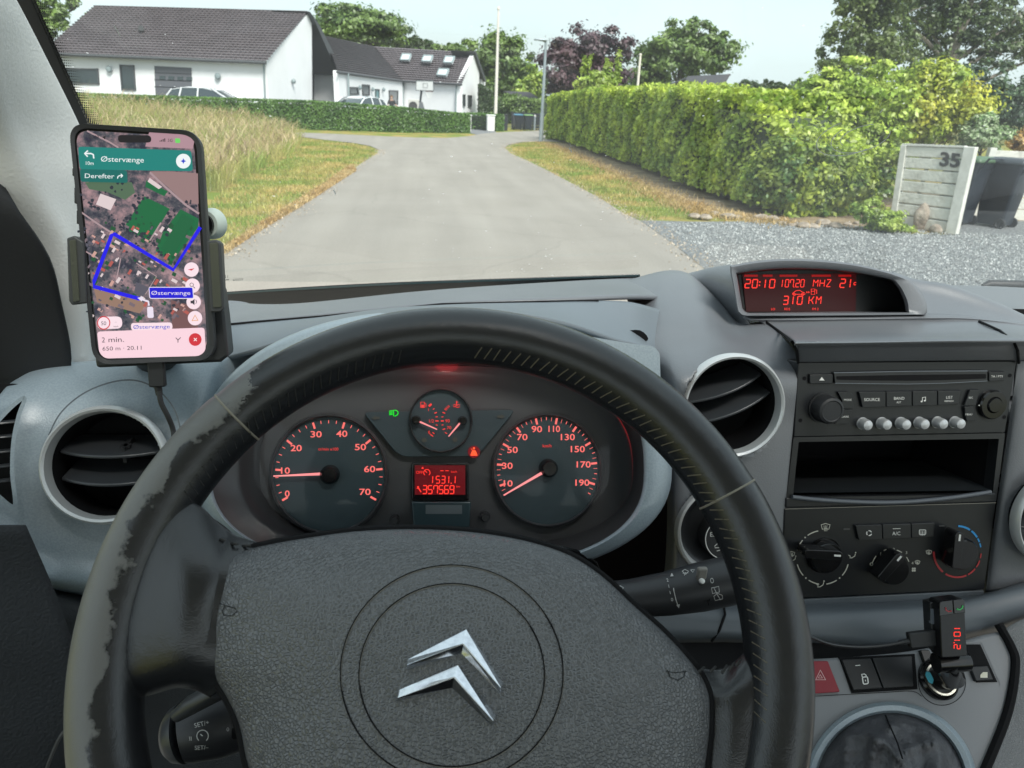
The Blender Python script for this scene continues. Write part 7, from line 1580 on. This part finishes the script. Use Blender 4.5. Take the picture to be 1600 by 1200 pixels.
P1 = lambda *pts: (lambda mb, o: flat(PH, zp(*pts), o, mb))
ui('map_field', (150, 122, 122), P1((440, 250), (540, 250), (655, 260), (658, 395), (600, 395), (520, 320)))
ui('map_field', (176, 140, 150), P1((440, 66), (560, 72), (632, 88), (640, 110), (632, 150), (420, 140)))
ui('map_field', (150, 120, 104), P1((190, 770), (400, 825), (420, 850), (395, 885), (205, 835)))
ui('map_field', (118, 84, 84), P1((535, 825), (630, 850), (660, 965), (540, 960)))
ui('map_green', (82, 108, 84), P1((250, 290), (360, 300), (375, 345), (330, 378), (255, 345), (170, 330), (150, 300)))
ui('map_green', (22, 104, 62), lambda mb, o: (flat(PH, zp((415, 362), (530, 418), (438, 562), (322, 505)), o, mb), flat(PH, zp((578, 420), (658, 462), (656, 500), (540, 655), (466, 605), (500, 520)), o, mb), flat(PH, zp((425, 290), (520, 340), (505, 362), (420, 320)), o, mb)))
def trees(mb, o):
    R2 = random.Random(3)
    for k in range(230):
        x, y = R2.uniform(120, 660), R2.uniform(300, 950)
        if R2.random() < .5:
            t = R2.random(); (x, y) = [(330+t*130, 500+t*60), (540-t*30, 430+t*110), (320+t*90, 500-t*150), (150+t*170, 380+t*120), (440+t*130, 560+t*120), (590+t*60, 380+t*40)][R2.randrange(6)]; x += R2.uniform(-14, 14); y += R2.uniform(-14, 14)
        r = R2.uniform(3, 9); flat(PH, zp(*[(x+r*cos(a*pi/3+.3)*R2.uniform(.6, 1.3), y+r*sin(a*pi/3+.3)*R2.uniform(.6, 1.3)) for a in range(6)]), o, mb)
ui('map_trees', (44, 50, 62), trees)
def lots(mb, o):
    R2 = random.Random(9)
    for k in range(60):
        x, y = R2.uniform(140, 640), R2.uniform(470, 930); s = R2.uniform(8, 20); flat(PH, zp((x, y), (x+s, y+s*.5), (x+s*.6, y+s*1.4), (x-s*.4, y+s*.9)), o, mb)
ui('map_green', (30, 84, 52), lots)
ui('map_road', (170, 146, 150), lambda mb, o: [ribbon(PH, zp(*p), w_, o, mb) for p, w_ in ((((130, 430), (200, 480), (270, 525)), 2.6), (((440, 255), (520, 330), (600, 400), (660, 440)), 3.2), (((140, 600), (210, 640)), 2.2), (((380, 660), (470, 720), (420, 800)), 1.6), (((555, 700), (640, 760)), 2.2), (((490, 480), (440, 560)), 2.4), (((160, 70), (260, 120), (300, 145)), 2.6), (((310, 640), (290, 740)), 1.8))])
hc = [(205, 160, 150), (90, 88, 100), (222, 205, 206), (178, 92, 84), (120, 104, 112)]
for ci, c_h in enumerate(hc):
    def houses(mb, o, ci=ci):
        R2 = random.Random(20+ci)
        for k in range(30):
            x, y = R2.uniform(140, 640), R2.uniform(490, 900)
            if (185+ (y-530)*-.3 > x > 170) : continue
            s = R2.uniform(6, 14); a = R2.choice((.5, -1.0)); ca, sa = cos(a), sin(a)
            flat(PH, zp(*[(x+u*ca-v*sa, y+u*sa+v*ca) for u, v in ((-s, -s*.5), (s, -s*.5), (s, s*.5), (-s, s*.5))]), o, mb)
        if ci == 2: flat(PH, zp((220, 350), (290, 375), (265, 425), (200, 398)), o, mb); flat(PH, zp((440, 280), (495, 320), (480, 330), (430, 296)), o, mb)
        if ci == 1: flat(PH, zp((448, 290), (488, 318), (478, 326), (440, 300)), o, mb); flat(PH, zp((380, 745), (440, 770), (400, 820), (370, 790)), o, mb)
    ui('map_houses', c_h, houses)
ui('map_green', (24, 98, 60), lambda mb, o: flat(PH, zp((585, 440), (640, 470), (545, 630), (490, 595)), o, mb))
ui('route', (28, 14, 232), lambda mb, o: (ribbon(PH, zp((396, 820), (190, 765), (192, 740), (270, 535), (280, 530), (545, 690), (666, 500)), 5.8, o, mb)))
ui('banner', (20, 128, 120), lambda mb, o: flat(PH, rr(zp((120, 140), (625, 158), (633, 250), (128, 242)), 5), o, mb))
ui('banner', (14, 104, 98), lambda mb, o: flat(PH, rr(zp((128, 240), (338, 246), (342, 302), (132, 297)), 4), o, mb))
W_ = (240, 246, 246)
def wh(mb, o):
    text(PH, 'Østervænge', 80+318/2.857, 180+197/2.857, 8.2, o, mb, 1.5, wid=67); text(PH, '10m', 80+172/2.857, 180+214/2.857, 5.6, o, mb, 1); text(PH, 'Derefter', 80+216/2.857, 180+271/2.857, 7.2, o, mb, 1, wid=46)
    ribbon(PH, zp((190, 193), (188, 176), (178, 171), (150, 171)), 2.2, o, mb); ribbon(PH, zp((164, 158), (149, 171), (163, 185)), 2.2, o, mb)
    ribbon(PH, zp((296, 283), (298, 274), (304, 270), (318, 270)), 1.6, o, mb); ribbon(PH, zp((311, 262), (319, 270), (311, 278)), 1.6, o, mb)
    flat(PH, circ(80+590/2.857, 180+205/2.857, 11.5, 11.5, 28), o, mb)
ui('banner_text', W_, wh)
def cr_(mb, o):
    for x, y, r in ((626, 689, 11.3), (631, 761, 11.3), (636, 834, 11.3), (642, 906, 11.3)): flat(PH, circ(80+x/2.857, 180+y/2.857, r, r, 28), o, mb)
    flat(PH, rr(zp((204, 900), (316, 898), (318, 952), (206, 956)), 9), o, mb); flat(PH, rr(zp((355, 928), (540, 925), (542, 958), (358, 962)), 5), o, mb)
ui('round_buttons', (250, 226, 234), cr_)
ui('info_card', (250, 214, 224), lambda mb, o: flat(PH, rr(zp((205, 966), (684, 948), (690, 1050), (662, 1075), (240, 1086), (214, 1060)), [5, 5, 12, 12, 12, 12]), o, mb))
ui('street_tag', (26, 14, 210), lambda mb, o: flat(PH, rr(zp((436, 768), (632, 768), (636, 818), (440, 818)), 3), o, mb))
ui('street_tag_rim', (235, 225, 240), lambda mb, o: (ribbon(PH, rr(zp((436, 768), (632, 768), (636, 818), (440, 818)), 3), 1.2, o, mb, True), text(PH, 'Østervænge', 80+534/2.857, 180+793/2.857, 6.2, o, mb, 0, wid=61), ribbon(PH, zp((436, 850), (434, 832), (400, 820)), 3, o, mb), flat(PH, zp((385, 815), (412, 810), (404, 832)), o, mb), flat(PH, rr(zp((428, 855), (455, 855), (458, 905), (430, 905)), 3), o, mb)))
ui('compass_needle', (210, 50, 60), lambda mb, o: (flat(PH, zp((610, 689), (640, 683), (626, 694)), o, mb), ribbon(PH, circ(162, 504.5, 9.6, 9.8, 26), 1.6, o, mb, True), flat(PH, circ(305, 530.5, 10, 10, 28), o, mb)))
dk = (62, 58, 66)
def drk(mb, o):
    text(PH, '50', 162, 505, 6, o, mb, 0); text(PH, '--', 181, 503, 3, o, mb); text(PH, 'km/h', 181, 510, 2.6, o, mb)
    text(PH, '2', 80+233/2.857, 180+1003/2.857, 8, o, mb, -1); text(PH, 'min.', 80+290/2.857, 180+1001/2.857, 8, o, mb, -1, wid=24); text(PH, '650 m · 20.11', 80+316/2.857, 180+1040/2.857, 6.2, o, mb, -1.5, wid=61)
    ribbon(PH, circ(80+627/2.857, 180+757/2.857, 2.8, 2.8, 12), .9, o, mb, True); ribbon(PH, zp((634, 765), (642, 773)), 1.2, o, mb)
    flat(PH, zp((622, 828), (630, 828), (640, 820), (640, 848), (630, 840), (622, 840)), o, mb); ribbon(PH, circ(304, 471.5, 3, 3.4, 8, -60, 60), 1, o, mb)
    ribbon(PH, zp((566, 1015), (566, 1004), (556, 993)), 1.2, o, mb); ribbon(PH, zp((566, 1004), (578, 992)), 1.2, o, mb)
ui('card_text', dk, drk)
ui('x_mark', (255, 240, 240), lambda mb, o: (ribbon(PH, zp((637, 995), (650, 1008)), 1.2, o, mb), ribbon(PH, zp((650, 995), (637, 1008)), 1.2, o, mb), text(PH, '', 0, 0, 1, o, mb)))
ui('star', (30, 60, 200), lambda mb, o: (flat(PH, zp((590, 192), (594, 201), (603, 205), (594, 209), (590, 218), (586, 209), (577, 205), (586, 201)), o, mb), text(PH, 'Østervænge', 80+448/2.857, 180+944/2.857, 6, o, mb, -1, wid=57)))
ui('warning_mark', (226, 150, 30), lambda mb, o: ribbon(PH, zp((642, 893), (655, 916), (629, 917)), 1.6, o, mb, True))
def stb(mb, o):
    flat(PH, rr(zp((297, 88), (445, 90), (448, 122), (300, 122)), 6), o, mb); text(PH, '20.09', 80+190/2.857, 180+97/2.857, 5, o, mb, 2); flat(PH, zp((228, 98), (243, 92), (240, 108)), o, mb)
    text(PH, '5G', 80+531/2.857, 180+112/2.857, 4.6, o, mb, 2)
    for k in range(4): flat(PH, zp((484+k*7, 118), (484+k*7, 113-k*3.2), (488+k*7, 113-k*3.2), (488+k*7, 118)), o, mb)
ui('status_bar', (20, 16, 22), stb)
ui('battery', (110, 215, 100), lambda mb, o: flat(PH, rr(zp((553, 103), (575, 104), (576, 124), (554, 124)), 2), o, mb))
build('screen', UIB, UIM, T, smooth=False, fix=False)
# case buttons
mb = MB()
for y0, y1 in ((262, 275), (292, 318), (328, 350)):
    t = (y0-195)/370; x = 108.5+t*38; mb.prism([PH.p(xx, yy, -.002) for xx, yy in rect(x-3, y0, x+3, y1)], -PH.n*.004)
build('side_buttons', mb, RUB, T, bevel=.0008)

HD = thing('phone_holder', PH.p(300, 575, -.03), 'black clamp holder gripping the phone from both sides on the dashboard', 'phone holder')
for pts, rib in (([(104, 372), (116, 368), (131, 378), (136, 474), (112, 477), (107, 470)], [(108, 376), (118, 374), (124, 470), (114, 472)]), ([(322, 376), (338, 374), (345, 380), (350, 482), (345, 488), (328, 488)], [(327, 380), (340, 379), (346, 480), (333, 481)])):
    o = build('clamp_arm', slab(PH, rr(pts, 3), .004, .014), mat('holder_grey', (.035, .037, .038), .5), HD, bevel=.001)
    mb = MB(); ribbon(PH, [rib[0], rib[3]], .1, 0, mb); build('rubber_pad', slab(PH, rr(rib, 2), .0052, .003), mat('pad_olive', (.10, .105, .075), .8, wave=(900, .8, .0006, 'Z')), o, bevel=.0005)
mb = MB(); mb.prism([PH.p(x, y, -.014) for x, y in ((200, 380), (345, 450), (351, 495), (357, 556), (345, 566), (150, 575), (148, 560))], -PH.n*.03); build('cradle', mb, mat('holder_black', (.022, .024, .026), .5), HD, bevel=.002)
mb = MB(); mb.tube([PH.p(230, 470, -.04), PH.p(240, 540, -.06), at_y(250, 575, .60)], .016, 18); build('stem', mb, RUB, HD)
mb = MB(); mb.lathe(PH.p(322, 350, -.03), (.3, .9, -.1), [(0, 0), (.009, 0), (.011, .003), (.011, .009), (.008, .012), (0, .013)], 32); build('suction_knob', mb, mat('pale_green_plastic', (.42, .48, .44), .35), HD)
mb = MB(); mb.lathe(PH.p(322, 350, -.03), (.3, .9, -.1), [(0, -.001), (.007, -.001), (.007, -.003), (0, -.003)], 32); build('knob_centre', mb, GLOSS, HD)

UC = thing('charging_cable', at_y(246, 600, .47), 'black charging cable hanging from the bottom of the phone', 'cable')
mb = MB(); q0, q1 = PH.p(244, 562, -.006), PH.p(247, 604, -.006); ax_ = (q0-q1).normalized(); mb.box((q0+q1)/2, (.0105, .0065, (q0-q1).length), (ax_.cross(PH.n).normalized(), PH.n, ax_)); build('plug', mb, RUB, UC, bevel=.001)
mb = MB(); mb.tube([PH.p(246.5, 602, -.006), PH.p(249, 617, -.007)], [.0027, .0022], 14); mb.tube([at_y(*q) for q in smooth_poly([(248.5, 612, .468), (252, 630, .466), (262, 650, .465), (270, 670, .465), (273, 690, .462), (282, 740, .46), (300, 800, .45), (330, 900, .44)], 6, False)], .0017, 12); build('lead', mb, RUB, UC)
C2 = thing('usb_cable', at_y(1340, 1010, .46), 'thin black usb cable running from behind the wheel to the transmitter', 'cable')
cb = [(1180, 955, .43), (1230, 982, .435), (1263, 994, .44), (1300, 1007, .44), (1345, 1011, .44), (1385, 1008, .44), (1412, 1003, .44)]
mb = MB(); mb.tube([at_y(*q) for q in smooth_poly(cb, 6, False)], .0013, 12); build('lead', mb, mat('cable_black', (.02, .02, .022), .3), C2)
TPl = Plane(at_y(1490, 990, .44), (-.12, -.9, .42)); mb = MB(); mb.tube([TPl.p(1405, 1004, 0), TPl.p(1424, 1001, 0)], [.0019, .0027], 12); build('strain_relief', mb, RUB, C2)
build('usb_plug', slab(TPl, rr([(1420, 990), (1463, 985), (1465, 1010), (1424, 1014)], 3), .003, .006), RUB, C2, bevel=.001)
# ---- transmitter
zf = Z(1400, 920, 6)
TX = thing('fm_transmitter', LC.p(1464, 1060), 'gloss black plug-in transmitter with red digits standing in the power socket', 'transmitter')
body = rr(zf((408, 118), (640, 92), (668, 632), (430, 648)), [5, 5, 2, 2])
bo = build('body', slab(TPl, body, .010, .016), mat('tx_black', (.010, .010, .012), .28, spec=.4), TX, bevel=.0012)
for pts, nm in (([(410, 122), (530, 108), (540, 236), (412, 256)], 'hang_up_button'), ([(538, 106), (640, 96), (652, 224), (547, 235)], 'call_button')):
    build(nm, slab(TPl, rr(zf(*pts), [4, 1, 1, 1] if nm[0] == 'h' else [1, 4, 1, 1]), .0112, .002), GLOSS, bo, bevel=.0004)
def handset(mb, x, y, fl):
    ribbon(TPl, [(x-4.5*fl, y-3), (x-3.8*fl, y+.5), (x, y+3), (x+4.5*fl, y+2.5)], 2, .0116, mb); flat(TPl, circ(x-4.2*fl, y-2.2, 1.5, n=8), .0116, mb); flat(TPl, circ(x+3.8*fl, y+2.4, 1.5, n=8), .0116, mb)
mb = MB(); handset(mb, 1482, 952.5, 1); build('hang_up_mark', mb, mat('mark_dull_red', (.38, .04, .05), .5), bo, smooth=False, fix=False)
mb = MB(); handset(mb, 1500, 949.5, -1); build('call_mark', mb, mat('mark_green', (.05, .5, .12), .5), bo, smooth=False, fix=False)
mb = MB(); seg(TPl, '101.2', 1495.5, 978.5, 6.5, 9.5, 2.6, 1.5, .0104, mb, 0, 90) ; build('digits', mb, RED, bo, smooth=False, fix=False)
build('usb_socket', slab(TPl, zf((330, 190), (368, 190), (372, 330), (334, 330)), .001, .004), mat('edge_grey'), bo, smooth=False)
mb = MB(); mb.prism([TPl.p(x, y, -.0) for x, y in zf((318, 130), (412, 112), (436, 648), (340, 560))], -TPl.n*.012); build('side_shell', mb, RP, TX, bevel=.001)
mb = MB(); mb.tube([TPl.p(1462, 1036, -.002), TPl.p(1500, 1034, -.002), TPl.p(1512, 1034, -.002)], [.0085, .0085, .0075], 28); build('hinge', mb, GLOSS, TX, ang=50)
mb = MB(); mb.tube([TPl.p(1478, 1034, -.002), sc+LC.n*.022+V((.001, 0, 0)), sc+LC.n*.004, sc-LC.n*.01], [.010, .0102, .0088, .008], 32); build('plug_barrel', mb, GLOSS, TX, ang=50)
stp = Plane(sc+LC.n*.012+V((-.006, -.012, 0)), (-.5, -.7, .5)); mb = MB(); mb.prism([stp.p(x, y, .002) for x, y in rr([(1447, 1050), (1453, 1050), (1459, 1062), (1457, 1069), (1451, 1066), (1446, 1055)], 2)], -stp.n*.003); build('blue_mark', mb, mat('cyan_print', (.04, .36, .48), .5), TX)

# ---- wiper resting beyond the dash on the right
WI = thing('windscreen_wiper', at_y(1570, 446, 1.05), 'black wiper blade tip resting beyond the right end of the dashboard', 'wiper')
mb = MB(); mb.tube([at_y(*q) for q in ((1535, 446.5, 1.08), (1545, 444, 1.08), (1600, 445.5, 1.08), (1700, 449, 1.08))], [.003, .007, .008, .008], 10); build('blade', mb, RUB, WI)
mb = MB(); mb.box(at_y(1600, 441.5, 1.09), (.09, .012, .006)); build('arm', mb, BLACK, WI, bevel=.002)
